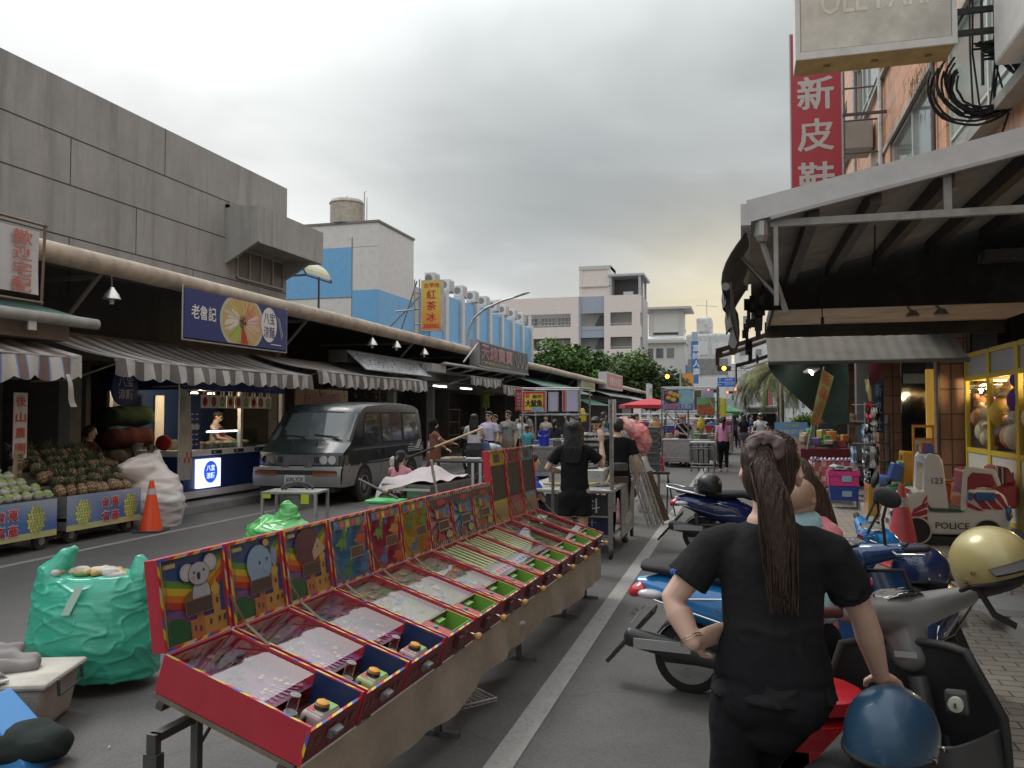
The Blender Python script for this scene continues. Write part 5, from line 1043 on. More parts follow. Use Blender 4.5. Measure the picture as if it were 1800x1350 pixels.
# ================================================================== PEOPLE
SKIN=(.50,.33,.24)
def lerp(a,b,t): return Vector(a)*(1-t)+Vector(b)*t
def hand(b,w,d,up,s,curl=.5,spread=.010):
    # palm and five fingers; w wrist, d pointing direction, up = back of hand, s=+1/-1 thumb side
    d=Vector(d).normalized(); up=(Vector(up)-d*Vector(up).dot(d)).normalized(); sd=d.cross(up)*s
    b.tube([w,w+d*.035,w+d*.085],[(.026,.017),(.038,.015),(.040,.013)],10,round_caps=True,up=up)
    for k,(o,l) in enumerate(((.030,.066),(.010,.075),(-.010,.070),(-.029,.055))):
        p=w+d*.085+sd*o; a=curl*.55; p1=p+(d*math.cos(a)-up*math.sin(a))*l*.45; a+=curl*.6; p2=p1+(d*math.cos(a)-up*math.sin(a))*l*.32; a+=curl*.5; p3=p2+(d*math.cos(a)-up*math.sin(a))*l*.23
        b.tube([p-d*.02,p,p1,p2,p3],[.0088,.0088,.008,.0074,.0066],8,round_caps=True)
    q=w+d*.025+sd*.028; q1=q+(d*.6+sd*.75-up*.15).normalized()*.036; q2=q1+(d*.85+sd*.35-up*.2).normalized()*.030
    b.tube([w+d*.02,q,q1,q2],[.012,.0115,.010,.0082],8,round_caps=True)
def person(label,loc,rz=0,h=1.65,top=(.5,.5,.5),bot=(.02,.02,.025),botkind='pants',hair='short',haircol=(.012,.010,.009),skin=SKIN,shoe=(.03,.03,.03),la=None,ra=None,ll=None,rl=None,vox=.016,sleeve='short',fem=True,lean=0,head=(0,0),face=True,topfn=None,group=None,cat='person',collar=None,extra=None,hips=.86,bag=None,lift=None,hemz=.88,fat=1.0,handcurl=.5,lh=None,rh=None,skip_legs=False,vneck=0,fold=0,slim=1):
    t=thing('person',label,cat,loc,rz,group); s=h/1.65; t.scale=(s,s,s)
    sw=.158 if fem else .185; hw=.092 if fem else .085
    LM_=Matrix.Translation((0,0,hips))@Matrix.Rotation(-lean,4,'X')@Matrix.Translation((0,0,-hips))    # leans the trunk forward from the hips
    A=lambda p:LM_@Vector(p)
    def arm(sd,a):
        sh=A((sd*sw,0,1.325)); 
        if a is None: e=A((sd*(sw+.055),-.015,1.075)); w=A((sd*(sw+.065),.045,.845))
        else: e,w=Vector(a[0]),Vector(a[1])
        return sh,e,w
    def leg(sd,l):
        hp=Vector((sd*hw,0,hips))
        if l is None: k=Vector((sd*(hw+.0),.012,.465)); a=Vector((sd*hw,-.012,.075)); f=Vector((0,1,0))
        else: k,a=Vector(l[0]),Vector(l[1]); f=Vector(l[2]) if len(l)>2 else Vector((0,1,0))
        return hp,k,a,f
    arms=[(-1,)+arm(-1,la),(1,)+arm(1,ra)]; legs=[leg(-1,ll),leg(1,rl)]
    HM=LM_@Matrix.Translation((0,-.005,1.44))@Euler((-head[0],0,head[1])).to_matrix().to_4x4()@Matrix.Translation((0,.005,-1.44))
    Hh=lambda p:HM@Vector(p)
    b=MB()
    b.tube([Vector((0,0,hips-(.04 if slim==1 else -.06))),A((0,0,1.02)),A((0,0,1.2)),A((0,0,1.32)),A((0,-.005,1.385))],[(w_*(1 if slim==1 else .80),d_*(1 if slim==1 else .78)) for w_,d_ in ((.14,.095),(.115,.085),(.135,.095),(.145,.085))]+[(.07,.06)],16,round_caps=True,up=(0,1,0))
    b.tube([A((0,-.008,1.36)),Hh((0,.0,1.47))],[(.058,.056),(.048,.05)],12,up=(0,1,0))
    b.ball(Hh((0,-.006,1.555)),(.072,.090,.092),18,12); b.tube([Hh((0,.020,1.55)),Hh((0,.028,1.485)),Hh((0,.042,1.447))],[(.064,.066),(.055,.056),(.028,.028)],14,round_caps=True,up=(0,1,0))
    b.tube([Hh((0,.086,1.545)),Hh((0,.103,1.507)),Hh((0,.09,1.497))],[.010,.014,.012],8,round_caps=True)
    for sd in (-1,1): b.tube([Hh((sd*.074,.002,1.555)),Hh((sd*.081,-.006,1.525)),Hh((sd*.074,.004,1.502))],[(.008,.014),(.010,.019),(.007,.011)],8,round_caps=True,up=(0,1,0))
    if face: b.tube([Hh((-.022,.083,1.475)),Hh((0,.091,1.477)),Hh((.022,.083,1.475))],.007,8,round_caps=True)
    for (sd,sh,e,w),hd in zip(arms,(lh,rh)):
        b.tube([sh,lerp(sh,e,.4),e,lerp(e,w,.35),lerp(e,w,.75),w],[.046,.043,.036,.039,.030,.0245],12,round_caps=True)
        d=(w-e).normalized()
        if hd: hand(b,w,hd[0],hd[1],hd[2],hd[3] if len(hd)>3 else handcurl)
        else: hand(b,w,d,(sd,0,0) if abs(d.z)>.7 else (0,0,1),1 if (sd<0) else -1,handcurl)
    if not skip_legs:
        for hp,k,a,f in legs:
            b.tube([hp+Vector((0,0,.02)),lerp(hp,k,.3),lerp(hp,k,.75),k,lerp(k,a,.3),lerp(k,a,.75),a],[q_*slim for q_ in (.080,.077,.058,.050,.053,.037,.031)],14,round_caps=True)
            if botkind!='pants' or True: b.tube([a+f*-.045+Vector((0,0,-.035)),a+f*.05+Vector((0,0,-.035)),a+f*.15+Vector((0,0,-.055))],[(.032,.034),(.040,.030),(.036,.016)],10,round_caps=True)
    b.blob('body','skin',t,vox*.72,3,skin)
    # shirt
    b=MB(); q=fat; LMi=LM_
    b.tube([A((0,0,hemz)),A((0,0,1.0)),A((0,.004,1.14)),A((0,.008,1.25)),A((0,0,1.312)),A((0,-.004,1.362)),A((0,-.006,1.398-vneck))],[(.165*q*(1 if slim==1 else 1.17),.12*q*(1 if slim==1 else 1.2)),(.152*q,.115*q),(.152*q,.118*q),(.158*q,.120*q),(.150,.098),(.112,.078),(.070,.060)],20,caps=True,up=(0,1,0))
    if fem: 
        for sd in (-1,1): b.ball(A((sd*.068,.085,1.235)),(.062,.05,.062),10,8)
    for sd,sh,e,w in arms:
        if sleeve=='short': b.tube([A((sd*.05,-.003,1.345)),A((sd*.105,-.002,1.343)),lerp(sh,e,.03),lerp(sh,e,.3),lerp(sh,e,.66)],[.042,.050,.056,.059,.066],14)
        elif sleeve=='long': b.tube([A((sd*.10,0,1.345)),sh,lerp(sh,e,.5),e,lerp(e,w,.5),lerp(e,w,.95)],[.062,.066,.058,.054,.05,.04],14)
    so_=b.blob('shirt','cloth',t,vox,3,top,colfn=topfn,disp=lambda co:co+((vnoise(co*np.array([1,1,.7]),17,1)*.006)[:,None]+(fold*.011*(1-np.abs(vnoise(co@np.array([[1,0,.5],[0,1,0],[-.4,0,1.5]]),15,5)))**4*np.clip((1.30-co[:,2])/.2,0.25,1))[:,None])*np.array([.6,1,.1])*np.sign(co[:,1:2]+1e-6*1)*np.array([0,1,0]) if fold else co+(vnoise(co*np.array([1,1,.7]),17,1)*.006)[:,None]*np.array([1,1,.2]))
    # trousers / shorts / skirt
    if not skip_legs:
        q=1.0 if slim!=1 else q
        b=MB(); b.tube([(0,0,hips-(.10 if slim==1 else .085)),(0,0,hips-(.05 if slim==1 else .03)),(0,0,hips+(0 if slim==1 else .05)),(0,0,hips+.11)],[(.15*q*slim**2,.115*q*slim),(.16*q*slim**.7,.122*q),(.165*q,.125*q),(.150*q,.112*q)],18,round_caps=True,up=(0,1,0))
        if fem:
            for sd in (-1,1): b.ball((sd*.068,-.045,hips-.02),(.082,.078,.085),12,8)
        for hp,k,a,f in legs:
            if botkind=='pants': b.tube([hp,lerp(hp,k,.35),lerp(hp,k,.8),k,lerp(k,a,.3),lerp(k,a,.9)],[q_*slim for q_ in (.095,.090,.072,.064,.063,.048)],14,round_caps=True)
            elif botkind=='shorts': b.tube([hp,lerp(hp,k,.35),lerp(hp,k,.62)],[.098,.102,.105],14)
            elif botkind=='capri': b.tube([hp,lerp(hp,k,.35),lerp(hp,k,.8),k,lerp(k,a,.2)],[.095,.095,.085,.08,.078],14)
        if botkind=='skirt': b.tube([(0,0,hips+.06),(0,0,hips-.12),(0,0,hips-.30)],[(.15,.11),(.175,.14),(.20,.165)],18,up=(0,1,0))
        b.blob('trousers','cloth',t,vox,3,bot,disp=lambda co:co+(vnoise(co,19,4)*.005)[:,None])
        b=MB('plastic',shoe)
        for hp,k,a,f in legs: b.tube([a+f*-.055+Vector((0,0,-.036)),a+f*.05+Vector((0,0,-.034)),a+f*.165+Vector((0,0,-.052))],[(.040,.040),(.048,.040),(.042,.024)],12,round_caps=True)
        b.build('shoes',t,smooth=70)
    # hair
    if hair!='bald':
        b=MB(); b.ball(Hh((0,-.018,1.572)),(.083,.093,.086),18,12); b.ball(Hh((0,-.045,1.525)),(.074,.062,.085),14,10)
        if hair in('short',): b.ball(Hh((0,.03,1.615)),(.066,.055,.038),12,8)
        else:
            b.ball(Hh((0,.02,1.615)),(.070,.062,.042),12,8)
        if hair in('long','hijab'):
            b.tube([Hh((0,-.035,1.58)),Hh((0,-.06,1.47)),A((0,-.098,1.34)),A((0,-.108,1.20))],[(.088,.06),(.098,.055),(.105,.034),(.085,.022)],14,round_caps=True,up=(0,1,0))
            for sd in (-1,1): b.tube([Hh((sd*.072,.01,1.57)),Hh((sd*.083,-.0,1.48)),A((sd*.085,-.05,1.38))],[.026,.028,.03],10,round_caps=True)
        if hair=='pony': b.tube([Hh((0,-.10,1.585)),Hh((0,-.135,1.55)),Hh((0,-.13,1.45)),A((0,-.118,1.33)),A((0,-.112,1.22))],[.026,.036,.040,.034,.014],12,round_caps=True)
        if hair=='hijab':
            b.ball(Hh((0,-.01,1.56)),(.098,.105,.108),16,12); b.tube([Hh((0,0,1.45)),A((0,.01,1.36)),A((0,.0,1.28))],[(.10,.10),(.15,.12),(.17,.13)],16,up=(0,1,0))
        b.blob('hair' if hair!='hijab' else 'headscarf','hair' if hair!='hijab' else 'cloth',t,vox*.8,3,haircol)
    if face:
        b=MB('print',(.015,.012,.01))
        for sd in (-1,1):
            b.ball(Hh((sd*.030,.0765,1.545)),(.013,.007,.006),8,6); b.tube([Hh((sd*.016,.083,1.566)),Hh((sd*.032,.084,1.570)),Hh((sd*.047,.072,1.564))],.004,6)
        b.tube([Hh((-.02,.0905,1.476)),Hh((.02,.0905,1.476))],.0035,6,(.22,.06,.05)); b.build('face_features',t)
    if extra: extra(t,A,Hh,arms)
    return t
def walk(st=.16,knee=.1):
    return dict(ll=((-.09,st*.55,.47),(-.09,st,.078)),rl=((.09,-st*.2+.06,.47),(.09,-st*1.0,.115)))
def glasses(t,A,Hh,arms):
    b=MB('dark_glass',(.02,.02,.02))
    for sd in (-1,1): b.box(Hh((sd*.034,.090,1.546)),(.05,.006,.034)); b.tube([Hh((sd*.058,.088,1.55)),Hh((sd*.078,.0,1.55))],.003,5)
    b.build('glasses',t)

# -- the woman in black in front of the camera
def scrunchie(t,A,Hh,arms):
    b=MB(); c=Hh((.0,-.115,1.605)); pts=[]
    for k in range(13): a=2*PI*k/12; pts.append(c+Vector((.036*math.cos(a),-.012*math.sin(a)-.01,.030*math.sin(a))))
    b.tube(pts,[.015+.005*(k%2) for k in range(13)],8); o=b.blob('scrunchie','fabric',t,.004,1,(.17,.12,.125),disp=lambda co:co+(vnoise(co,120,2)*.004)[:,None])
    # long pony tail made of strands
    r=random.Random(4); b=MB()
    b.tube([Hh((0,-.118,1.60)),Hh((.002,-.142,1.555)),A((.012,-.155,1.47)),A((.020,-.150,1.38)),A((.026,-.142,1.29))],[(.024,.022),(.034,.026),(.045,.024),(.044,.020),(.026,.014)],14,round_caps=True,up=(0,1,0))
    for k in range(120):
        o=r.uniform(-1,1); dpt=r.uniform(-.6,1); e=r.uniform(-.03,.03); ln=r.uniform(.0,.12)
        b.tube([Hh((o*.015,-.128,1.60)),Hh((o*.034,-.145-.014*dpt,1.55)),A((.012+o*.042,-.158-.012*dpt,1.47)),A((.020+o*.042+e*.3,-.152-.012*dpt,1.38)),A((.026+o*.026+e*.7,-.142-.008*dpt,1.28-ln*.5)),A((.029+o*.012+e,-.14,1.255-ln*.75))],[.003,.0036,.0036,.0032,.0022,.0007],5)
    me=b; me.mat='hair'; me.m=['hair']*len(me.f); me.c=[(.036,.020,.014) if q<300 else (.030+.028*((q*37)%100)/100,.017+.014*((q*37)%100)/100,.012+.008*((q*37)%100)/100) for q in range(len(me.f))]; o=me.build('ponytail',t,smooth=80)
    # stray strands pulled over the skull towards the scrunchie
    b=MB('hair',(.035,.020,.014))
    for k in range(150):
        a=r.uniform(-1.25,1.25); p=r.uniform(.15,1.5); 
        x0=Vector((.084*math.sin(a)*math.sin(p),-.018+.0,1.572)); 
        d=Vector((math.sin(a)*math.sin(p),math.cos(p)*.9,math.cos(a)*math.sin(p)*.95)); q=Vector((0,-.018,1.572))
        pts=[]
        for u in (0,.35,.7,1):
            v=(d*(1-u)+Vector((0,-1.05,.33))*u).normalized(); pts.append(Hh(q+Vector((v.x*.0845,v.y*.0945,v.z*.0875))))
        b.tube(pts,[.0008,.0016,.0016,.001],4,(.03+.03*r.random(),.018+.014*r.random(),.012))
    b.build('hair_strands',t)
    b=MB('chrome',(.65,.58,.45)); w=Vector(arms[0][3]); e=Vector(arms[0][2]); d=(w-e).normalized(); u=d.orthogonal().normalized(); v=d.cross(u); c=w-d*.012
    for rr,off in ((.0325,0),(.034,.008)): b.tube([c+d*off+(u*math.cos(a)+v*math.sin(a))*rr for a in [2*PI*k/24 for k in range(25)]],.0016,5)
    b.build('bracelet',t)
    b=MB('print',(.02,.12,.46)); sh,e=Vector(arms[0][1]),Vector(arms[0][2]); p=lerp(sh,e,.5)
    for k in range(3): b.ball(p+Vector((-.052+.012*k,-.044-.005*k,.005)),(.010,.004,.009),8,6)
    b.build('sleeve_print',t)
    b=MB('print',(.5,.08,.2)); sh,e=Vector(arms[1][1]),Vector(arms[1][2]); p=lerp(sh,e,.45); b.ball(p+Vector((.066,-.01,0)),(.004,.011,.012),8,6); b.build('sleeve_print',t)
    # folds in the back of the shirt are modelled by the cloth; two seams
person('woman with a long brown ponytail in a black T shirt, hand on hip',(.075,2.47,0),-.05,1.645,(.016,.016,.0175),(.011,.011,.013),'pants','none',(.030,.017,.012),(.56,.37,.285),vox=.0075,
 la=((-.275,-.03,1.165),(-.212,-.085,1.062)),lh=((.62,.72,.12),(-.75,.5,.35),-1,.35),ra=((.245,.10,1.13),(.300,.22,.93)),rh=((.35,.75,-.45),(0,.4,.9),-1,.5),
 ll=((-.125,.03,.50),(-.10,-.02,.08)),rl=((-.13,.20,.55),(-.05,.16,.09)),slim=.82,hips=.93,hemz=.915,head=(.06,-.12),face=False,fat=.91,extra=scrunchie,fold=1)
# -- woman in pink with the baby
person('woman in a pink T shirt with brown hair, cradling a baby beside the scooters',(.235,3.62,0),2.25,1.53,(.56,.20,.23),(.012,.012,.016),'pants','long',(.05,.028,.018),vox=.011,
 la=((-.235,.10,1.10),(-.06,.26,1.16)),ra=((.235,.10,1.10),(.06,.25,1.08)),head=(.55,.1))
t=thing('person','bald baby in a pale blue suit held against the pink shirt','person',(.20,3.26,1.01),-.5); t.scale=(.88,.88,.88)
b=MB(); b.ball((.0,0,.435),(.066,.078,.075),18,12); b.ball((0,.035,.40),(.052,.05,.05),14,10); b.tube([(0,.02,.36),(0,.03,.30)],[.035,.06],12)
for sd in (-1,1): b.tube([(sd*.066,.0,.425),(sd*.071,-.005,.41)],[(.006,.012),(.006,.012)],8,round_caps=True,up=(0,1,0))
b.tube([(0,.03,.30),(0,.03,.12)],[(.075,.06),(.085,.07)],14,round_caps=True)
for sd in (-1,1):
    b.tube([(sd*.07,.03,.29),(sd*.11,.06,.22),(sd*.10,.12,.19)],[.026,.024,.018],10,round_caps=True); b.tube([(sd*.05,.03,.10),(sd*.10,.10,.04),(sd*.10,.06,-.06)],[.04,.036,.026],10,round_caps=True)
    hand(b,Vector((sd*.10,.12,.19)),(0,1,0),(sd,0,0),-sd,.6) if False else b.ball((sd*.10,.145,.185),(.02,.026,.018),10,8)
b.blob('body','skin',t,.006,3,(.56,.36,.27),colfn=lambda x,y,z:(.30,.19,.13) if z>.405+.012*math.sin(x*50)+y*.7 else (.56,.36,.27))
b=MB(); b.tube([(0,.03,.32),(0,.03,.12),(.02,.03,-.02)],[(.082,.066),(.098,.082),(.11,.08)],14,round_caps=True)
for sd in (-1,1): b.tube([(sd*.05,.03,.10),(sd*.10,.09,.04),(sd*.10,.06,-.05)],[.052,.05,.04],10,round_caps=True)
b.blob('suit','cloth',t,.008,3,(.30,.47,.52),disp=lambda co:co+(vnoise(co,34,1)*.005)[:,None])
# -- second woman in black, by the drinks cart
def phone(t,A,Hh,arms): pass
person('woman with loose black hair in a black T shirt and black shorts, one hand raised',(-1.74,8.75,0),.05,1.62,(.012,.012,.013),(.013,.013,.015),'shorts','long',(.008,.008,.009),(.50,.34,.26),vox=.012,
 la=((-.30,.0,1.12),(-.16,.13,1.08)),ra=((.30,.08,1.16),(.275,.20,1.40)),rh=((-.1,.1,1),(.3,-1,0),-1,.35),face=False,ll=((-.09,.02,.47),(-.10,-.0,.08)),rl=((.09,.02,.47),(.10,0,.08)))
def stripes(x,y,z): return (.30,.30,.30) if int(z*22+50)%2 else (.02,.02,.022)
person('man in a black and grey striped polo shirt bending over a cart',(-2.38,14,0),PI-.1,1.66,(.02,.02,.02),(.03,.03,.035),'pants','short',vox=.016,fem=False,topfn=stripes,lean=.12,head=(.5,0),la=((-.24,.14,1.08),(-.12,.34,.92)),ra=((.24,.14,1.08),(.12,.34,.92)))
person('person in a plain black T shirt seen from behind next to the candy floss bag',(-1.60,11,0),.15,1.64,(.010,.010,.011),(.012,.012,.013),'pants','short',vox=.014,fem=False,face=False,head=(.25,.1))
# -- crowd by the van
def hij(t,A,Hh,arms):
    b=MB()
    for sd in (-1,1):
        b.tube([A((sd*.10,0,1.33)),A((sd*.14,.01,1.1)),A((sd*.16,.0,.75))],[(.085,.12),(.09,.125),(.10,.14)],14,up=(0,1,0)); _,sh,e,w=arms[0 if sd<0 else 1]
        b.tube([sh,lerp(sh,e,.5),e,lerp(e,w,.5),lerp(e,w,.9)],[.072,.064,.06,.056,.05],12,round_caps=True)
    b.blob('jacket','fabric',t,.016,3,(.17,.065,.035))
person('woman in a black headscarf and brown jacket over white holding a long pole',(-6.2,16.2,0),-1.0,1.57,(.50,.49,.56),(.15,.06,.035),'skirt','hijab',(.010,.010,.011),vox=.016,la=((-.24,.10,1.10),(-.06,.30,1.0)),ra=((.24,.16,1.15),(.18,.40,1.12)),head=(0,-.3),extra=hij)
t=thing('pole','long wooden pole with a dark end held by the woman in the headscarf','pole',(-6.3,15.75,.88),0); b=MB('wood',(.5,.38,.22)); b.tube([(.3,.0,.13),(1.25,.25,.52)],.022,8); b.build('shaft',t); b=MB('rubber',(.03,.03,.03)); b.tube([(-.3,-.16,-.12),(.3,0,.13)],.024,8); b.build('grip',t)
person('woman in a white T shirt with a long black ponytail standing with her back turned',(-6.0,18.3,0),.2,1.68,(.52,.51,.58),(.055,.055,.06),'pants','long',(.008,.008,.009),vox=.016,face=False,la=((-.22,.15,1.12),(-.14,.34,1.02)),ra=((.22,.15,1.12),(.1,.34,1.02)),hemz=.98)
person('man in glasses and a lilac short sleeved shirt walking towards the camera',(-6.1,19.8,0),PI-.3,1.74,(.46,.43,.56),(.012,.012,.014),'pants','short',vox=.016,fem=False,extra=glasses,hemz=.95,**walk(.12))
person('woman in glasses and a grey top between the lilac shirt and the grey lettered shirt',(-6.4,21.3,0),PI-.3,1.66,(.24,.24,.24),(.04,.05,.08),'pants','short',vox=.016,extra=glasses)
def gap(t,A,Hh,arms):
    b=MB('print',(.03,.03,.035)); b.text('GAP',A((.10,.138,1.20)),(-1,0,0),(0,0,1),.062,(.03,.03,.035),w=.20,bold=.04,lift=.012); b.build('lettering',t); glasses(t,A,Hh,arms)
person('young man in glasses and a grey T shirt with three dark letters',(-6.0,21.2,0),PI-.3,1.76,(.25,.25,.245),(.20,.16,.12),'pants','short',vox=.016,fem=False,extra=gap,**walk(.1))
def strap(t,A,Hh,arms):
    b=MB('rubber',(.015,.015,.018)); b.tube([A((-.14,.02,1.40)),A((-.10,.11,1.34)),A((.02,.135,1.18)),A((.15,.11,1.0)),A((.18,.0,.95))],[(.02,.006)]*5,8,up=(0,1,0)); b.box(A((.2,.05,.86)),(.06,.2,.2)); b.build('shoulder_bag',t); glasses(t,A,Hh,arms)
person('balding man in a grey T shirt with a black strap across his chest',(-6.1,23.2,0),PI-.25,1.84,(.24,.24,.24),(.03,.03,.035),'pants','bald',skin=(.34,.21,.15),vox=.016,fem=False,extra=strap)
person('woman in a white blouse with dark panels beside the grey lettered shirt',(-6.1,23.0,0),PI-.2,1.66,(.45,.44,.43),(.012,.012,.013),'pants','long',(.02,.014,.012),vox=.018)
person('small boy in a turquoise T shirt looking down',(-5.85,22.6,0),PI+.6,1.36,(.10,.40,.46),(.03,.03,.05),'pants','short',skin=(.22,.13,.09),vox=.018,fem=False,head=(.35,0))
person('person in a pale denim shirt bending far forward behind the red game lids',(-5.85,18.6,0),-.2,1.6,(.38,.44,.48),(.08,.12,.2),'pants','none',vox=.018,lean=1.45,la=((-.22,.55,.72),(-.2,.62,.45)),ra=((.22,.55,.72),(.2,.62,.45)),face=False,sleeve='long')
# -- crouching girl in pink by the van
def crouch_pose(): return dict(ll=((-.14,.36,.62),(-.14,.12,.08)),rl=((.14,.36,.62),(.14,.12,.08)))
b_=person('girl in a pink T shirt and black cap crouching beside the van, one gloved hand raised',(-5.72,13.2,-.28),.5,1.62,(.50,.22,.25),(.02,.02,.03),'pants','none',(.01,.01,.01),vox=.014,hips=.50,skip_legs=False,face=False) if False else None
def squat(label,loc,rz,h,top,bot,hair='pony',cap=None,glove=None,la=None,ra=None,rh=None):
    H=.34                                   # hip height
    dz=.86-H
    def sh(p): return (p[0],p[1],p[2]-dz) if p else None
    t=thing('person',label,'person',loc,rz); s=h/1.65; t.scale=(s,s,s)
    b=MB(); b.tube([(0,0,H-.02),(0,.04,H+.2),(0,.09,H+.38),(0,.10,H+.46)],[(.14,.10),(.12,.09),(.14,.09),(.08,.06)],14,round_caps=True,up=(0,1,0)); b.tube([(0,.10,H+.46),(0,.12,H+.56)],[.05,.048],12)
    b.ball((0,.12,H+.645),(.074,.090,.094),16,12); b.tube([(0,.15,H+.62),(0,.165,H+.545)],[(.058,.06),(.032,.03)],12,round_caps=True,up=(0,1,0)); b.tube([(0,.21,H+.63),(0,.225,H+.60)],[.01,.013],8,round_caps=True)
    arms=[]
    for sd,a in ((-1,la),(1,ra)):
        S=Vector((sd*.16,.09,H+.41)); e,w=Vector(a[0]),Vector(a[1]); arms.append((sd,S,e,w)); b.tube([S,e,lerp(e,w,.4),w],[.045,.036,.037,.025],12,round_caps=True); hand(b,w,(w-e),(0,-1,.3),1,.5)
        k=Vector((sd*.15,.36,.46)); A_=Vector((sd*.13,.10,.08)); b.tube([(sd*.09,0,H),k,lerp(k,A_,.35),A_],[.08,.055,.055,.032],12,round_caps=True); b.tube([A_+Vector((0,-.03,-.04)),A_+Vector((0,.15,-.055))],[.035,.03],10,round_caps=True)
    b.blob('body','skin',t,.010,3,SKIN)
    b=MB(); b.tube([(0,-.02,H+.0),(0,.03,H+.18),(0,.085,H+.35),(0,.10,H+.44),(0,.11,H+.485)],[(.165,.13),(.15,.115),(.165,.12),(.15,.10),(.075,.065)],18,up=(0,1,0))
    for sd,S,e,w in arms: b.tube([(sd*.1,.09,H+.41),S,lerp(S,e,.6)],[.062,.066,.064],12)
    b.blob('shirt','cloth',t,.013,3,top,disp=lambda co:co+(vnoise(co,20,1)*.006)[:,None])
    b=MB(); b.tube([(0,-.02,H-.04),(0,0,H+.06)],[(.16,.14),(.155,.12)],16,round_caps=True,up=(0,1,0))
    for sd in (-1,1): k=Vector((sd*.15,.36,.46)); A_=Vector((sd*.13,.10,.08)); b.tube([(sd*.09,0,H),k,lerp(k,A_,.3),lerp(k,A_,.9)],[.1,.07,.065,.05],12,round_caps=True)
    b.blob('trousers','cloth',t,.015,3,bot)
    b=MB('plastic',(.4,.4,.4))
    for sd in (-1,1): b.tube([(sd*.13,.05,.04),(sd*.13,.26,.03)],[(.045,.04),(.042,.026)],10,round_caps=True)
    b.build('shoes',t,smooth=60)
    b=MB(); b.ball((0,.108,H+.665),(.085,.095,.085),16,12); b.ball((0,.08,H+.62),(.078,.07,.08),12,8)
    b.tube([(0,.02,H+.66),(0,-.03,H+.60),(0,-.03,H+.46),(.02,.0,H+.36)],[.03,.042,.04,.015],10,round_caps=True); b.blob('hair','hair',t,.011,3,(.012,.010,.010))
    if cap: b=MB('fabric',cap); b.ball((0,.112,H+.69),(.09,.10,.07),16,10); b.box((0,.225,H+.685),(.13,.10,.012)); b.build('cap',t,smooth=50)
    if glove: b=MB(); w=arms[0][3]; b.ball(w+(arms[0][3]-arms[0][2]).normalized()*.06,(.045,.045,.075),10,8); b.tube([w-(arms[0][3]-arms[0][2]).normalized()*.03,w+(arms[0][3]-arms[0][2]).normalized()*.05],.038,10); b.blob('glove','fabric',t,.01,2,(.45,.43,.42))
    return t
squat('girl in pink and a black cap crouching by the van, gloved hand raised',(-5.62,13.0,0),-.1,1.6,(.52,.23,.27),(.02,.02,.03),cap=(.012,.012,.013),glove=True,la=((-.26,.25,.58),(-.27,.28,.84)),ra=((.26,.2,.5),(.2,.42,.42)))
squat('person in a bright blue shirt bending down behind the second woman in black',(-2.62,9.9,.12),-1.2,1.66,(.03,.07,.42),(.03,.03,.05),la=((-.24,.25,.52),(-.15,.45,.42)),ra=((.24,.25,.52),(.15,.45,.42)))
# -- vendor in the booth and seated woman in the shop
def apron(t,A,Hh,arms):
    b=MB('cloth',(.34,.03,.03)); b.grid(lambda u,v:A((-.13+.26*u,.135-.02*abs(u-.5)*2,.75+.55*v)),6,8); o=b.build('apron',t,smooth=60); o.modifiers.new('s','SOLIDIFY').thickness=.01
person('vendor in a red apron and glasses working inside the noodle booth',(-10.15,14.4,.13),-1.3,1.62,(.40,.36,.34),(.02,.02,.03),'pants','short',vox=.016,fem=False,extra=lambda *a:(apron(*a),glasses(*a)),head=(.45,0),la=((-.23,.14,1.1),(-.08,.36,1.05)),ra=((.23,.14,1.1),(.08,.36,1.05)))
squat('woman in a dark maroon top sitting behind the white sack',(-10.2,11.0,.45),-1.3,1.6,(.055,.022,.025),(.03,.03,.03),la=((-.25,.2,.52),(-.12,.42,.48)),ra=((.25,.2,.52),(.12,.42,.48)))
# -- pedestrians down the street
person('woman in a pink T shirt and black leggings walking away down the road',G(1272,829),.05,1.6,(.56,.24,.38),(.012,.012,.014),'pants','pony',(.012,.01,.01),vox=.016,face=False,shoe=(.5,.25,.17),**walk(.05))
person('woman in a purple top with long black hair walking away down the road',G(1291,789),0,1.62,(.07,.045,.09),(.015,.015,.018),'pants','long',(.01,.008,.01),vox=.022,face=False,**walk(.1))
person('woman in a black sailor collar top and shorts walking away',G(1308,799),0,1.62,(.012,.012,.014),(.10,.11,.14),'shorts','long',(.018,.01,.009),skin=(.55,.4,.32),shoe=(.5,.5,.5),vox=.02,face=False,**walk(.08))
person('person in a teal shirt leaning forward beside the pink walker',P(1274,745,'Y',29)*Vector((1,1,0)) if False else (-.62,29.5,0),.5,1.6,(.02,.16,.24),(.02,.02,.03),'pants','short',vox=.022,face=False,fem=False,lean=.5,la=((-.22,.5,1.0),(-.2,.7,.8)),ra=((.22,.5,1.0),(.2,.7,.8)))
person('man in a red T shirt stooping by the open white car',(.55,40,0),-.6,1.65,(.50,.03,.03),(.02,.02,.03),'pants','short',vox=.022,face=False,fem=False,lean=.5,la=((-.22,.5,1.0),(-.2,.7,.8)),ra=((.22,.5,1.0),(.2,.7,.8)))
person('person in a grey green shirt with a strap standing near the open white car',(-.05,42,0),.2,1.72,(.22,.27,.28),(.05,.05,.08),'pants','short',vox=.022,face=False,fem=False)
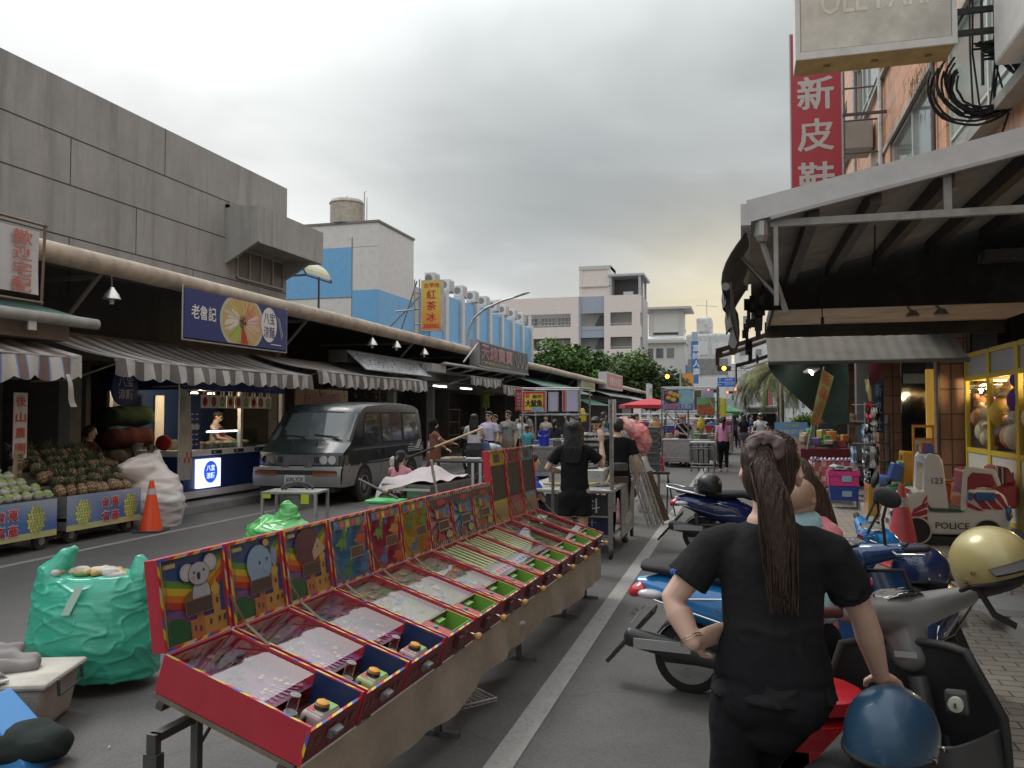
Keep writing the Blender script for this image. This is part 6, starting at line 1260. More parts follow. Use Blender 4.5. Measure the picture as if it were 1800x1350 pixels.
for i,(x,y,c,h,lab) in enumerate(((-6.6,25.5,(.35,.1,.1),1.6,'woman in brick red by the shop pillars behind the strapped man'),(-5.6,27,(.05,.06,.08),1.7,'man in dark navy in the shade beyond the squid stall'),(-6.8,29,(.4,.38,.34),1.62,'woman in cream in the shade under the green sheet awning'),(-3.0,30,(.1,.2,.3),1.66,'man in slate blue between the squid stall and the egg stall'),(-3.9,28.5,(.3,.28,.1),1.55,'child in mustard behind the candy floss bag'),(-1.2,50,(.3,.3,.32),1.7,'grey figure deep in the far crowd'),(-.5,52,(.4,.08,.08),1.65,'red figure deep in the far crowd'),(-1.9,54,(.05,.05,.05),1.7,'black figure deep in the far crowd'),(.35,38,(.05,.08,.2),1.7,'man in blue beside the open white car'),(-.9,44,(.5,.5,.52),1.6,'person in white far down the road behind the purple top'),(-1.5,40,(.03,.04,.06),1.68,'person in dark clothes far down the road by the green parasol'),(-2.0,46,(.45,.12,.12),1.62,'person in a dull red shirt far off under the stall roofs'),(-2.7,36,(.32,.08,.38),1.55,'child in a bright purple top far back between the stalls'),(-4.3,33,(.02,.02,.025),1.7,'man in black far back left of the purple child'),(-5.0,31,(.03,.08,.25),1.66,'person in a blue shirt stooping far back among the stalls'),(-4.0,20.5,(.18,.05,.05),1.6,'woman in a dark red top behind the blue bucket stall'),(-3.6,22,(.22,.24,.28),1.55,'girl in a pale grey pinafore beyond the blue bucket'),(-4.6,23,(.04,.06,.13),1.64,'person in a navy cap and shirt behind the fried food sign'),(-3.2,26,(.06,.055,.05),1.68,'man in dark grey beyond the striped polo shirt'))):
    person(lab,(x,y,0),rnd.uniform(0,6),h,c,(.03,.03,.04),'pants',['short','long','pony'][i%3],vox=.024,fem=i%2==0,la=None)
person('vendor in a black T shirt and orange cap sitting among the steel carts',(-1.85,27.2,0),PI+.4,1.62,(.015,.014,.014),(.02,.02,.02),'pants','short',skin=(.34,.2,.14),vox=.018,fem=False,head=(.3,.2),la=((-.26,.12,1.1),(-.08,.3,1.05)),ra=((.26,.12,1.1),(.08,.3,1.05)),extra=lambda t,A,Hh,arms:MB('cloth',(.55,.16,.06)).ball(Hh((0,0,1.61)),(.09,.1,.065)).build('cap',t,smooth=60))

for i,(c,n,x,y) in enumerate((((.5,.48,.44),'cream',-3.4,24.5),((.05,.2,.12),'bottle green',-4.3,26.5),((.4,.2,.05),'rust orange',-2.9,29),((.2,.05,.1),'plum',-3.6,31.5),((.45,.45,.5),'pale lilac',-2.3,32.5),((.03,.03,.04),'charcoal',-5.4,24.2),((.06,.16,.4),'royal blue',-1.3,37),((.5,.3,.32),'salmon',-2.2,42),((.3,.32,.2),'khaki',-.3,47),((.1,.1,.12),'slate grey',-4.9,35),((.5,.5,.5),'plain white',-3.9,38),((.45,.08,.2),'cerise',-.75,36.5))):
    person('person in a %s top standing %s the far stalls'%(n,['among','behind','beyond'][i%3]),(x,y,0),rnd.uniform(0,6),rnd.uniform(1.5,1.76),c,(.03,.03,.05),'pants',['short','long','pony'][i%3],vox=.026,fem=i%2==0,group=None)
# ================================================================== VAN
van=thing('van','dark green and silver van parked by the kerb facing the camera','van',(-7.88,13.65,0),R(2.2))
DGc,SV=(.011,.018,.020),(.23,.235,.23)
VL=4.5
PROF=[(.06,.34),(.0,.42),(-.03,.56),(-.02,.66),(.05,.72),(.06,.92),(.09,.97),(.36,1.13),(.42,1.16),(.94,1.70),(1.04,1.775),(1.28,1.86),(2.2,1.90),(3.3,1.905),(4.05,1.87),(4.28,1.80),(4.40,1.55),(4.48,1.05),(4.5,.6),(4.5,.36)]
def vhw(z,y=2):
    w=.87 if z<1.0 else .87-.085*((z-1.0)/.85)**1.25
    if z<.5: w-=.03*(.5-z)/.2
    f=max(0,.30-y)/.30; w-=.05*f*f*(1 if z>.7 else .7)
    r=max(0,y-4.2)/.3; w-=.05*r*r
    return w
def ztop(y):
    pr=[p for p in PROF if p[0]>=-.03]
    up=[(.0,.6)]+PROF[5:17]+[(4.5,1.0)]
    for (y0,z0),(y1,z1) in zip(up[:-1],up[1:]):
        if y0<=y<=y1: return z0+(z1-z0)*(y-y0)/max(1e-6,y1-y0)
    return .6
cz=lambda z:SV if z<.735 else DGc
b=MB('carpaint'); ns=18
def pf(i): return PROF[i]
k=len(b.v)
for (y,z) in PROF:
    for j in range(ns+1):
        s=-1+2*j/ns; crown=.03*(1-s*s) if z>1.7 else (0.012*(1-s*s) if z>1.1 else 0); bow=.06*(s*s) if y<1.3 and z>.4 else 0
        e=abs(s); hw_=vhw(z,max(0,y)); rr=.0
        b.v.append(Vector((s*hw_, y+bow*(1 if y<.5 else .5)*(e**2), z+crown-(.03*max(0,(e-.85)/.15)**2 if z>1.5 else 0))))
for i in range(len(PROF)-1):
    for j in range(ns):
        zz=(PROF[i][1]+PROF[i+1][1])/2; b.face([k+i*(ns+1)+j,k+i*(ns+1)+j+1,k+(i+1)*(ns+1)+j+1,k+(i+1)*(ns+1)+j],cz(zz))
def side(sx):
    ny,nz=40,22; k=len(b.v)
    for i in range(ny+1):
        y=.02+(VL-.02)*i/ny; zt=ztop(y)
        for j in range(nz+1):
            v=j/nz; z=.34+(zt-.34)*v; b.v.append(Vector((sx*vhw(z,y),y+(.085 if y<.3 else .05*max(0,1-(y-.3)/.8))*(1 if 1 else 0)*(1 if z<2 else 0),z-(.028 if z>1.55 and j==nz else 0))))
    for i in range(ny):
        for j in range(nz):
            zz=sum(b.v[q].z for q in (k+i*(nz+1)+j,k+(i+1)*(nz+1)+j,k+(i+1)*(nz+1)+j+1,k+i*(nz+1)+j+1))/4
            b.face([k+i*(nz+1)+j,k+(i+1)*(nz+1)+j,k+(i+1)*(nz+1)+j+1,k+i*(nz+1)+j+1],cz(zz))
side(1); side(-1); b.build('body',van,smooth=26)
def spatch(ys,zs,off,col,mat='dark_glass',sx=1):
    # quad patch on the van's side; ys: (bottom front, bottom back, top back, top front)
    m=MB(mat,col); y0,y1,y2,y3=ys; z0,z1=zs
    m.grid(lambda u,v:(sx*(vhw(z0+(z1-z0)*v,2)+off),(y0+(y3-y0)*v)*(1-u)+(y1+(y2-y1)*v)*u+.05*max(0,1-((y0*(1-u)+y1*u)-.3)/.8)*0,z0+(z1-z0)*v),8,5); return m
for sx in (1,-1):
    for ys,zs in (((.92,1.78,1.74,1.24),(1.13,1.68)),((1.98,3.02,2.98,1.98),(1.12,1.68)),((3.18,4.12,4.0,3.18),(1.12,1.68))):
        f=spatch((ys[0]-.05,ys[1]+.04,ys[2]+.04,ys[3]-.04),(zs[0]-.04,zs[1]+.04),.004,(.012,.012,.013),'rubber',sx).build('window',van,smooth=60)
        spatch(ys,zs,.008,(.028,.032,.034),'dark_glass',sx).build('pane',f,smooth=60)
    m=spatch((2.46,2.50,2.50,2.46),(1.1,1.7),.011,(.03,.03,.03),'rubber',sx); m.build('window_bar',van)
    m=MB('rubber',(.008,.008,.008))
    for y in (1.88,3.10): m.add(spatch((y,y+.012,y+.012,y),(.5,1.78),.0025,(.006,.006,.006),'rubber',sx))
    m.build('door_seam',van)
    m=spatch((.5,4.46,4.46,.5),(1.0,1.03),.005,(.10,.115,.115),'carpaint',sx); m.add(spatch((.9,4.4,4.4,.9),(.715,.745),.006,(.03,.03,.03),'rubber',sx)); m.build('side_moulding',van)
    for y in (1.68,2.02):
        m=MB('plastic',(.02,.02,.02)); m.box((sx*.885,y,.92),(.03,.13 if y<2 else .05,.05 if y<2 else .13)); m.build('door_handle',van,bevel=.008)
    for y in (1.02,3.62):
        a=MB('rubber',(.006,.006,.006)); a.lathe((sx*.871,y,.33),[(.385,-.004),(.385,.006),(.001,.007)] if sx>0 else [(.385,.004),(.385,-.006),(.001,-.007)],32,axis='X'); a.build('wheel_arch',van)  # flat black disc put in for the shaded wheel opening
        w=MB('rubber',(.022,.022,.022)); w.lathe((sx*.80,y,.315),[(.2,-.10),(.29,-.10),(.315,-.07),(.315,.05),(.30,.085),(.235,.09),(.21,.07)],36,axis='X') if sx>0 else w.lathe((sx*.80,y,.315),[(.2,.10),(.29,.10),(.315,.07),(.315,-.05),(.30,-.085),(.235,-.09),(.21,-.07)],36,axis='X'); w=w.build('wheel',van,smooth=40)
        h=MB('steel',(.42,.42,.41)); s_=sx; h.lathe((sx*.80,y,.315),[(.215,.06*s_),(.205,.085*s_),(.17,.075*s_),(.09,.078*s_),(.06,.092*s_),(.001,.094*s_)],28,axis='X'); 
        for q in range(8): a=2*PI*q/8; h.box((sx*.88,y+.145*math.cos(a),.315+.145*math.sin(a)),(.012,.045,.03),(.03,.03,.03),mat='rubber',rx=a)
        h.build('hub_cap',w,smooth=30)
    mr=MB('plastic',(.02,.02,.022)); mr.box((sx*1.0,.92,1.20),(.19,.09,.27)); mr.tube([(sx*.86,1.0,1.22),(sx*.95,.95,1.22)],.02,6); mr.tube([(sx*.86,1.05,1.5),(sx*.92,.95,1.36)],.012,6); mr.build('mirror',van,bevel=.025,seg=3)
m=MB('paint',(.50,.52,.50)); 
for dy in (0,.13): m.extr([(.874,3.86+dy,.90),(.874,3.94+dy,.90),(.871,4.16+dy,1.10),(.871,4.09+dy,1.10)],(.004,0,0))
for z in (.90,.945,.86): m.bx(.872,.876,3.4 if z>.87 else 3.42,4.4,z,z+.016)
m.text('DELICA',(.877,3.50,.985),(0,1,0),(0,0,1),.05,(.5,.52,.5)); m.build('side_stripe',van)
# windscreen, wipers
def wsp(u,v,off=0): # u across, v up the screen
    y=.445+(.915-.445)*v; z=1.18+(1.675-1.18)*v; s=-1+2*u; hw_=vhw(z,y)*(.95); bow=.05*(s*s); n=Vector((0,-.72,.69))
    return Vector((s*hw_,y+bow,z+.012*(1-s*s)+.012*(1-s*s)*v))+n*off
f=MB('rubber',(.010,.010,.011)); f.grid(lambda u,v:wsp(-.02+1.04*u,-.06+1.12*v,.006),14,6); f=f.build('windscreen',van,smooth=60); g=MB('dark_glass',(.055,.07,.072)); g.grid(lambda u,v:wsp(u*.98+.01,v,.012),14,6); g.build('pane',f,smooth=60)
w=MB('rubber',(.01,.01,.01)); 
for a,c in ((.92,.55),(.50,.12)): w.tube([wsp(a,-.05,.03),wsp(a-.17,.12,.035)],.009,5); w.tube([wsp(a-.06,.07,.035),wsp(c,.16,.03)],.011,5)
w.build('wiper',van); w=MB('rubber',(.01,.01,.01)); w.extr([(.2,.30,1.12),(.24,.30,1.12),(.22,.32,1.16)],(0,.03,.01)); w.extr([(-.3,.30,1.12),(-.26,.30,1.12),(-.28,.32,1.16)],(0,.03,.01)); w.build('washer_nozzle',van)
def fp(x,off=0,z=.82): # front face y with bow
    s=x/.82; return .06*s**4*.9+.045-off
b=MB('plastic',(.10,.105,.11)); b.grid(lambda u,v:(-.66+1.32*u,fp(-.66+1.32*u,.012),.745+.185*v),16,3); b.build('grille',van,smooth=60)
b=MB('rubber',(.012,.012,.013))
for x in (-.40,-.365,-.33,.33,.365,.40): b.box((x,fp(x,.02),.84),(.018,.012,.11),rx=0)
b.build('grille_slot',van)
for sx in (-1,1):
    b=MB('dark_glass',(.12,.125,.13)); b.grid(lambda u,v:(sx*(.42+.36*u),fp(.42+.36*u,.02),.755+.165*v),8,3); hl=b.build('headlight',van)
    for x in (.505,.665):
        c=MB('chrome',(.75,.76,.78)); c.lathe((sx*x,fp(x,.03),.84),[(.075,-.005),(.066,.004),(.045,.014),(.02,.018),(.001,.018)],22,axis='Y'); c.lathe((sx*x,fp(x,.034),.84),[(.078,-.0),(.078,.016),(.07,.016)],22,axis='Y'); c.build('lens',hl,smooth=50)
    b=MB('dark_glass',(.10,.095,.08)); b.hexa([(sx*.79,.10,.76),(sx*.875,.22,.76),(sx*.872,.30,.76),(sx*.80,.2,.76),(sx*.79,.11,.92),(sx*.87,.23,.92),(sx*.868,.31,.92),(sx*.8,.2,.92)]); b.build('corner_lamp',van)
    b=MB('print',(.20,.055,.02)); b.grid(lambda u,v:(sx*(.36+.46*u),.06*((.36+.46*u)/.88)**4-.128+.01*math.sin(PI*v),.565+.075*v),8,2); b.build('turn_signal',van)
    c=MB('dark_glass',(.1,.1,.1)); c.lathe((sx*.23,-.03,.74),[(.065,.02),(.075,-.0),(.07,-.025),(.001,-.03)],20,axis='Y'); c.tube([(sx*.23,0,.68),(sx*.23,.05,.66)],.015,6); o=c.build('fog_lamp',van,smooth=50)
b=MB('carpaint',SV); k=0
b.grid(lambda u,v:((-.88+1.76*u),.06*(abs(-1+2*u)**4)-.085-.03*math.sin(PI*v)+(0.0),.36+.34*v),20,8,colfn=lambda u,v:(.03,.03,.032) if .60<v<.82 and abs(u-.5)<.46 else SV)
b.grid(lambda u,v:((-.88+1.76*u),.06*(abs(-1+2*u)**4)-.085+.16*v,.70),20,2); b.grid(lambda u,v:((-.88+1.76*u),.06*(abs(-1+2*u)**4)-.085+.16*v,.36),20,2,(.1,.1,.1)); b.build('bumper',van,smooth=50)
b=MB('rubber',(.015,.015,.016)); b.bx(-.75,.75,-.02,.25,.26,.37); b.build('valance',van)
b=MB('print',(.50,.52,.53)); b.bx(-.19,.21,-.135,-.128,.40,.57); pl_=b.build('number_plate',van); b=MB('print',(.02,.02,.03)); b.text('AVN-2530',(-.165,-.1365,.43),(1,0,0),(0,0,1),.105,(.015,.015,.02),w=.35,bold=.02); b.build('characters',pl_)
b=MB('print',(.5,.5,.5)); b.text('DELICA',(.30,.205,1.05),(1,0,0),(0,.5,.85),.035,(.5,.5,.5),w=.21); b.lathe((0,.02,.83),[(.028,-.0),(.001,-.004)],3,(.35,.03,.03),axis='Y'); b.build('badge',van)
b=MB('cloth',(.25,.24,.23)); b.bx(.50,.52,1.3,1.72,1.2,1.66); b.build('curtain',van)

# ================================================================== MIDDLE OF THE STREET: CARTS AND STALLS
ST=(.42,.42,.41)
def caster(b,x,y,r=.06): 
    b.lathe((x,y,r),[(r*.5,-.02),(r,-.018),(r,.018),(r*.5,.02)],14,(.03,.03,.03),'rubber',axis='X'); b.bx(x-.025,x+.025,y-.02,y+.02,r*2-.02,r*2+.03,(.3,.3,.3),'galv')
# drinks cart
dc=thing('drinks_cart','stainless steel drinks cart with outlined dark panels and a tall corner post','cart',(-2.62,9.62,0))
W_,D_,Hc=1.16,1.95,.80
b=MB('steel',ST); b.bx(0,W_,0,D_,Hc-.04,Hc); b.build('worktop',dc,bevel=.006)
for x,y in ((.03,.03),(W_-.03,.03),(.03,D_-.03),(W_-.03,D_-.03)):
    b=MB('steel',(.36,.36,.35)); b.bx(x-.025,x+.025,y-.025,y+.025,.13,Hc-.04); l=b.build('leg',dc); b=MB('galv'); caster(b,x,y); b.build('caster',l)
b=MB('steel',(.34,.34,.34)); b.bx(.06,W_-.06,.02,.04,.24,.27); b.bx(.06,W_-.06,.02,.04,.48,.5); b.bx(W_-.04,W_-.02,.06,D_-.06,.24,.27); b.build('rail',dc)
b=MB('steel',(.30,.30,.30)); b.bx(W_-.012,W_,.7,D_,.14,Hc-.045); sp=b.build('side_panel',dc); b=MB('print',(.34,.34,.34)); b.text('古早味紅茶',(W_+.002,.95,.52),(0,1,0),(0,0,1),.14,(.38,.38,.38),w=.85); disc(b,W_+.002,1.35,.33,.32,.075,(.40,.40,.40)); b.text('冰涼',(W_+.004,1.25,.30),(0,1,0),(0,0,1),.07,(.25,.25,.25)); b.build('lettering',sp)
b=MB('paint',(.012,.013,.018)); b.bx(.35,W_-.06,.05,.06,.50,.74); b.bx(.35,W_-.06,.3,.31,.15,.48,(.02,.04,.16)); b.bx(.35,W_-.06,.29,.298,.12,.24,(.5,.5,.52)); fp_=b.build('front_panel',dc); b=MB('print',(.4,.4,.42)); b.text('飲料',(.5,.048,.53),(1,0,0),(0,0,1),.17,(.4,.4,.42),w=.5,bold=-.004); b.text('泡沫紅茶',(.45,.288,.14),(1,0,0),(0,0,1),.075,(.03,.03,.06),w=.55); b.text('檸檬汁',(.42,.298,.34),(1,0,0),(0,0,1),.08,(.4,.45,.5),w=.5); b.build('lettering',fp_)
b=MB('steel',(.4,.4,.4)); b.tube([(W_-.02,.05,.78),(W_-.02,.05,1.86)],.024,8); b.bx(W_-.06,W_+.02,.02,.08,.55,.8); b.build('corner_post',dc)
b=MB('paint',(.45,.45,.45)); b.bx(W_-.06,W_+.03,.085,.10,1.58,1.86); b.build('sign_strip',dc)
b=MB('steel',(.5,.5,.49)); b.bx(.28,W_-.18,.5,1.2,Hc+.001,Hc+.20); b.build('ice_box',dc,bevel=.01)
b=MB('plastic',(.45,.38,.18)); b.tube([(.25,.35,Hc+.03),(.8,.36,Hc+.03),(1.0,.6,Hc+.05),(1.02,.8,Hc+.16)],.016,8); b.build('yellow_hose',dc,smooth=60)
r=random.Random(12); b=MB('plastic'); 
for k in range(16): b.box((r.uniform(.3,1.1),r.uniform(.5,1.8),Hc+.03+(.18 if k<7 else 0)),(r.uniform(.06,.25),r.uniform(.06,.2),r.uniform(.03,.10)),r.choice([(.04,.04,.04),(.35,.35,.33),(.10,.08,.07),(.22,.20,.18),(.05,.05,.05)]),rz=r.uniform(0,3))
b.tube([(.45,.75,Hc+.22),(.52,.72,Hc+.23),(.56,.8,Hc+.22),(.5,.85,Hc+.23),(.42,.8,Hc+.22)],.022,8,(.28,.45,.40)); b.build('utensils',dc,bevel=.008)
t=thing('broom','broom standing with its handle up under the hand of the second woman in black','broom',(-2.02,8.95,0)); b=MB('galv',(.2,.18,.16)); b.tube([(0,0,.05),(0,.0,1.08)],.018,8); b.build('handle',t); b=MB('rubber',(.12,.1,.08)); b.box((0,0,.06),(.3,.05,.12)); b.build('brush',t)
t=thing('folding_trestle','black steel bar on folding legs sticking out behind the drinks cart','trestle',(-2.1,13.7,0)); b=MB('paint',(.02,.02,.02)); b.bx(0,.95,.0,.05,.70,.74); b.bx(-.2,.3,-.25,-.2,.74,.78); b.build('bar',t)
for dx in (.92,.02): b=MB('paint',(.02,.02,.02)); b.tube([(dx,.02,.70),(dx-.02,.0,.0)],.013,6); b.tube([(dx,.02,.66),(dx+.10,.22,.0)],.013,6); b.build('leg',t)
t=thing('pole_bundle','bundle of long steel tent poles leaning beside the candy floss bag','poles',(-1.28,12.6,0.02))
for k in range(6): b=MB('steel',(.5,.5,.5)); b.tube([(.045*k-.1,.05*(k%2),.0),(-.56+.045*k,.05+.06*(k%3),1.42-.05*(k%3))],.016,8); b.build('pole',t)
b=MB('wood',(.08,.05,.035)); b.box((-.02,.3,.4),(.16,.04,.8),rz=.2,ry=-.35); b.build('board',t)
b=MB(); b.tube([(0,0,0),(.14,0,-.10),(.30,0,-.22),(.36,0,-.36),(.34,0,-.52)],[(.06,.05),(.13,.12),(.165,.14),(.13,.12),(.05,.05)],16,round_caps=True)
o=b.blob('candy_floss_bag','bag',None,.012,2,(.55,.18,.19),colfn=lambda x,y,z:[(.58,.16,.17),(.60,.22,.16),(.56,.30,.34),(.50,.14,.2),(.58,.34,.22)][int(abs(math.sin(x*17+z*9)+math.cos(z*15+x*6))*2.4)%5],disp=lambda co:co+vnoise(co,26,2)[:,None]*.012); o.location=(-1.80,12.75,1.60); tag(o,'pink bag of candy floss hanging in the middle of the street','candy floss bag')
b=MB(); b.tube([(0,0,.1),(.05,0,.5),(-.02,0,.92)],[(.16,.15),(.18,.15),(.05,.05)],14,round_caps=True); o=b.blob('clear_bag','film',None,.02,2,(.50,.49,.48),disp=lambda co:co+vnoise(co,12,2)[:,None]*.03); o.location=(-1.62,14.4,.0); tag(o,'half clear plastic bag bulging beside the steel poles','bag')
b=MB(); b.tube([(0,0,.03),(0,0,.16),(0,0,.34)],[(.24,.2),(.2,.16),(.03,.03)],14,round_caps=False); o=b.blob('clear_bag','film',None,.016,2,(.52,.51,.50),disp=lambda co:co+vnoise(co,18,2)[:,None]*.02); o.location=(-1.78,16.2,0); tag(o,'small pale plastic bag sitting on the road behind the black trestle','bag')
t=thing('pink_floss_bag','pale pink plastic bag standing on the road left of the steel poles','bag',(-1.95,12.9,0)); b=MB(); b.tube([(0,0,.1),(0,0,.5),(0,0,.8)],[(.2,.2),(.2,.18),(.1,.1)],12,round_caps=True); b.blob('sack','bag',t,.02,2,(.55,.33,.34),disp=lambda co:co+vnoise(co,16,2)[:,None]*.02)
for k in range(9):
    b=MB('plastic',(.075,.078,.085) if k%2 else (.10,.10,.105)); b.bx(-.28,.28,-.26,.26,0,.085); b.bx(-.30,.30,-.28,.28,.085,.1); o=b.build('stacked_tray',bevel=.006); o.location=(-1.93+rnd.uniform(-.015,.015),17.2,.42+k*.112); o.rotation_euler=(0,0,rnd.uniform(-.05,.05)); tag(o,'dark grey plastic tray in the tall stack behind the candy floss','tray','dark trays stacked on a box')
t=thing('plinth_box','dark box carrying the stack of grey trays','box',(-1.93,17.2,0)); b=MB('paint',(.05,.05,.055)); b.bx(-.27,.27,-.25,.25,.05,.41); b.build('shell',t); b=MB('paint',(.03,.03,.03)); [b.bx(x-.02,x+.02,y-.02,y+.02,0,.05) for x in (-.22,.22) for y in (-.2,.2)]; b.build('foot',t)
def stool(loc,label,c=(.48,.02,.025),n=1):
    t=thing('plastic_stool',label,'stool',loc); b=MB('plastic',c); b.lathe((0,0,.40),[(.15,-.02),(.15,.02),(.13,.03),(.001,.03)],18); b.build('seat',t,smooth=40)
    for sx,sy in ((-1,-1),(1,-1),(1,1),(-1,1)): b=MB('plastic',c); b.tube([(sx*.17,sy*.17,0),(sx*.11,sy*.11,.4)],[.03,.022],6); b.build('leg',t)
    b=MB('plastic',c); [b.bx(-.13,.13,s*.14-.006,s*.14+.006,.16,.34) for s in (-1,1)]; [b.bx(s*.14-.006,s*.14+.006,-.13,.13,.16,.34) for s in (-1,1)]; b.build('skirt',t); return t
stool((-2.42,24.5,0),'red plastic stool left of the wheeled steel cart'); stool((-2.5,25.4,0),'second red plastic stool tucked behind the first by the steel cart')
# wheeled steel cart and folding table
t=thing('steel_cart','battered stainless steel cart on castors in the middle of the street','cart',(-2.42,26.3,0)); b=MB('steel',(.42,.42,.41)); b.bx(0,.84,0,.7,.17,.84); b.build('body',t,bevel=.015); b=MB('steel',(.55,.55,.54)); b.bx(-.03,.87,-.03,.73,.845,.88); b.build('top_rim',t); b=MB('steel',(.55,.55,.54)); b.bx(-.02,.86,-.012,-.001,.30,.33); b.build('lower_rim',t)
for x,y in ((.1,.08),(.74,.08),(.1,.62),(.74,.62)): b=MB('galv'); caster(b,x,y,.07); b.build('caster',t)
b=MB('steel',(.5,.5,.5)); b.bx(.85,1.45,.3,1.0,.82,.86); b.bx(.9,1.4,.35,.95,.1,.82,(.3,.3,.3)); b.build('second_bay',t)
t=thing('folding_table','folded steel and white table frame standing in front of the steel carts','table',(-1.48,24.4,0)); b=MB('paint',(.55,.55,.53)); b.bx(0,.72,0,.35,.83,.88); b.build('top',t,bevel=.01)
b=MB('steel',(.45,.45,.45))
for x in (.04,.68): b.tube([(x,.0,0),(x,.0,.83)],.018,6); b.tube([(x,.34,0),(x,.34,.83)],.018,6)
for z in (.16,.24,.68,.74): b.tube([(.04,0,z),(.68,0,z)],.014,6)
b.build('frame',t); b=MB('paint',(.03,.03,.03)); [b.tube([(x,.2,.02),(x,.2,.82)],.02,6) for x in (.24,.38,.52)]; b.tube([(.2,.2,.6),(.56,.2,.74)],.014,6); b.build('folded_legs',t)
# stalls with picture light boxes
def stall(loc,w,d,label,boards,top=2.45,bot=1.72,clutter=True,hgt=.85,seed=1):
    t=thing('food_stall',label,'food stall',loc)
    b=MB('steel',(.4,.4,.4)); b.bx(0,w,0,d,hgt-.05,hgt); b.bx(.03,w-.03,.05,d-.05,.18,hgt-.05,(.34,.34,.34)); b.build('counter',t)
    for x in (0,w):
        for y in (0,d): b=MB('steel',(.42,.42,.42)); b.tube([(x,y,.1),(x,y,top+.05)],.025,6); b.build('post',t)
    b=MB('steel',(.42,.42,.42)); 
    for z in (bot-.04,top+.05): b.tube([(0,0,z),(w,0,z)],.02,6); b.tube([(0,d,z),(w,d,z)],.02,6); b.tube([(0,0,z),(0,d,z)],.02,6); b.tube([(w,0,z),(w,d,z)],.02,6)
    b.build('rail',t)
    for fn in boards: fn(t)
    if clutter:
        r=random.Random(seed); b=MB('plastic')
        for k in range(14): b.box((r.uniform(.1,w-.1),r.uniform(.1,d-.1),hgt+.08),(r.uniform(.1,.3),r.uniform(.1,.3),r.uniform(.08,.22)),r.choice([(.35,.35,.35),(.1,.1,.1),(.4,.3,.2),(.3,.04,.04),(.12,.3,.1),(.45,.45,.45),(.08,.12,.3)]),rz=r.uniform(0,3))
        b.build('cookware',t,bevel=.015)
    for x in (.08,w-.08): b=MB('galv'); caster(b,x,.08,.07); b.build('caster',t)
    return t
def board(x0,x1,z0,z1,fn,y=-.03,back=(.4,.4,.42)):
    def f(t):
        b=MB('paint',back); b.bx(x0,x1,y,y+.14,z0,z1); s=b.build('light_box',t); b=MB('print'); A=Art(b,(x0+.015,y-.002,z0+.015),(1,0,0),(0,0,1),x1-x0-.03,z1-z0-.03); fn(A,b); b.build('picture',s)
    return f
def txtA(A,b,s,u,v,wu,hv,c,bold=.02): A.k+=6; b.text(s,A.m(u,v),A.x,A.u,hv*A.h,c,w=wu*A.w,bold=bold)
def squid(A,b):
    A.rect(0,0,1,1,(.46,.035,.02)); A.rect(.09,.08,.91,.90,(.58,.46,.06)); A.disc(.22,.80,.11,.12,(.5,.05,.03)); A.disc(.18,.83,.02,.02,(.6,.6,.5)); A.disc(.26,.83,.02,.02,(.6,.6,.5)); txtA(A,b,'酥炸',.45,.66,.42,.2,(.03,.02,.02),.04)
    for k in range(9): A.disc(.45+k*.055,.1+.03*math.sin(k*2),.06,.09,(.10,.28,.45) if k%2 else (.28,.45,.55))
    txtA(A,b,'大魷魚',.13,.24,.76,.36,(.015,.012,.012),.06)
def balls(A,b):
    A.rect(0,0,1,1,(.05,.16,.40)); A.disc(.75,.65,.35,.4,(.22,.42,.52)); A.poly([(.02,.95),(.5,.98),(.55,.4),(.2,.3),(0,.5)],(.03,.025,.03))
    for u,v in ((.18,.62),(.35,.52),(.38,.78),(.52,.72),(.25,.85)): A.disc(u,v,.10,.11,(.42,.22,.03)); A.disc(u-.01,v+.02,.075,.08,(.58,.36,.08))
    for k in range(5): A.disc(.68+.07*k,.5+.1*math.sin(k),.07,.1,(.25,.48,.45)); 
    A.disc(.11,.85,.07,.08,(.5,.05,.05)); txtA(A,b,'炸雞蛋',.05,.05,.5,.24,(.55,.5,.5),.10); txtA(A,b,'炸雞蛋',.06,.06,.48,.22,(.48,.03,.05),.03); txtA(A,b,'大貝米',.60,.06,.36,.2,(.55,.55,.58),.03)
def squid2(A,b):
    A.rect(0,0,1,1,(.05,.22,.08)); A.rect(0,.0,1,.45,(.30,.10,.03)); A.disc(.3,.75,.35,.25,(.12,.38,.14)); 
    for k in range(4): A.disc(.70+k*.07,.88-k*.14,.12,.075,(.5,.13,.04),rot=-.9); A.disc(.70+k*.07,.90-k*.14,.09,.03,(.56,.3,.18),rot=-.9)
    A.disc(.5,.6,.1,.07,(.48,.10,.04)); txtA(A,b,'碳烤',.03,.42,.5,.2,(.5,.03,.02),.05); txtA(A,b,'大魷魚',.04,.08,.9,.34,(.55,.30,.05),.10); txtA(A,b,'大魷魚',.05,.09,.88,.32,(.46,.02,.02),.03)
def plain(c): return lambda A,b:A.rect(0,0,1,1,c)
def redtxt(A,b): A.rect(0,0,1,1,(.30,.025,.03)); txtA(A,b,'酥炸大',.1,.72,.8,.16,(.42,.3,.28)); [txtA(A,b,q,.15,.55-.17*i,.7,.13,(.40,.28,.26)) for i,q in enumerate(('鹽酥','魷魚','香雞','地瓜'))]
stall((-5.45,20.6,0),1.5,1.4,'food stall with a yellow and red fried squid light box and pale lavender panels',[board(.0,.62,1.72,2.26,squid),board(.66,.90,1.74,2.24,plain((.42,.42,.56)),.1),board(1.0,1.1,1.74,2.3,plain((.42,.06,.04)),.2),board(1.12,1.42,1.74,2.28,plain((.44,.43,.60)),.15),board(-.30,.0,1.76,2.32,redtxt,.4,(.3,.03,.03))],2.28,1.70,seed=3)
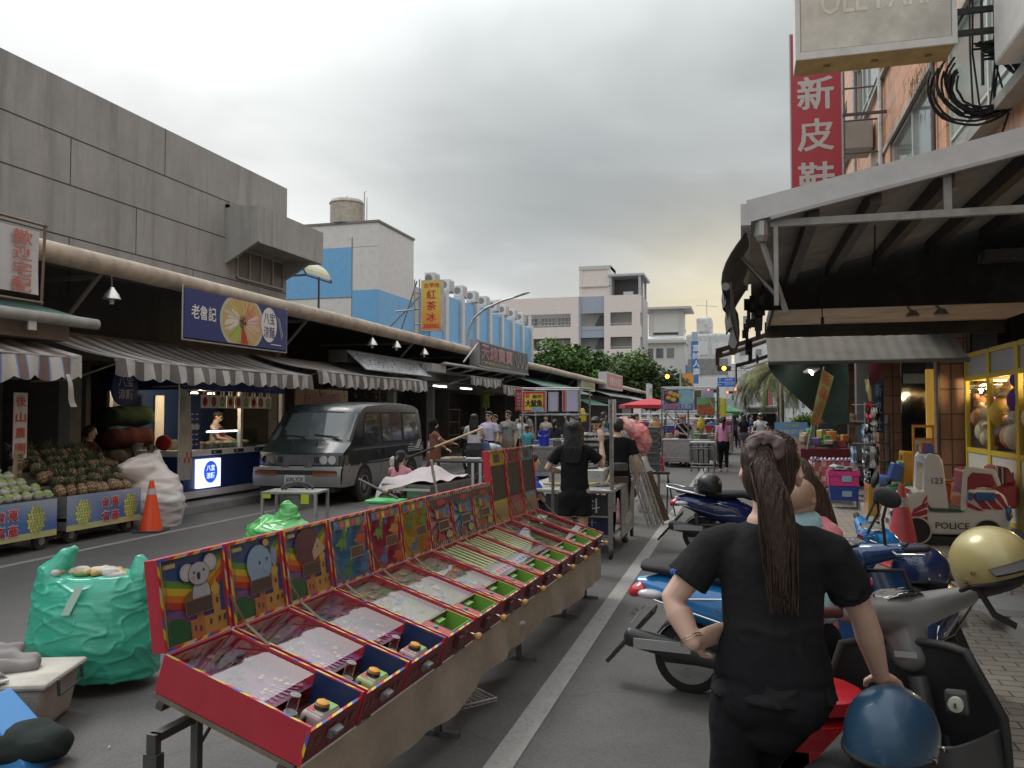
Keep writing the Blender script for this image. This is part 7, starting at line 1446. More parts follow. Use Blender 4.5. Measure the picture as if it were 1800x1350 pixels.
t=thing('bucket','bright blue plastic bucket on the fried squid stall','bucket',(-4.95,20.9,.852)); b=MB('plastic',(.02,.04,.45)); b.lathe((0,0,0),[(.12,0),(.16,.36),(.172,.37),(.172,.40),(.15,.40),(.145,.36),(.001,.30)],22); b.build('shell',t,smooth=40); b=MB('chrome',(.6,.6,.6)); b.tube([(-.17,0,.38),(-.1,-.14,.26),(.1,-.14,.26),(.17,0,.38)],.006,5); b.build('handle',t)
def ybag(loc,label):
    b=MB(); b.tube([(0,0,0),(0,0,.16),(0,0,.3)],[(.12,.06),(.12,.06),(.04,.03)],12,round_caps=True); o=b.blob('plastic_bag','bag',None,.014,2,(.58,.42,.03),disp=lambda co:co+vnoise(co,24,2)[:,None]*.012); o.location=loc; tag(o,label,'bag')
ybag((-4.15,22,1.5),'yellow plastic bag hanging on the squid stall'); ybag((-1.25,26.4,1.25),'yellow plastic bag hanging on the stall with the green squid picture')
stall((-2.52,27.2,0),1.75,1.5,'food stall with a fried egg ball picture and a green grilled squid picture above',[board(.04,1.0,1.78,2.46,balls),board(1.02,1.26,1.8,2.44,plain((.12,.09,.07)),.1),board(1.27,1.62,1.9,2.44,plain((.40,.40,.56)),.3),board(1.12,1.68,1.62,2.2,squid2,-.12)],2.48,1.74,seed=5)
t=thing('standing_bars','slanting steel bars of a half folded stall frame','frame',(-2.4,26.9,0.9)); b=MB('steel',(.42,.42,.42)); b.tube([(0,0,.85),(.72,-.1,.1)],.025,6); b.tube([(.3,.1,.85),(.95,0,.0)],.025,6); b.tube([(.74,-.1,-.0),(.74,-.1,.9)],.03,6); b.build('bar',t)
# other far stalls as counters with goods and parasols
for i,(x,y,w_,lab,c) in enumerate(((-4.6,30,1.6,'low stall counter with an orange crate far back in the street',(.5,.25,.05)),(-3.3,33,1.7,'low stall counter with blue tubs far back in the street',(.04,.08,.35)),(-2.9,38,1.8,'stall counter with white boxes near the red parasol',(.45,.45,.45)),(-1.6,35,1.2,'stall counter with red tubs just right of the squid picture',(.4,.04,.04)),(-4.8,42,2,'distant stall counter under the red parasol',(.3,.2,.1)))):
    stall((x,y,0),w_,1.2,lab,[],1.6,1.5,seed=i+20)
    t=thing('tub','%s tub on a far stall counter'%{0:'orange',1:'dark blue',2:'white',3:'red',4:'brown'}[i],'tub',(x+.5,y+.5,.85)); b=MB('plastic',c); b.box((0,0,.16),(.7,.5,.3),taper=1.15); b.build('shell',t,bevel=.03); b=MB('plastic',tuple(q*.5 for q in c)); b.box((0,0,.33),(.84,.62,.03)); b.build('lid',t,bevel=.01)
def parasol(loc,r_,c,label,h=2.4):
    t=thing('parasol',label,'parasol',loc); b=MB('galv',(.4,.4,.4)); b.tube([(0,0,0),(0,0,h)],.025,8); b.build('pole',t); b=MB('fabric',c); n=8
    for k in range(n):
        a0,a1=2*PI*k/n,2*PI*(k+1)/n; b.poly([(0,0,h),(r_*math.cos(a0),r_*math.sin(a0),h-.42),(r_*math.cos(a1),r_*math.sin(a1),h-.42)]); b.poly([(r_*math.cos(a0),r_*math.sin(a0),h-.42),(r_*math.cos(a0),r_*math.sin(a0),h-.62),(r_*math.cos(a1),r_*math.sin(a1),h-.62),(r_*math.cos(a1),r_*math.sin(a1),h-.42)])
    b.build('canopy',t)
parasol((-5.3,50,0),1.9,(.42,.02,.04),'red parasol in the distance left of the fried egg picture',2.6); parasol((-1.0,45,0),1.1,(.04,.20,.08),'green parasol in the distance over the road',2.2)
for i,(x,y,c,lab) in enumerate(((-2.6,52,(.16,.30,.52),'pale blue tent roof in the distance behind the squid stall'),(-.9,58,(.42,.46,.5),'white and blue tent in the distance by the green parasol'))):
    t=thing('tent',lab,'tent',(x,y,0)); b=MB('fabric',c); b.extr([(-1.4,0,2.0),(1.4,0,2.0),(0,0,2.7)],(0,3,0)); b.bx(-1.4,1.4,-.02,3.02,1.6,2.0,(.5,.5,.52)); b.build('roof',t)
    for sx in (-1.35,1.35): b=MB('galv'); b.tube([(sx,0,0),(sx,0,2)],.03,6); b.build('leg',t)
# pink cloth over a skewer cart beside the crouching girl
t=thing('grill_cart','steel grill cart with rows of skewers behind the red games','cart',(-5.45,12.0,0),-.1)
b=MB('steel',(.42,.42,.41)); b.bx(0,.85,0,1.5,.56,.60); b.bx(.45,.85,.0,1.5,.3,.56,(.3,.29,.28)); b.build('top',t)
for x in (.04,.81):
    for y in (.04,1.46): b=MB('steel',(.45,.45,.45)); b.bx(x-.022,x+.022,y-.022,y+.022,0,.56); b.build('leg',t)
b=MB('paint',(.5,.5,.5)); b.bx(.0,.85,-.03,-.005,.50,.54); b.tube([(0,-.02,.2),(.85,-.02,.2)],.014,6); b.build('rail',t)
r=random.Random(8); b=MB('chrome',(.6,.6,.6))
for k in range(40): x=r.uniform(.03,.8); b.tube([(x,r.uniform(-.0,.2),.22),(x+r.uniform(-.06,.06),r.uniform(0,.2),.50)],.007,4)
b.build('skewer',t)
b=MB('steel',(.5,.5,.5)); b.tube([(.95,.1,.2),(.86,.0,.98)],.024,8); b.build('slanting_pole',t)
b=MB('fabric',(.42,.37,.38))
def clo(u,v):
    x=-.12+1.0*u; y=-.06+1.55*v; z=.64+.17*math.exp(-((u-.55)**2)*9-((v-.5)**2)*4)+.03*math.sin(u*9+v*5)+.02*math.sin(v*17+u*4)-(.30*max(0,.12-v)/.12*(1-u)**1.3)-(.16*max(0,.12-u)/.12)-.10*max(0,(v-.9)/.1)
    return (x-.03*math.sin(v*8)*(1-u),y-.12*max(0,.2-v)*(1-u),z)
b.grid(clo,30,36); o=b.build('cloth_cover',smooth=70); o.modifiers.new('s','SOLIDIFY').thickness=.006; o.location=t.location; o.rotation_euler=(0,0,-.1); tag(o,'pale pink cloth draped in folds over the grill cart','cloth')
b=MB('print'); b.ball((0,0,0),(.06,.06,.035),12,8,(.5,.2,.22)); 
b=MB('fabric',(.46,.12,.14)); b.grid(lambda u,v:(.9*u,.3*v,.16*math.sin(PI*u)*(1-.5*v)+.02*math.sin(u*14)),16,5); o=b.build('red_cloth',smooth=70); o.modifiers.new('s','SOLIDIFY').thickness=.006; o.location=P(830,838,'Y',15.5); o.rotation_euler=(0,0,.35); tag(o,'pinkish red cloth hump beside the tall game backs','cloth')
t=thing('work_table','white legged work table with pale goods behind the pink cloth','table',(-5.9,15.4,0),.1); b=MB('paint',(.04,.04,.04)); b.bx(0,1.6,0,.6,.72,.76); b.build('top',t)
for x in (.05,.8,.95,1.55): b=MB('paint',(.5,.5,.5)); b.bx(x-.025,x+.025,.0,.04,0,.72); b.build('leg',t)
b=MB('matte',(.42,.33,.2)); b.box((.35,.3,.80),(.4,.12,.05)); b.box((.75,.3,.79),(.3,.2,.04),(.5,.5,.5)); b.box((.2,.25,.79),(.2,.1,.03),(.46,.42,.34)); b.build('goods',t,bevel=.015)
t=thing('long_bar','long dark steel bar with a brass knob lying across the green tub','bar',G(672,925)+Vector((-.05,.0,.42))); b=MB('steel',(.12,.11,.10)); b.tube([(-.32,-.05,.28),(.30,.0,.0)],.02,8); b.lathe((.12,0,.08),[(.03,-.05),(.06,-.04),(.06,.04),(.03,.05)],12,(.2,.16,.1),axis='X'); b.build('shaft',t)
t=thing('stuffed_toy','yellow green stuffed toy hanging from the market canopy','toy',P(854,682,'X',-9.2)); b=MB(); b.ball((0,0,0),(.13,.13,.14)); b.ball((0,0,-.3),(.15,.13,.2))
for s in (-1,1): b.tube([(s*.1,0,-.2),(s*.3,0,-.24)],[.06,.05],8,round_caps=True); b.tube([(s*.07,0,-.42),(s*.1,0,-.7)],[.065,.055],8,round_caps=True); b.ball((s*.1,0,.12),.05)
b.blob('body','cloth',t,.025,3,(.20,.26,.04)); b=MB('matte',(.1,.1,.1)); b.tube([(0,0,.12),(0,0,.5)],.008,4); b.build('cord',t)

# ================================================================== FAR STREET: SIGNS, LIGHTS, TREES, CAR
t=thing('billboard','orange billboard with dark characters far down the street','billboard',(-9.1,110,0)); b=MB('print',(.58,.25,.06)); b.bx(0,3.0,0,.15,4.7,6.85); s=b.build('panel',t); b=MB('print'); b.text('好樂雞生',(.4,-.01,5.55),(1,0,0),(0,0,1),.65,(.08,.06,.05),w=2.1,bold=.06); b.bx(.75,2.1,-.008,-.002,5.0,5.35,(.2,.35,.5)); b.bx(.9,2.0,-.012,-.003,5.4,5.75,(.5,.4,.35)); b.build('lettering',s); b=MB('galv'); b.tube([(.4,.3,0),(.4,.3,5)],.08,6); b.tube([(2.6,.3,0),(2.6,.3,5)],.08,6); b.build('post',t)
t=thing('road_sign','blue direction road sign with white arrow and lettering over the street','road sign',(-2.1,75,0)); b=MB('print',(.02,.12,.46)); b.bx(0,1.5,0,.05,4.0,4.38); b.bx(0,1.5,0,.05,4.42,4.80); s=b.build('panel',t); b=MB('print',(.55,.56,.6)); b.text('台東車站',(.62,-.004,4.55),(1,0,0),(0,0,1),.16,(.55,.56,.6)); b.text('Taitung Sta.',(.62,-.004,4.46),(1,0,0),(0,0,1),.06,(.55,.56,.6)); b.text('台東市公所',(.62,-.004,4.17),(1,0,0),(0,0,1),.15,(.55,.56,.6)); b.text('City Hall',(.62,-.004,4.06),(1,0,0),(0,0,1),.06,(.55,.56,.6)); b.bx(.19,.23,-.004,-.002,4.48,4.68); b.extr([(.12,-.004,4.66),(.30,-.004,4.66),(.21,-.004,4.76)],(0,.002,0)); b.bx(.12,.32,-.004,-.002,4.17,4.21); b.extr([(.12,-.004,4.12),(.12,-.004,4.26),(.04,-.004,4.19)],(0,.002,0)); b.build('arrow',s); b=MB('galv',(.4,.4,.4)); b.tube([(3.2,.2,0),(3.2,.2,5),(3.0,.2,5.4),(0,.2,5.5)],.06,8); b.build('pole',t)
def tlight(loc,label,lit,arm=1.4,pole=True,dirn=1):
    t=thing('traffic_light',label,'traffic light',loc); b=MB('paint',(.02,.02,.02)); b.bx(-.48,.48,-.12,.12,-.18,.18); b.build('housing',t,bevel=.05)
    cs={'yellow':(1.0,.55,.03),'red':(1.0,.08,.04)}
    for k,(x,c) in enumerate(((-.31,'red'),(0,'yellow'),(.31,'green'))):
        on=c==lit; b=MB('lamp' if on else 'plastic',cs[c] if on else (.02,.02,.02)); b.lathe((x,-.121,0),[(.14 if on else .12,0),(.11,-.02),(.001,-.03)],18,axis='Y'); b.build('lens',t)
    b=MB('galv',(.4,.4,.4)); b.tube([(-.4 if dirn<0 else .4,0,.1),(dirn*arm,.1,.3)],.04,6); b.tube([(dirn*arm,.1,-loc[2]),(dirn*arm,.1,.5)],.06,8); b.build('pole',t)
tlight((-5.15,60,4.30),'amber traffic light against the dark tree','yellow',.9,dirn=1); tlight((-1.22,60,4.83),'amber traffic light beside the brown awning','yellow',4.6,dirn=1); tlight((-2.95,85,3.9),'red traffic light right of the squid stalls','red',-2.2,dirn=1); tlight((-.35,85,4.05),'red traffic light below the blue road sign','red',3.4,dirn=1); tlight((-1.7,120,4.6),'small far red traffic light near the station hall','red',2.5,dirn=1)
t=thing('yellow_flag','yellow flag on the stalls right of the green squid picture','flag',(-.95,33,1.55)); b=MB('fabric',(.50,.46,.06)); b.grid(lambda u,v:(.36*u,.04*math.sin(u*6),.75*v-.05*u),6,8); b.build('cloth',t); b=MB('galv'); b.tube([(0,0,-1.5),(0,0,.8)],.015,6); b.build('pole',t)
# trees
def tree(name,label,loc,h,cr,cz,squash,col,n,seed,leaf=.16,trunk=.14,group=None):
    r=random.Random(seed); t=thing(name,label,'tree',loc,0,group); b=MB('bark',(.10,.08,.065)); b.tube([(0,0,0),(.08,0,h*.3),(0,.05,cz)],[trunk,trunk*.8,trunk*.4],10)
    cl=[]
    for k in range(34):
        a=r.uniform(0,2*PI); e=r.uniform(-.5,1.3); d=r.uniform(.35,1.05); p=Vector((math.cos(a)*math.cos(e)*cr*d,math.sin(a)*math.cos(e)*cr*d,cz+math.sin(e)*cr*squash*d)); cl.append((p,r.uniform(.2,.46)*cr,r.uniform(.5,1.45)))
        if k%2==0: b.tube([(0,0,cz*.6),lerp((0,0,cz*.75),p,.5),p],[trunk*.4,trunk*.25,trunk*.08],5)
    b.build('trunk',t,smooth=60); b=MB('leaf',col)
    for k in range(n):
        p,rad,br=cl[r.randrange(len(cl))]; v=Vector((r.gauss(0,1),r.gauss(0,1),r.gauss(0,.8))); v.normalize(); v*=rad*r.uniform(.5,1.05)**.6; q=p+v; br2=br*r.uniform(.7,1.3)*(.75+.4*max(0,v.z/rad)); s=leaf*r.uniform(.6,1.3)
        a=Vector((r.uniform(-1,1),r.uniform(-1,1),r.uniform(-.6,.4))).normalized(); c=a.cross(Vector((r.uniform(-1,1),r.uniform(-1,1),r.uniform(-1,1)))).normalized()
        b.poly([q-a*s,q+c*s*.42,q+a*s,q-c*s*.42],tuple(x*br2 for x in col))
    b.build('crown',t); return t
tree('leafy_tree','broad leafy green tree behind the far end of the market roof',(-13.4,64,0),6.9,3.0,4.7,.72,(.085,.155,.035),10000,1,.22)
tree('leafy_tree','second rounder dark green tree right of the red box sign',(-10.8,84,0),7.5,3.6,4.6,.82,(.075,.125,.035),12000,2,.24)
tree('street_tree','low dark tree between the two leafy trees and the orange billboard',(-8.2,92,0),6,2.6,3.6,.9,(.06,.10,.03),6000,3,.24)
def palm(label,loc,h,seed,col=(.10,.115,.03),fr=1.9,nf=26):
    r=random.Random(seed); t=thing('palm_tree',label,'tree',loc); b=MB('bark',(.06,.05,.042)); b.tube([(0,0,0),(.03,0,h*.5),(0,0,h)],[.17,.15,.13],12); b.build('trunk',t,smooth=60); b=MB('leaf',col)
    for k in range(nf):
        a=k*2.4+r.uniform(-.2,.2); e=r.uniform(-.3,1.2); d=Vector((math.cos(a),math.sin(a),0)); pts=[]
        for i in range(10):
            u=i/9; pts.append(Vector((0,0,h))+d*fr*(math.sin(u*1.5)*math.cos(e*.6))+Vector((0,0,fr*(math.sin(e)*u*.7-.95*u*u))))
        sd_=d.cross(Vector((0,0,1)))
        for i in range(9):
            for s in (-1,1):
                for j in range(3):
                    p=lerp(pts[i],pts[i+1],j/3); tip=p+sd_*s*fr*.20*(1-abs(i/9-.45))+(pts[i+1]-pts[i])*.9+Vector((0,0,-.26*fr*.5)); w=(pts[i+1]-pts[i])*.13; q=r.uniform(.6,1.4); b.poly([p-w,p+w,tip],tuple(x*q for x in col))
    b.build('crown',t); return t
palm('drooping palm tree with a dark trunk beside the green tarpaulin',(1.75,42,0),3.9,5,(.13,.14,.045),1.9,34); palm('second palm tree just beyond the first behind the white car',(1.45,56,0),4.4,6,(.11,.12,.04),2.1); palm('tiny far palm tree under the blue road sign',(.3,110,0),5.2,8,(.05,.06,.03),1.8,16)
t=thing('street_pole','pale concrete street pole beside the palm trunk','pole',(1.62,38,0)); b=MB('galv',(.42,.38,.30)); b.tube([(0,0,0),(0,0,3.0),(-.25,0,3.35)],.06,8); b.build('shaft',t); 
t=thing('street_pole','thin grey lamp pole with a curved arm behind the white car','pole',(.75,70,0)); b=MB('galv',(.45,.45,.45)); b.tube([(0,0,0),(0,0,5.2),(-.3,0,5.5),(-1.6,0,5.7)],.06,8); b.build('shaft',t)
t=thing('planter','grey concrete planter wall with a green clipped shrub','planter',(1.9,30,0)); b=MB('concrete_fine',(.25,.24,.22)); b.bx(-.15,2.5,0,3,0,1.25); b.bx(.55,1.6,-.2,.4,.0,2.3,(.08,.08,.08)); b.build('wall',t); b=MB('leaf',(.12,.20,.03)); r=random.Random(3)
for k in range(900):
    q=Vector((r.gauss(.2,.16),r.uniform(.2,1.2),1.42+r.gauss(0,.10))); a=Vector((r.uniform(-1,1),r.uniform(-1,1),r.uniform(-1,1))).normalized()*.05; c=a.orthogonal()*.6; br=r.uniform(.5,1.4); b.poly([q-a,q+c,q+a,q-c],(.12*br,.20*br,.03*br))
b.build('shrub',t)
t=thing('car','white estate car with its tailgate raised far down the road','car',(.10,44.5,0)); b=MB('carpaint',(.52,.52,.53)); b.hexa([(0,0,.35),(1.75,0,.35),(1.75,4,.35),(0,4,.35),(.02,0,1.05),(1.73,0,1.05),(1.73,4,1.0),(.02,4,1.0)]); b.hexa([(.05,.1,1.051),(1.70,.1,1.051),(1.70,3,1.001),(.05,3,1.001),(.14,.35,1.72),(1.6,.35,1.72),(1.55,2.3,1.7),(.2,2.3,1.7)]); b.build('body',t,bevel=.05,seg=3)
b=MB('carpaint',(.56,.56,.57)); b.hexa([(.1,-.75,1.95),(1.65,-.75,1.95),(1.62,.36,1.70),(.13,.36,1.70),(.2,-.72,2.08),(1.55,-.72,2.08),(1.55,.36,1.79),(.2,.36,1.79)]); b.build('tailgate',t,bevel=.03); b=MB('dark_glass',(.015,.015,.015)); b.hexa([(.1,-.03,.62),(1.65,-.03,.62),(1.65,.3,.62),(.1,.3,.62),(.16,-.03,1.05),(1.58,-.03,1.05),(1.52,.3,1.68),(.2,.3,1.68)]); b.build('boot_opening',t)
for x in (.02,1.58): b=MB('print',(.4,.03,.03)); b.bx(x,x+.15,-.04,.02,.75,1.05); b.build('tail_light',t); b=MB('rubber',(.02,.02,.02)); b.lathe((x+.07,.7,.32),[(.2,-.1),(.32,-.09),(.32,.09),(.2,.1)],18,axis='X'); b.build('wheel',t)
# ================================================================== RIGHT SIDE: BUILDING, CANOPIES, ARCADE
rb=thing('tiled_building','orange tiled shop building with wide windows above the right hand arcade','building',(3.2,0,0))
b=MB('orange_tile'); b.bx(.0,.3,-4,46,3.9,5.42); b.bx(.0,.3,-4,46,7.7,9.4); b.bx(.0,.3,-4,46,11.4,13.4)
for y0,y1 in ((-4,5.2),(9.3,10.2),(14.5,15.3),(19.6,21.2),(25,27),(31,33),(38,46)): b.bx(-.02,.3,y0,y1,5.42,7.7); b.bx(-.02,.3,y0,y1,9.4,11.4)
b.build('wall',rb)
b=MB('concrete_fine',(.36,.35,.32)); b.bx(-.22,.0,-4,46,5.38,5.52); b.bx(-.06,.0,-4,46,7.62,7.72); b.bx(-.1,0,-4,46,9.36,9.44); b.bx(.3,12,-4,46,3.4,13.6,(.2,.19,.18)); b.build('ledge',rb)
for y0,y1 in ((5.2,9.3),(10.2,14.5),(15.3,19.6),(21.2,25),(27,31),(33,38)):
    for z0,z1 in ((5.52,7.62),(9.44,11.4)):
        f=MB('paint',(.55,.56,.54)); m=(y0+y1)/2
        for y in (y0,m-.03,y1-.06): f.bx(.03,.12,y,y+.06,z0,z1)
        f.bx(.03,.12,y0+.06,y1-.06,z0,z0+.06); f.bx(.03,.12,y0+.06,y1-.06,z1-.06,z1); f.bx(.04,.11,y0+.06,y1-.06,z0+.5,z0+.54); w=f.build('window',rb)
        g=MB('dark_glass',(.33,.42,.38) if y0<15 else (.16,.2,.19)); g.bx(.07,.09,y0+.06,y1-.06,z0+.06,z1-.06); g.build('pane',w)
for y,q,c in ((20.4,.06,.5),(15.1,.04,.12),(24.9,.05,.45)): b=MB('galv',(c,c,c)); b.tube([(-.08,y,3.9),(-.08,y,13)],q,8); b.build('drainpipe',rb)
b=MB('galv',(.14,.13,.12))
for k in range(7): b.tube([(-.75,21.4,5.6+k*.8),(-.75,25,5.6+k*.8)],.025,5); b.tube([(-.75,21.4,5.6+k*.8),(0,21.4,5.6+k*.8)],.025,5)
for y in (21.4,22.6,23.8,25): b.tube([(-.75,y,5.4),(-.75,y,10.6)],.025,5)
b.build('window_cage',rb)
for y,z,lab in ((21.7,8.2,'air conditioner on the cage by the red shoe sign, upper one'),(23.2,6.2,'air conditioner on the cage by the red shoe sign, lower one')):
    t=thing('air_conditioner',lab,'air conditioner',(2.75,y,z)); b=MB('paint',(.4,.39,.36)); b.bx(-.35,.4,0,.9,0,.7); b.build('casing',t,bevel=.03); b=MB('paint',(.06,.06,.06)); b.bx(-.36,-.351,.1,.7,.1,.6); b.build('grille',t)
# dry weeds hanging off a ledge
b=MB('leaf',(.16,.13,.09)); r=random.Random(9)
for k in range(260):
    p=Vector((3.0+r.gauss(0,.10),15.5+r.gauss(0,.35),7.6-abs(r.gauss(0,.35)))); d=Vector((r.uniform(-.05,.05),r.uniform(-.05,.05),-r.uniform(.1,.3))); b.poly([p,p+Vector((.008,.01,0)),p+d])
o=b.build('dry_weeds'); tag(o,'dry brown weeds hanging from the upper window ledge','weeds'); 
# upper air conditioner box and cables
q=P(1747,118,'Y',10.3); t=thing('wall_box','white metal box on the facade at the upper right corner','equipment box',(q.x,9.0,q.z)); b=MB('paint',(.6,.59,.57)); b.bx(0,.45,0,1.3,0,1.6); b.build('casing',t,bevel=.04); b=MB('paint',(.05,.05,.05)); b.bx(.08,.4,-.02,-.001,.25,1.4); [b.bx(.08,.4,-.03,-.021,.3+k*.12,.34+k*.12,(.3,.3,.3)) for k in range(9)]; b.build('louvre',t)
t=thing('cable_coil','tangle of coiled black cables hung on brackets by the white wall box','cables',(2.85,11.2,5.75)); r=random.Random(3); b=MB('rubber',(.014,.014,.014))
for k in range(15):
    rr=r.uniform(.33,.52); cx,cz=r.uniform(-.08,.12),r.uniform(-.06,.08); ph=r.uniform(.0,.6); b.tube([(cx+rr*math.cos(a)*1.05,r.uniform(-.05,.05),cz+rr*math.sin(a)) for a in [PI*.75+ph+(1.75*PI-ph)*j/20 for j in range(21)]],.015,5)
for k in range(7): x=r.uniform(-.1,.4); b.tube([(x,0,-.3),(x+r.uniform(-.2,.2),.05,.4),(x+r.uniform(-.1,.2),.1,2.5)],.013,5)
b.tube([(.3,0,-.4),(.2,.3,-.9),(.1,.9,-1.6)],.014,5); b.build('cable',t); b=MB('galv',(.07,.07,.07)); b.tube([(.05,.1,0),(.05,.1,2.4)],.02,6); b.build('bracket',t)
# signs above
def fx(u,Y): return P(u,300,'Y',Y).x
Y=10.6; x0,x1=fx(1406,Y),fx(1686,Y); zb=P(1406,96,'Y',Y).z; zb2=P(1686,82,'Y',Y).z; zb=(zb+zb2)/2
t=thing('light_box_sign','large weathered blank cream light box sign projecting over the canopy','sign',(x0,Y,zb)); Wd=x1-x0
b=MB('paint',(.64,.64,.62)); b.bx(-.03,Wd,0,.52,.0,2.0); b.bx(-.035,Wd+.005,-.03,0,-.02,.07); b.bx(-.035,.02,-.03,0,.071,2); b.bx(Wd-.05,Wd+.005,-.03,0,.071,2); b.build('casing',t); b=MB('concrete_fine',(.62,.60,.54)); b.bx(.03,Wd-.06,-.018,-.001,.08,2); fce=b.build('face',t); b=MB('concrete_fine'); b.text('OLL PARK',(.26,-.0185,.50),(1,0,0),(0,0,1),.30,(.78,.74,.62),w=1.35,bold=.01); b.build('faded_letters',fce); b=MB('dirty',(.42,.31,.14)); b.bx(-.02,Wd-.01,.0,.51,-.012,-.002); [b.box((x,.25,-.02),(.08,.05,.015),(.2,.15,.08)) for x in (.35,.9,1.5)]; b.build('underside',t); b=MB('galv',(.05,.05,.05)); b.bx(Wd+.005,3.2-x0,.1,.16,.12,.18); b.bx(Wd+.005,3.2-x0,.1,.16,.38,.44); b.build('bracket',t)
Y=20.0; x0,x1=fx(1392,Y),fx(1480,Y); zt=P(1392,62,'Y',Y).z; zb=P(1392,345,'Y',Y).z-1.2
t=thing('shoe_shop_sign','tall red vertical sign with big white characters on the tiled building','sign',(x0,Y,zb)); Wd,Hd=x1-x0,zt-zb; b=MB('paint',(.5,.5,.5)); b.bx(-.03,Wd+.03,0,.18,0,Hd+.03); b.build('casing',t); b=MB('print',(.40,.035,.05)); b.bx(.0,Wd,-.012,-.001,.02,Hd); b.build('face',t); b=MB('print')
for ch,y0,y1 in (('新',138,196),('皮',212,268),('鞋',288,347)): z0=P(1400,y1,'Y',Y).z-zb; z1=P(1400,y0,'Y',Y).z-zb; b.text(ch,(Wd*.13,-.014,z0),(1,0,0),(0,0,1),z1-z0,(.52,.48,.46),w=Wd*.72,bold=.035)
b.build('lettering',t); b=MB('galv',(.1,.1,.1)); [b.bx(Wd+.03,3.2-x0,.06,.12,z,z+.06) for z in (Hd*.3,Hd*.6,Hd*.9)]; b.build('bracket',t)
# nearest canopy
SL=.21
cn=thing('metal_canopy','grey metal canopy with white edge trim and dark steel rafters on the right','canopy',(0,6,0))
zc=lambda x:3.06+SL*x
b=MB('dirty',(.40,.37,.33)); b.hexa([(.07,0.02,zc(.07)),(3.2,.02,zc(3.2)),(3.2,3.2,zc(3.2)),(.07,3.2,zc(.07)),(.07,.02,zc(.07)+.04),(3.2,.02,zc(3.2)+.04),(3.2,3.2,zc(3.2)+.04),(.07,3.2,zc(.07)+.04)]); b.build('roof_sheet',cn)
b=MB('paint',(.56,.57,.57)); b.hexa([(.04,-.03,zc(.04)-.04),(3.2,-.03,zc(3.2)-.04),(3.2,.019,zc(3.2)-.04),(.04,.019,zc(.04)-.04),(.04,-.03,zc(.04)+.115),(3.2,-.03,zc(3.2)+.115),(3.2,.019,zc(3.2)+.115),(.04,.019,zc(.04)+.115)]); b.bx(.0,.069,-.03,3.2,zc(0)-.05,zc(0)+.10); b.hexa([(.2,-.05,zc(.2)-.065),(3.2,-.05,zc(3.2)-.065),(3.2,-.0,zc(3.2)-.065),(.2,-.0,zc(.2)-.065),(.2,-.05,zc(.2)-.041),(3.2,-.05,zc(3.2)-.041),(3.2,-.0,zc(3.2)-.041),(.2,-.0,zc(.2)-.041)],(.4,.4,.4)); b.build('edge_trim',cn)
b=MB('galv',(.07,.065,.06))
for x in (.45,.85,1.3,1.8,2.3,2.8): b.bx(x,x+.075,.05,3.2,zc(x)-.12,zc(x)-.002)
b.build('rafter',cn)
b=MB('galv',(.30,.30,.29)); b.bx(.2,3.2,.02,.07,3.0,3.05); b.bx(1.3,1.35,.025,.065,3.05,zc(1.3)-.003); b.tube([(.12,.06,2.98),(.3,.06,2.4)],.022,6); b.bx(.22,.25,.02,.07,2.45,3.0); b.lathe((.14,.03,2.98),[(.03,-.08),(.05,-.04),(.05,.06),(.03,.08)],10,(.4,.4,.38)); b.tube([(.0,.6,2.9),(.25,.6,2.6)],.018,6); b.build('frame',cn)
b=MB('dirty',(.018,.018,.017)); b.bx(.1,3.2,3.25,3.29,2.80,3.9); b.build('back_board',cn)  # near-black sheet put in for the shaded opening behind the canopy
t=thing('rolled_awning','dark rolled awning and torn tarpaulin along the canopy edge','awning',(-.06,6.2,2.95)); b=MB('fabric',(.035,.035,.035))
b.grid(lambda u,v:(.10-.17*math.sin(v*1.9)+.02*math.sin(u*15),u*3.0,.05-.42*v-.02*math.sin(u*11)-.06*u*v),20,6); b.grid(lambda u,v:(-.02+.05*math.sin(u*18)*v,u*3.4,-.3-v*(.25+.12*math.sin(u*13)+.08*math.sin(u*29))),40,3); o=b.build('tarpaulin',t,smooth=60); o.modifiers.new('s','SOLIDIFY').thickness=.012; b=MB('fabric',(.22,.22,.21)); b.tube([(-.05,0,-.33),(-.05,2.6,-.36)],.03,8); b.build('roll',t)
b=MB('galv',(.035,.033,.03)); r=random.Random(2)
for k in range(22): b.box((.16+r.uniform(-.08,.08),1.0+r.uniform(0,3.2),-.2+r.uniform(-.42,.1)),(r.uniform(.02,.08),r.uniform(.1,.4),r.uniform(.03,.12)),rx=r.uniform(-.6,.6))
b.build('fittings',t)
t=thing('second_canopy','plain flat ceiling canopy with spot lamps behind the metal canopy','canopy',(.35,9.35,2.88)); b=MB('dirty',(.55,.48,.40)); b.bx(0,2.85,0,2.35,0,.04); b.build('ceiling',t); b=MB('dirty',(.025,.025,.024)); b.bx(-.05,2.85,2.36,2.42,-.16,.05); b.bx(-.03,.0,0,2.36,-.05,.08); b.build('beam',t)
for x,y in ((1.35,.2),(1.6,.1)): b=MB('plastic',(.16,.15,.13)); b.tube([(x,y,0),(x,y,-.07),(x+.03,y-.03,-.1)],.012,6); b.lathe((x+.04,y-.03,-.15),[(.035,.05),(.075,-.01),(.07,-.015)],14); b.build('spot_lamp',t)
b=MB('rubber',(.03,.03,.03)); b.tube([(.75,-1.8,.55),(.74,-1.8,.1),(.75,-1.8,.0)],.006,4); b.tube([(.45,-.2,.2),(.46,-.2,-.2)],.006,4); b.box((.46,-.2,-.22),(.03,.03,.07)); b.build('cord',t)
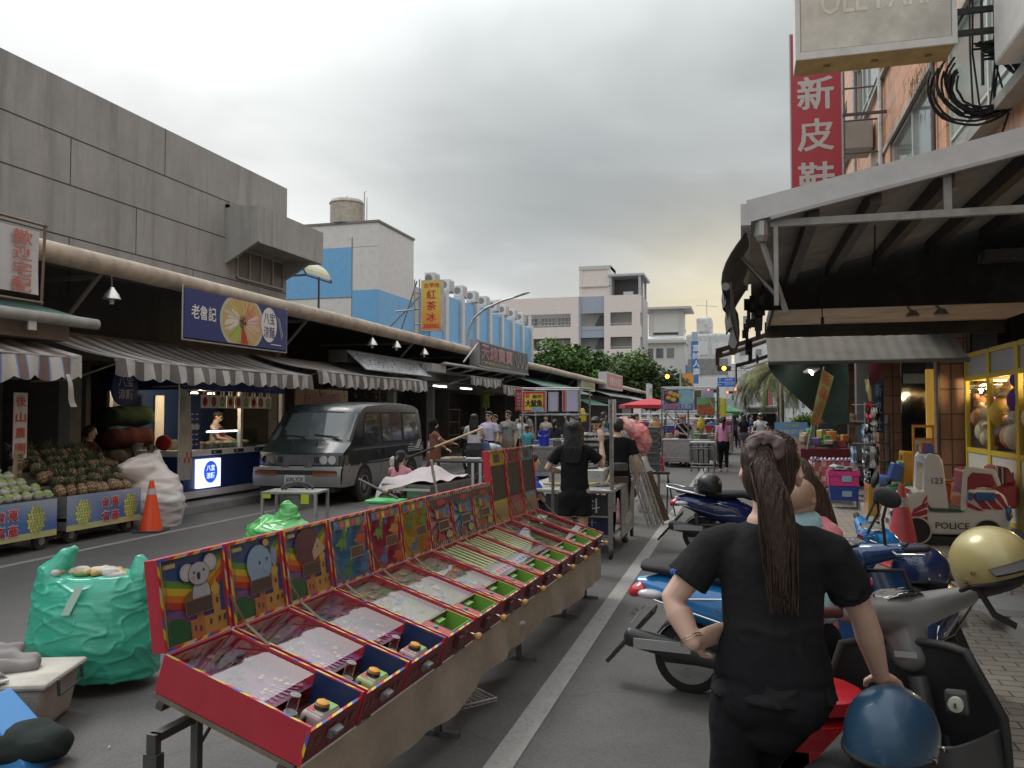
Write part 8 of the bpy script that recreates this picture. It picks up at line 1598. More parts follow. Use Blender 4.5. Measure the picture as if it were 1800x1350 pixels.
t=thing('sheet_canopy','dusty corrugated sheet canopy hanging lower in the arcade','canopy',(.36,12.4,2.42)); b=MB('dirty',(.12,.11,.095)); b.grid(lambda u,v:(2.6*u,.9*v,.43*v+.004*math.sin(u*95)),100,4); o=b.build('sheet',t); o.modifiers.new('s','SOLIDIFY').thickness=.01; b=MB('galv',(.08,.08,.08)); b.tube([(0,0,0),(2.6,0,0)],.03,6); b.build('rail',t)
t=thing('tube_lamp','lit fluorescent tube hanging under the low sheet canopy','lamp',(.98,13.2,2.33)); b=MB('lamp',(1,1,1)); b.tube([(0,0,0),(.12,1.1,0)],.018,8); b.build('tube',t); b=MB('paint',(.4,.4,.4)); b.bx(-.02,.14,-.02,1.1,.02,.05); b.build('batten',t)
t=thing('tarpaulin','dark green tarpaulin draped across the arcade','tarpaulin',(0,17,0)); b=MB('fabric',(.012,.028,.018)); b.grid(lambda u,v:(.50+1.45*u,.12*math.sin(u*9+v*2),2.66+(.1*u)-v*min(1.25,.05+1.5*u**.8)),26,10); o=b.build('sheet',t,smooth=60); o.modifiers.new('s','SOLIDIFY').thickness=.01; b=MB('galv'); b.tube([(.5,0,2.68),(1.95,0,2.78)],.02,6); b.build('rail',t)
def baw(loc,w,dy,label,c,c2):
    t=thing('brown_awning',label,'awning',loc); b=MB('fabric',c); b.grid(lambda u,v:(w*v,dy*u,.30*v*w-.02*math.sin(v*7)),16,5,colfn=lambda u,v:c if int(u*16)%2 else c2); b.grid(lambda u,v:(-.02*math.sin(u*9),dy*u,-v*(.42+.05*math.sin(u*14))),16,3,colfn=lambda u,v:c if int(u*16)%2 else c2); o=b.build('canopy',t); o.modifiers.new('s','SOLIDIFY').thickness=.012; b=MB('paint',(.5,.48,.45)); b.tube([(.2,-.02,-.12),(w,-.02,.30*w-.14)],.035,6); b.build('arm',t)
baw((-.72,24,3.5),2.4,4,'brown striped folding awning jutting over the road on the right',(.16,.065,.045),(.12,.05,.035)); baw((-.16,22,2.95),1.8,1.6,'dark brown folding awning just below the striped one',(.05,.035,.03),(.04,.03,.025))
# arcade shell: ceiling, back wall, pillars
ar=thing('arcade','dim arcade with rust brown tiled pillars behind the toy machines','arcade',(0,0,0))
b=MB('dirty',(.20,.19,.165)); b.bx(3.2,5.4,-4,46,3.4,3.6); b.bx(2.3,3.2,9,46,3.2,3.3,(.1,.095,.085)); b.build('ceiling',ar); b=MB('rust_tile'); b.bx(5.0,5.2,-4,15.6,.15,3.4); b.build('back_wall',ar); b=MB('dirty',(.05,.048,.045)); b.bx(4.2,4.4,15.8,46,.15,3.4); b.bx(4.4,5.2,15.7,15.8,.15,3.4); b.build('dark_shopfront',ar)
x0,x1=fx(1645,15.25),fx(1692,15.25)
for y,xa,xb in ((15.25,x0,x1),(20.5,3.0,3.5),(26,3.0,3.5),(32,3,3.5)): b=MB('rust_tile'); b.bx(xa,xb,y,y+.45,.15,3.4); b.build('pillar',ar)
b=MB('galv',(.09,.085,.08)); b.tube([(x1+.04,15.2,.15),(x1+.04,15.2,3.4)],.045,8); b.tube([(x0-.03,15.25,.15),(x0-.03,15.25,3.4)],.03,8); b.build('pipe',ar)
b=MB('dark_glass',(.012,.014,.014)); b.bx(fx(1578,18.5),fx(1622,18.5),18.5,18.55,.15,2.9); b.build('glass_door',ar); b=MB('paint',(.16,.21,.21)); b.bx(fx(1582,18.4),fx(1620,18.4),18.4,18.44,2.3,2.5); b.build('shutter_box',ar); b=MB('lowlit',(.42,.24,.04)); b.bx(fx(1622,16.6),fx(1636,16.6),16.6,16.7,.2,2.5); b.build('lit_panel',ar)  # last strip: a pillar given its own glow, for yellow light falling on it
b=MB('paint',(.14,.14,.135)); b.bx(fx(1500,19),fx(1527,19),19,19.3,.15,3.2); b.build('pillar',ar)
t=thing('tube_lamp','fluorescent tube above the toy machines at the right edge','lamp',(4.0,13.0,3.18)); b=MB('lamp',(.95,.95,1)); b.tube([(0,0,0),(0,-1.2,0)],.018,8); b.build('tube',t)
# shop banners in the dark
def banner(name,pts,Y,c,label,txt=None,tc=None,cat='banner'):
    t=thing(name,label,cat,(0,0,0)); q=[P(u,v,'Y',Y) for u,v in pts]; b=MB('fabric',c); b.grid(lambda u,v:lerp(lerp(q[0],q[1],u),lerp(q[3],q[2],u),v)+Vector((0,.03*math.sin(v*6+u*3),0)),5,8); o=b.build('cloth',t,smooth=60); o.modifiers.new('s','SOLIDIFY').thickness=.008
    if txt:
        b=MB('print'); n=len(txt); up=(q[0]-q[3]).normalized(); xd=(q[1]-q[0]).normalized(); Ht=(q[0]-q[3]).length; hh=Ht/n*.75; 
        for i,ch in enumerate(txt): b.text(ch,q[0]+xd*((q[1]-q[0]).length*.15)-up*(Ht/n*(i+.9))+Vector((0,-.05,0)),xd,up,hh,tc,w=(q[1]-q[0]).length*.6,bold=.03)
        b.build('lettering',t)
    return t
t=banner('flag_banner',((1446,648),(1466,662),(1440,748),(1424,744)),15.8,(.20,.17,.05),'olive yellow flag banner with red characters on a slanting pole','新品上市',(.28,.05,.03)); b=MB('galv',(.4,.4,.4)); b.tube([P(1448,645,'Y',15.85),P(1418,790,'Y',15.85)],.012,6); b.build('pole',t)
banner('red_banner',((1520,600),(1555,598),(1552,665),(1528,680)),17.5,(.14,.03,.03),'dull red cloth banner hanging in the dark arcade')
banner('shop_banner',((1535,640),(1553,640),(1553,760),(1535,760)),17.9,(.02,.04,.08),'dark blue vertical banner with pale characters in the arcade','人新皮社',(.16,.2,.24))
banner('paper_strip',((1520,667),(1527,667),(1533,705),(1527,705)),15.6,(.30,.30,.12),'narrow yellow green paper strip hanging above the shoe rack')
# toy machines
x=3.5
tp=thing('plush_toy','plush toy ball in yellow, cream or purple heaped inside a toy machine','plush toy',(0,0,0),0,'plush toys in the machines'); b=MB('cloth',(.46,.27,.08)); b.ball((0,0,.16),(.17,.17,.16),16,10); b.ball((.03,-.0,.36),(.11,.11,.1),12,8); b.build('body',tp,smooth=70); b=MB('cloth',(.40,.36,.24)); b.ball((-.09,0,.36),(.05,.05,.045),10,6); [b.ball((.04,s*.09,.45),.04,8,6) for s in (-1,1)]; b.build('face',tp,smooth=70)
tints=[(.46,.25,.06),(.42,.38,.27),(.13,.06,.26),(.48,.32,.06),(.40,.20,.10)]; toys=[]
for c in tints:
    p_=dup(tp,(0,0,-50)); 
    for ch in p_.children:
        ch.data=ch.data.copy(); ca=ch.data.color_attributes['Col']; cc=c if 'body' in ch.name else tuple(min(.6,q*1.3+.05) for q in c); ca.data.foreach_set('color',[cc[0],cc[1],cc[2],1]*len(ca.data))
    toys.append(p_)
for ch in list(tp.children): bpy.data.objects.remove(ch)
bpy.data.objects.remove(tp); used=set(); r=random.Random(5)
for i in range(4):
    y0=15.03-1.33*(i+1); y1=y0+1.33
    t=thing('toy_machine',['yellow framed toy claw machine farthest from the camera beside the rust pillar','yellow framed toy claw machine in the middle of the row, with purple plush','yellow framed toy claw machine at the right picture edge','yellow framed toy claw machine nearest the camera, mostly outside the picture'][i],'claw machine',(x,y0,.15)); w=1.33
    b=MB('paint',(.53,.52,.46)); b.bx(.02,.9,.03,w-.03,.06,.93); b.build('cabinet',t); YC=(.55,.40,.03); b=MB('paint',YC)
    for y in (0,w-.07): b.bx(0,.06,y,y+.07,0,2.5); b.bx(.86,.92,y,y+.07,0,2.5)
    for z in (0,.93,2.07,2.44): b.bx(.005,.055,.07,w-.07,z,z+.07); b.bx(.01,.9,.002,.06,z,z+.06); b.bx(.01,.9,w-.06,w-.002,z,z+.06)
    b.build('frame',t); b=MB('paint',(.34,.33,.34)); b.bx(.03,.88,.03,w-.03,2.14,2.44); b.build('top_panel',t); b=MB('glass'); b.poly([(.03,.07,1.0),(.03,w-.07,1.0),(.03,w-.07,2.07),(.03,.07,2.07)]); b.poly([(.06,w-.03,1.0),(.86,w-.03,1.0),(.86,w-.03,2.07),(.06,w-.03,2.07)]); b.build('glass',t); b=MB('paint',(.30,.16,.10)); b.bx(.87,.885,.07,w-.07,1.0,2.07,(.35,.2,.1)); b.bx(.06,.86,.06,w-.06,.93,.99,(.3,.3,.32)); b.build('back_panel',t)
    b=MB('lamp',(1.0,.72,.28)); b.bx(.08,.84,.1,.14,2.02,2.05); b.build('lamp_strip',t); b=MB('steel'); b.bx(.2,.7,w/2-.02,w/2+.02,1.98,2.0); b.tube([(.45,w/2,1.98),(.45,w/2,1.75)],.012,6); [b.tube([(.45,w/2,1.75),(.45+.08*math.cos(a),w/2+.08*math.sin(a),1.68),(.45+.03*math.cos(a),w/2+.03*math.sin(a),1.6)],.007,5) for a in (0,2.1,4.2)]; b.build('claw',t); b=MB('rubber',(.03,.03,.03)); b.tube([(-.004,.22,.75),(-.004,.14,.55),(-.004,.2,.3)],.012,5); b.build('handle',t)
    ld=bpy.data.lights.new('machine_lamp','POINT'); ld.energy=34; ld.color=(1,.78,.42); ld.shadow_soft_size=.1; lo=bpy.data.objects.new('machine_lamp',ld); COL.objects.link(lo); lo.parent=t; lo.location=(.45,w/2,1.95)
    if i<3:
        for k in range(13):
            q=r.randrange(5) if k!=4 else 2; l=(x+.2+.22*(k%3)+r.uniform(-.04,.04),y0+.2+.27*((k//3)%4)+r.uniform(-.04,.04),1.14+(.26 if k>8 else 0)+r.uniform(0,.05)+(.22 if k==12 else 0)); s=r.uniform(1.15,1.6)
            if q in used: dup(toys[q],l,r.uniform(0,6),scale=s)
            else: toys[q].location=l; used.add(q)
for q in range(5):
    if q not in used:
        for ch in list(toys[q].children): bpy.data.objects.remove(ch)
        bpy.data.objects.remove(toys[q])
# police car ride
pc=thing('kiddie_ride','white and red striped toy police car ride with a red siren','kiddie ride',(1.66,10.72,.15)); WHT=(.60,.60,.585); RS=(.36,.025,.04)
b=MB('paint',(.03,.03,.03)); b.bx(.12,1.2,.06,.62,0,.10); b.build('plinth',pc)
prof=[(.02,.12),(.0,.3),(.03,.42),(.12,.54),(.30,.63),(.40,.64),(.44,.40),(.80,.40),(.82,.46),(.86,.66),(1.15,.66),(1.24,.60),(1.29,.42),(1.30,.14)]
b=MB('gloss',WHT); b.extr([(x_,0,z_) for x_,z_ in prof],(0,.66,0)); b.build('body',pc,bevel=.035,seg=4)
b=MB('gloss',WHT); b.extr([(.38,.02,.55),(.40,.02,1.02),(.44,.02,1.08),(.56,.02,1.06),(.60,.02,.98),(.66,.02,.42),(.46,.02,.42)],(0,.10,0)); b.extr([(.38,.54,.55),(.40,.54,1.02),(.44,.54,1.08),(.56,.54,1.06),(.60,.54,.98),(.66,.54,.42),(.46,.54,.42)],(0,.10,0)); b.bx(.41,.58,.12,.54,.94,1.06); b.build('windscreen_frame',pc,bevel=.025,seg=3)
b=MB('gloss',(.32,.03,.05)); b.extr([(.80,.05,.42),(.84,.05,.86),(.90,.05,.90),(1.12,.05,.88),(1.18,.05,.7),(.95,.05,.68),(.90,.05,.44)],(0,.56,0)); b.build('seat',pc,bevel=.02); b=MB('gloss',WHT); b.extr([(.77,-.005,.40),(.80,-.005,.88),(.86,-.005,.93),(1.14,-.005,.90),(1.20,-.005,.72),(1.16,-.005,.70),(1.10,-.005,.84),(.90,-.005,.86),(.85,-.005,.80),(.83,-.005,.42)],(0,.03,0)); b.build('rear_shell',pc,bevel=.01)
b=MB('paint',(.05,.09,.04)); b.bx(.46,.80,.0-.004,.64,.401,.43); b.build('floor_mat',pc)
b=MB('gloss',RS)
for k in range(4): a=.05+k*.10; b.poly([(a,-.003,.18+.09*k),(a+.02,-.003,.24+.09*k),(.42,-.003,.34+.085*k),(.42,-.003,.28+.085*k)])
for k in range(4): b.poly([(.86+.12*k,-.003,.62),(.94+.12*k,-.003,.62),(min(1.28,1.10+.12*k),-.003,.44),(min(1.24,1.0+.12*k),-.003,.44)]) if k<3 else None
b.poly([(.84,-.003,.52),(.84,-.003,.46),(.95,-.003,.42),(1.02,-.003,.42)])
for k in range(3): b.poly([(.03+.09*k,.0,.425+.09*k),(.03+.09*k,.64,.425+.09*k),(.07+.09*k,.64,.47+.085*k),(.07+.09*k,0,.47+.085*k)])
b.build('stripe',pc); b=MB('gloss',(.03,.10,.28)); b.box((.875,-.012,.585),(.05,.02,.09)); b.box((1.03,-.012,.585),(.20,.02,.10)); b.build('painted_window',pc,bevel=.015)
b=MB('gloss',(.5,.24,.02)); b.ball((.045,.06,.36),(.04,.07,.06),12,8); b.ball((.075,.0,.36),(.06,.02,.06),12,8,(.03,.09,.34)); b.ball((1.27,-.0,.40),(.035,.03,.09),12,8,(.03,.1,.3)); b.ball((1.285,.0,.38),(.03,.035,.04),10,6,(.42,.26,.03)); b.build('lamp',pc,smooth=60)
for xx in (.30,1.05):
    b=MB('rubber',(.02,.02,.02)); b.lathe((xx,-.006,.17),[(.145,-.004),(.145,.02),(.001,.02)],24,axis='Y'); w=b.build('wheel',pc); b=MB('paint',(.45,.45,.44)); b.lathe((xx,-.004,.17),[(.165,.003),(.165,-.008),(.147,-.010),(.146,.003)],24,axis='Y'); b.build('arch_rim',w)
b=MB('print'); b.text('POLICE',(.50,-.006,.20),(1,0,0),(0,0,1),.075,(.03,.03,.03),w=.36,bold=.03); b.text('123',(.47,.012,.72),(1,0,0),(0,0,1),.07,(.05,.05,.05)); b.build('lettering',pc)
b=MB('gloss',(.45,.02,.03)); b.box((.49,.33,1.13),(.10,.14,.12)); b.box((.49,.2,1.12),(.09,.08,.1),(.04,.08,.35)); b.bx(.42,.56,.12,.5,1.06,1.075,(.05,.05,.05)); b.build('siren',pc,bevel=.012); b=MB('chrome',(.6,.6,.6)); b.bx(-.03,.0,.03,.18,.24,.31); b.build('bumper_block',pc,bevel=.01); b=MB('paint',(.45,.25,.02)); b.tube([(.62,.3,.5),(.68,.3,.72)],.02,6); b.lathe((.68,.3,.74),[(.09,-.01),(.10,.0),(.09,.01)],14); b.build('steering_wheel',pc)
cone(Vector((1.70,10.1,.012)),'faded red traffic cone standing in front of the toy police car',(.50,.07,.08),(.42,.05,.06),.86,.20)
# yellow duck-board rides
t=thing('kiddie_ride','orange yellow toy vehicle ride with green and blue parts behind the police car','kiddie ride',(1.80,13.5,.15)); OC=(.46,.24,.02); b=MB('gloss',OC); b.extr([(0,0,0),(.02,0,.48),(.30,0,.36),(.34,0,0)],(0,.5,0)); b.extr([(.50,.1,.42),(.52,.1,.98),(.66,.1,.96),(.74,.1,.42)],(0,.06,0)); b.extr([(.50,.4,.42),(.52,.4,.98),(.66,.4,.96),(.74,.4,.42)],(0,.06,0)); b.bx(.52,.68,.16,.40,.90,.97); b.build('body',t,bevel=.02); b=MB('gloss',(.05,.24,.10)); b.extr([(.28,.05,.30),(.3,.05,.42),(.62,.05,.52),(.64,.05,.36)],(0,.4,0)); b.build('bonnet',t,bevel=.03); b=MB('gloss',(.12,.20,.5)); b.lathe((.20,.2,.52),[(.09,-.08),(.10,.0),(.09,.10)],16,axis='X'); b.box((.42,.2,.66),(.16,.3,.26),(.02,.08,.32),ry=.3); b.box((.5,.2,.80),(.1,.2,.06),(.2,.4,.25)); b.build('engine',t,bevel=.02); b=MB('gloss',(.42,.03,.04)); b.box((.70,.1,.52),(.12,.1,.16)); b.build('lamp',t,bevel=.02)
t=thing('kiddie_ride','red and yellow toy ride half hidden behind the police car seat','kiddie ride',(2.55,12.2,.15)); b=MB('gloss',(.40,.03,.04)); b.bx(0,.9,0,.5,.3,.62); b.extr([(.6,0,.62),(.64,0,.86),(.8,0,.84),(.9,0,.62)],(0,.5,0)); b.build('body',t,bevel=.04); b=MB('gloss',(.46,.26,.02)); b.extr([(.08,-.05,.40),(.12,-.05,.70),(.32,-.05,.72),(.30,-.05,.5),(.2,-.05,.36)],(0,.04,0)); [b.bx(.14+.06*k,.17+.06*k,-.056,-.052,.55,.66,(.03,.03,.03)) for k in range(3)]; b.build('side_plate',t,bevel=.01); b=MB('print',(.5,.5,.5)); [b.bx(.62+k*.03,.635+k*.03,-.01,.0,.62,.84,[(.05,.05,.05),(.5,.5,.5)][k%2]) for k in range(5)]; b.build('grille',t); b=MB('paint',(.03,.03,.03)); b.bx(.1,.8,.1,.4,0,.3); b.build('plinth',t)
t=thing('notice_stand','orange folding notice stand behind the police car siren','notice stand',(2.36,13.1,.15)); b=MB('plastic',(.48,.20,.02)); b.bx(0,.03,0,.03,0,1.38); b.bx(.26,.29,0,.03,0,1.38); b.bx(.03,.26,0,.03,1.34,1.38); b.bx(.03,.26,0,.03,1.16,1.19); b.bx(.03,.26,0,.03,.62,.66); b.build('frame',t); b=MB('print',(.46,.45,.38)); b.bx(.03,.26,.01,.02,.66,1.16); b.bx(.10,.24,.005,.0095,1.04,1.13,(.50,.42,.03)); b.bx(.05,.24,.005,.0095,.7,.9,(.36,.04,.05)); b.tube([(.07,.006,.95),(.06,.006,1.05),(.08,.006,1.1)],.008,5,(.05,.05,.1)); b.build('poster',t)
# crates, slippers, hanging rack, board, goods
def crate(loc,c,label,w=.46,d=.34,h=.25):
    t=thing('crate',label,'crate',loc); b=MB('plastic',c); b.bx(-w/2,w/2,-d/2,d/2,0,.02); 
    for s in (-1,1): b.bx(-w/2,w/2,s*d/2-.01*(s>0),s*d/2+.01*(s<0),0.02,h*.7); b.bx(s*w/2-.01*(s>0),s*w/2+.01*(s<0),-d/2,d/2,.02,h*.7); b.bx(-w/2-.01,w/2+.01,s*d/2-.014,s*d/2+.014,h*.7,h); b.bx(s*w/2-.014,s*w/2+.014,-d/2,d/2,h*.7,h)
    b.build('shell',t); b=MB('print',(.25,.4,.5)); b.bx(-.04,.12,-d/2-.016,-d/2-.012,h*.3,h*.7); b.build('sticker',t); return t
crate((1.72,15.9,.15),(.02,.05,.28),'blue plastic crate under the pink one on the deck'); crate((1.72,15.9,.41),(.55,.04,.22),'pink plastic crate stacked on the blue crate',.50,.36,.26)
b=MB('print'); r=random.Random(4)
for k in range(26): b.box((1.72+r.uniform(-.2,.2),15.9+r.uniform(-.15,.15),.69+r.uniform(0,.06)),(r.uniform(.08,.16),.08,.03),r.choice([(.4,.4,.42),(.5,.3,.35),(.3,.35,.4),(.45,.45,.45)]),rz=r.uniform(0,3),rx=r.uniform(-.6,.6))
o=b.build('wrapped_goods'); o['kind']='stuff'; tag(o,'shiny wrapped packets heaped in the pink crate','packets')
t=thing('slipper_table','low table with red printed cloth carrying wrapped slippers','table',(1.62,16.9,.15)); b=MB('paint',(.1,.1,.1)); b.bx(-.35,.4,-.3,.5,.60,.63); b.build('top',t); [MB('paint',(.1,.1,.1)).bx(sx,sx+.03,sy,sy+.03,0,.6).build('leg',t) for sx in (-.33,.35) for sy in (-.28,.45)]; b=MB('fabric',(.42,.16,.14)); b.grid(lambda u,v:(-.36+.78*u,-.32-.04*math.sin(u*22)*v,.635-.45*v),20,5,colfn=lambda u,v:(.5,.4,.38) if (int(u*14)+int(v*5))%3==0 else (.40,.10,.09)); b.grid(lambda u,v:(-.37-.03*math.sin(u*14)*v,-.32+.8*u,.635-.45*v),12,4,colfn=lambda u,v:(.5,.42,.4) if int(u*9)%2 else (.42,.12,.10)); b.build('cloth',t)
for k in range(12): c=[(.03,.05,.2),(.45,.12,.22),(.1,.1,.11),(.3,.05,.09)][k%4]; s=thing('slippers','pair of plastic wrapped slippers laid out on the red cloth','slippers',(1.34+.15*(k%5),16.75+.17*(k//5),.795),rnd.uniform(-.3,.3),'wrapped slippers on the table'); b=MB('plastic',c); [b.box((sx*.035,0,.0),(.06,.2,.03)) for sx in (-1,1)]; b.build('sole',s,bevel=.01); b=MB('plastic',(.4,.4,.42)); b.grid(lambda u,v:(-.068+.136*u,.0+.07*v,.015+.04*abs(math.sin(u*2*PI))),12,3); b.build('strap',s)
t=thing('hanging_rack','tall rack hung with silvery plastic wrapped shoes and bags','display rack',(2.14,16.2,.15)); b=MB('galv',(.3,.3,.3)); b.tube([(0,0,0),(0,0,1.75)],.02,6); [b.tube([(0,0,.08),(.28*math.cos(a),.28*math.sin(a),.04)],.015,6) for a in (0,1.57,3.14,4.71)]; [b.tube([(-.22,0,z),(.22,0,z)],.008,5) for z in (.6,1.0,1.4,1.7)]; b.build('frame',t)
r=random.Random(7)
for k in range(34):
    b=MB('bag' if k%3 else 'chrome',r.choice([(.55,.57,.6),(.6,.6,.6),(.10,.12,.11),(.55,.55,.55),(.25,.36,.5),(.62,.62,.6)]) if k!=20 else (.42,.02,.04)); x_,z_=r.uniform(-.22,.2),r.choice([.55,.95,1.35,1.65]); w_=r.uniform(.06,.11); ph=r.uniform(0,6); hh=r.uniform(.26,.38)
    if k==20: x_,z_,w_,hh=.06,1.72,.12,.34
    b.grid(lambda u,v:(x_-w_/2+w_*u,-.06-.05*math.sin(PI*u)+.05*math.sin(v*9+ph)+.03*math.sin(u*11+ph),z_-hh*v),6,8); o=b.build('wrapped_shoe',t)
t=thing('poster_board','blue and pink poster board with white lettering on a low stand','poster board',(0,0,0)); q0=P(1362,742,'Y',22); q1=P(1420,740,'Y',22); q3=P(1362,795,'Y',22); b=MB('print',(.16,.32,.52)); A=Art(b,(q3.x,22,q3.z),(1,0,0),(0,0,1),q1.x-q0.x,q0.z-q3.z); A.rect(0,0,1,1,(.15,.30,.50)); A.poly([(0,0),(1,0),(1,.42),(.5,.52),(0,.4)],(.46,.28,.28)); A.disc(.25,.28,.12,.2,(.42,.3,.24)); A.disc(.75,.3,.12,.2,(.42,.3,.24)); A.rect(.42,.1,.62,.48,(.55,.42,.1)); txtA(A,b,'好喝',.32,.82,.4,.12,(.5,.48,.2)); txtA(A,b,'珍珠奶茶',.06,.60,.86,.16,(.52,.55,.6)); b.build('poster',t); b=MB('paint',(.1,.1,.1)); b.bx(q0.x,q1.x,22.02,22.06,0,q0.z); b.build('stand',t)
t=thing('goods_table','dark red covered table with orange and purple goods in the arcade','table',(1.15,18.2,.15)); b=MB('fabric',(.12,.012,.02)); b.bx(0,.95,0,.7,.0,.82); b.build('cloth',t,bevel=.02); b=MB('plastic'); r=random.Random(11)
for k in range(26): b.box((r.uniform(.05,.9),r.uniform(.05,.6),.9+r.uniform(0,.22)),(r.uniform(.08,.2),r.uniform(.08,.2),r.uniform(.08,.25)),r.choice([(.5,.16,.04),(.48,.40,.1),(.16,.08,.3),(.4,.3,.26),(.1,.3,.1),(.4,.1,.1)]),rz=r.uniform(0,3))
b.build('goods',t,bevel=.02)
t=thing('goods_rack','crowded dark rack of small brown goods at the back of the arcade','display rack',(2.0,19,.15)); b=MB('paint',(.05,.045,.04)); b.bx(-.5,1.0,0,.4,0,.1); [b.bx(-.5,1.0,.0,.4,z,z+.03) for z in (.5,.9,1.3)]; b.bx(-.5,-.46,0,.4,0,1.5); b.bx(.96,1.0,0,.4,0,1.5); b.build('frame',t); b=MB('plastic')
for k in range(60): b.box((r.uniform(-.42,.92),r.uniform(.05,.3),r.choice([.56,.96,1.36])+r.uniform(0,.1)),(r.uniform(.05,.12),.1,r.uniform(.08,.2)),r.choice([(.20,.10,.06),(.3,.2,.1),(.12,.1,.09),(.3,.06,.04),(.28,.26,.2)]))
b.build('goods',t)
q=G(1782,1075,.15); t=thing('sign_base','round grey concrete sign base with a stub pole and blue plates','sign base',(q.x,q.y+.1,.15)); b=MB('concrete_fine',(.33,.33,.32)); b.lathe((0,0,0),[(.30,0),(.30,.05),(.26,.09),(.06,.11)],28); b.build('base',t,smooth=40); b=MB('galv',(.4,.4,.4)); b.tube([(0,0,.1),(0,0,.42)],.025,8); b.build('pole',t); b=MB('print',(.22,.30,.42)); b.box((-.02,-.03,.44),(.24,.02,.28),ry=.25); b.box((.06,0,.46),(.24,.02,.30),(.05,.07,.12),ry=.1); b.build('plate',t)
# ================================================================== SCOOTERS
def scooter(label,loc,rz,c,c2,steer=0,lean=0,seatc=(.02,.02,.021),detail=False,plate='685-MJG',grips=(.02,.02,.02),mat='gloss',rail=True):
    t=thing('scooter',label,'scooter',loc,rz); t.rotation_euler=(0,lean,rz)
    def wheel(y,par,spoke):
        w=MB('rubber',(.018,.018,.018)); w.lathe((0,y,.22),[(.13,-.045),(.18,-.055),(.213,-.04),(.222,0),(.213,.04),(.18,.055),(.13,.045)],30,axis='X'); w=w.build('wheel',par,smooth=40)
        r=MB('steel',(.5,.5,.5)); r.lathe((0,y,.22),[(.155,-.052),(.13,-.05),(.12,-.02),(.12,.02),(.13,.05),(.155,.052)],30,axis='X'); r.lathe((0,y,.22),[(.035,-.05),(.05,-.03),(.05,.03),(.035,.05)],14,axis='X')
        for k in range(spoke): a=2*PI*k/spoke; q=.012 if spoke>8 else .03; r.tube([(0,y+.04*math.cos(a),.22+.04*math.sin(a)),(.0,y+.13*math.cos(a+.2),.22+.13*math.sin(a+.2))],q*.6,5)
        r.build('rim',w,smooth=40)
    wheel(-.62,t,5)
    b=MB(mat,c); b.tube([(0,-.92,.66),(0,-.80,.64),(0,-.55,.58),(0,-.25,.52),(0,-.06,.42),(0,-.02,.30)],[(.05,.03),(.125,.085),(.175,.14),(.185,.17),(.16,.17),(.12,.08)],20,round_caps=True,up=(0,0,1)); b.build('rear_body',t,smooth=60)
    b=MB('rubber',seatc); b.tube([(0,-.88,.765),(0,-.62,.755),(0,-.36,.725),(0,-.12,.735),(0,-.03,.70)],[(.09,.035),(.135,.05),(.135,.05),(.12,.045),(.07,.04)],18,round_caps=True,up=(0,0,1)); b.build('seat',t,smooth=60)
    b=MB('plastic',c2); b.bx(-.17,.17,-.1,.36,.20,.27); b.box((0,-.45,.30),(.2,.42,.16)); b.box((.0,-.62,.26),(.28,.3,.10)); b.build('floorboard',t,bevel=.02)
    b=MB('plastic',(.03,.03,.03)); b.tube([(.17,-.95,.36),(.17,-.6,.30),(.15,-.25,.22)],[(.04,.06),(.045,.065),(.02,.03)],12,round_caps=True,up=(0,0,1)); b.box((.215,-.75,.34),(.01,.34,.06),(.3,.3,.3)); b.tube([(.09,-.66,.5),(.1,-.64,.26)],.03,8,(.05,.05,.05)); b.build('muffler',t,smooth=50)
    b=MB('plastic',(.025,.025,.026)); b.grid(lambda u,v:(-.07+.14*u,-.84-.30*v,.50-.34*v-.03*math.sin(PI*u)),6,6); b.grid(lambda u,v:(-.08+.16*u,-.62+.235*math.cos(.5+2.0*v),.22+.25*math.sin(.5+2.0*v)),4,8); fd=b.build('mudguard',t,smooth=60); fd.modifiers.new('s','SOLIDIFY').thickness=.008
    b=MB('print',(.5,.52,.5)); q=Vector((0,-.935,.46)); b.box(q,(.19,.006,.10),rx=-.65); pl_=b.build('number_plate',t); b=MB('print'); b.text(plate,q+Vector((-.085,-.006,-.028)),(1,0,0),(0,-.6,.8),.055,(.02,.03,.03),w=.17); b.build('characters',pl_)
    b=MB('gloss',(.42,.03,.035)); b.tube([(0,-.955,.60),(0,-.90,.62)],[(.085,.04),(.11,.06)],14,round_caps=True,up=(0,0,1)); b.build('tail_light',t,smooth=50); b=MB('gloss',(.5,.5,.52)); [b.ball((s*.13,-.83,.62),(.04,.08,.03),12,8) for s in (-1,1)]; b.build('indicator',t,smooth=60)
    if rail: b=MB('chrome',(.7,.7,.7)); b.tube([(-.13,-.55,.72),(-.145,-.85,.78),(-.11,-1.0,.81),(0,-1.04,.815),(.11,-1.0,.81),(.145,-.85,.78),(.13,-.55,.72)],.013,8); b.build('grab_rail',t,smooth=60)
    b=MB('chrome',(.55,.55,.55))
    for s in (-1,1): b.tube([(s*.186,-.62,.62),(s*.196,-.4,.64),(s*.196,-.18,.58),(s*.19,-.14,.5),(s*.196,-.4,.50),(s*.18,-.80,.60)],.006,6)
    b.text('CUXI',(.197,-.45,.55),(0,1,0),(0,0,1),.04,(.5,.5,.5)); b.text('CUXI',(-.199,-.28,.55),(0,-1,0),(0,0,1),.04,(.5,.5,.5)); b.build('side_trim',t)
    # leg shield
    def sh(u,v,o=0):
        x=-1+2*u; wd=.275*(.62+.38*math.sin(min(1,v*1.2+.25)*PI*.5))*(1-.30*max(0,v-.7)/.3); return Vector((x*wd,.40-.10*abs(x)**2.2*(1)+.10*(1-v)*0+o-.06*v,.24+.68*v))
    b=MB(mat,c); b.grid(lambda u,v:sh(u,v,.03),14,12); o=b.build('front_shield',t,smooth=60); o.modifiers.new('s','SOLIDIFY').thickness=.012
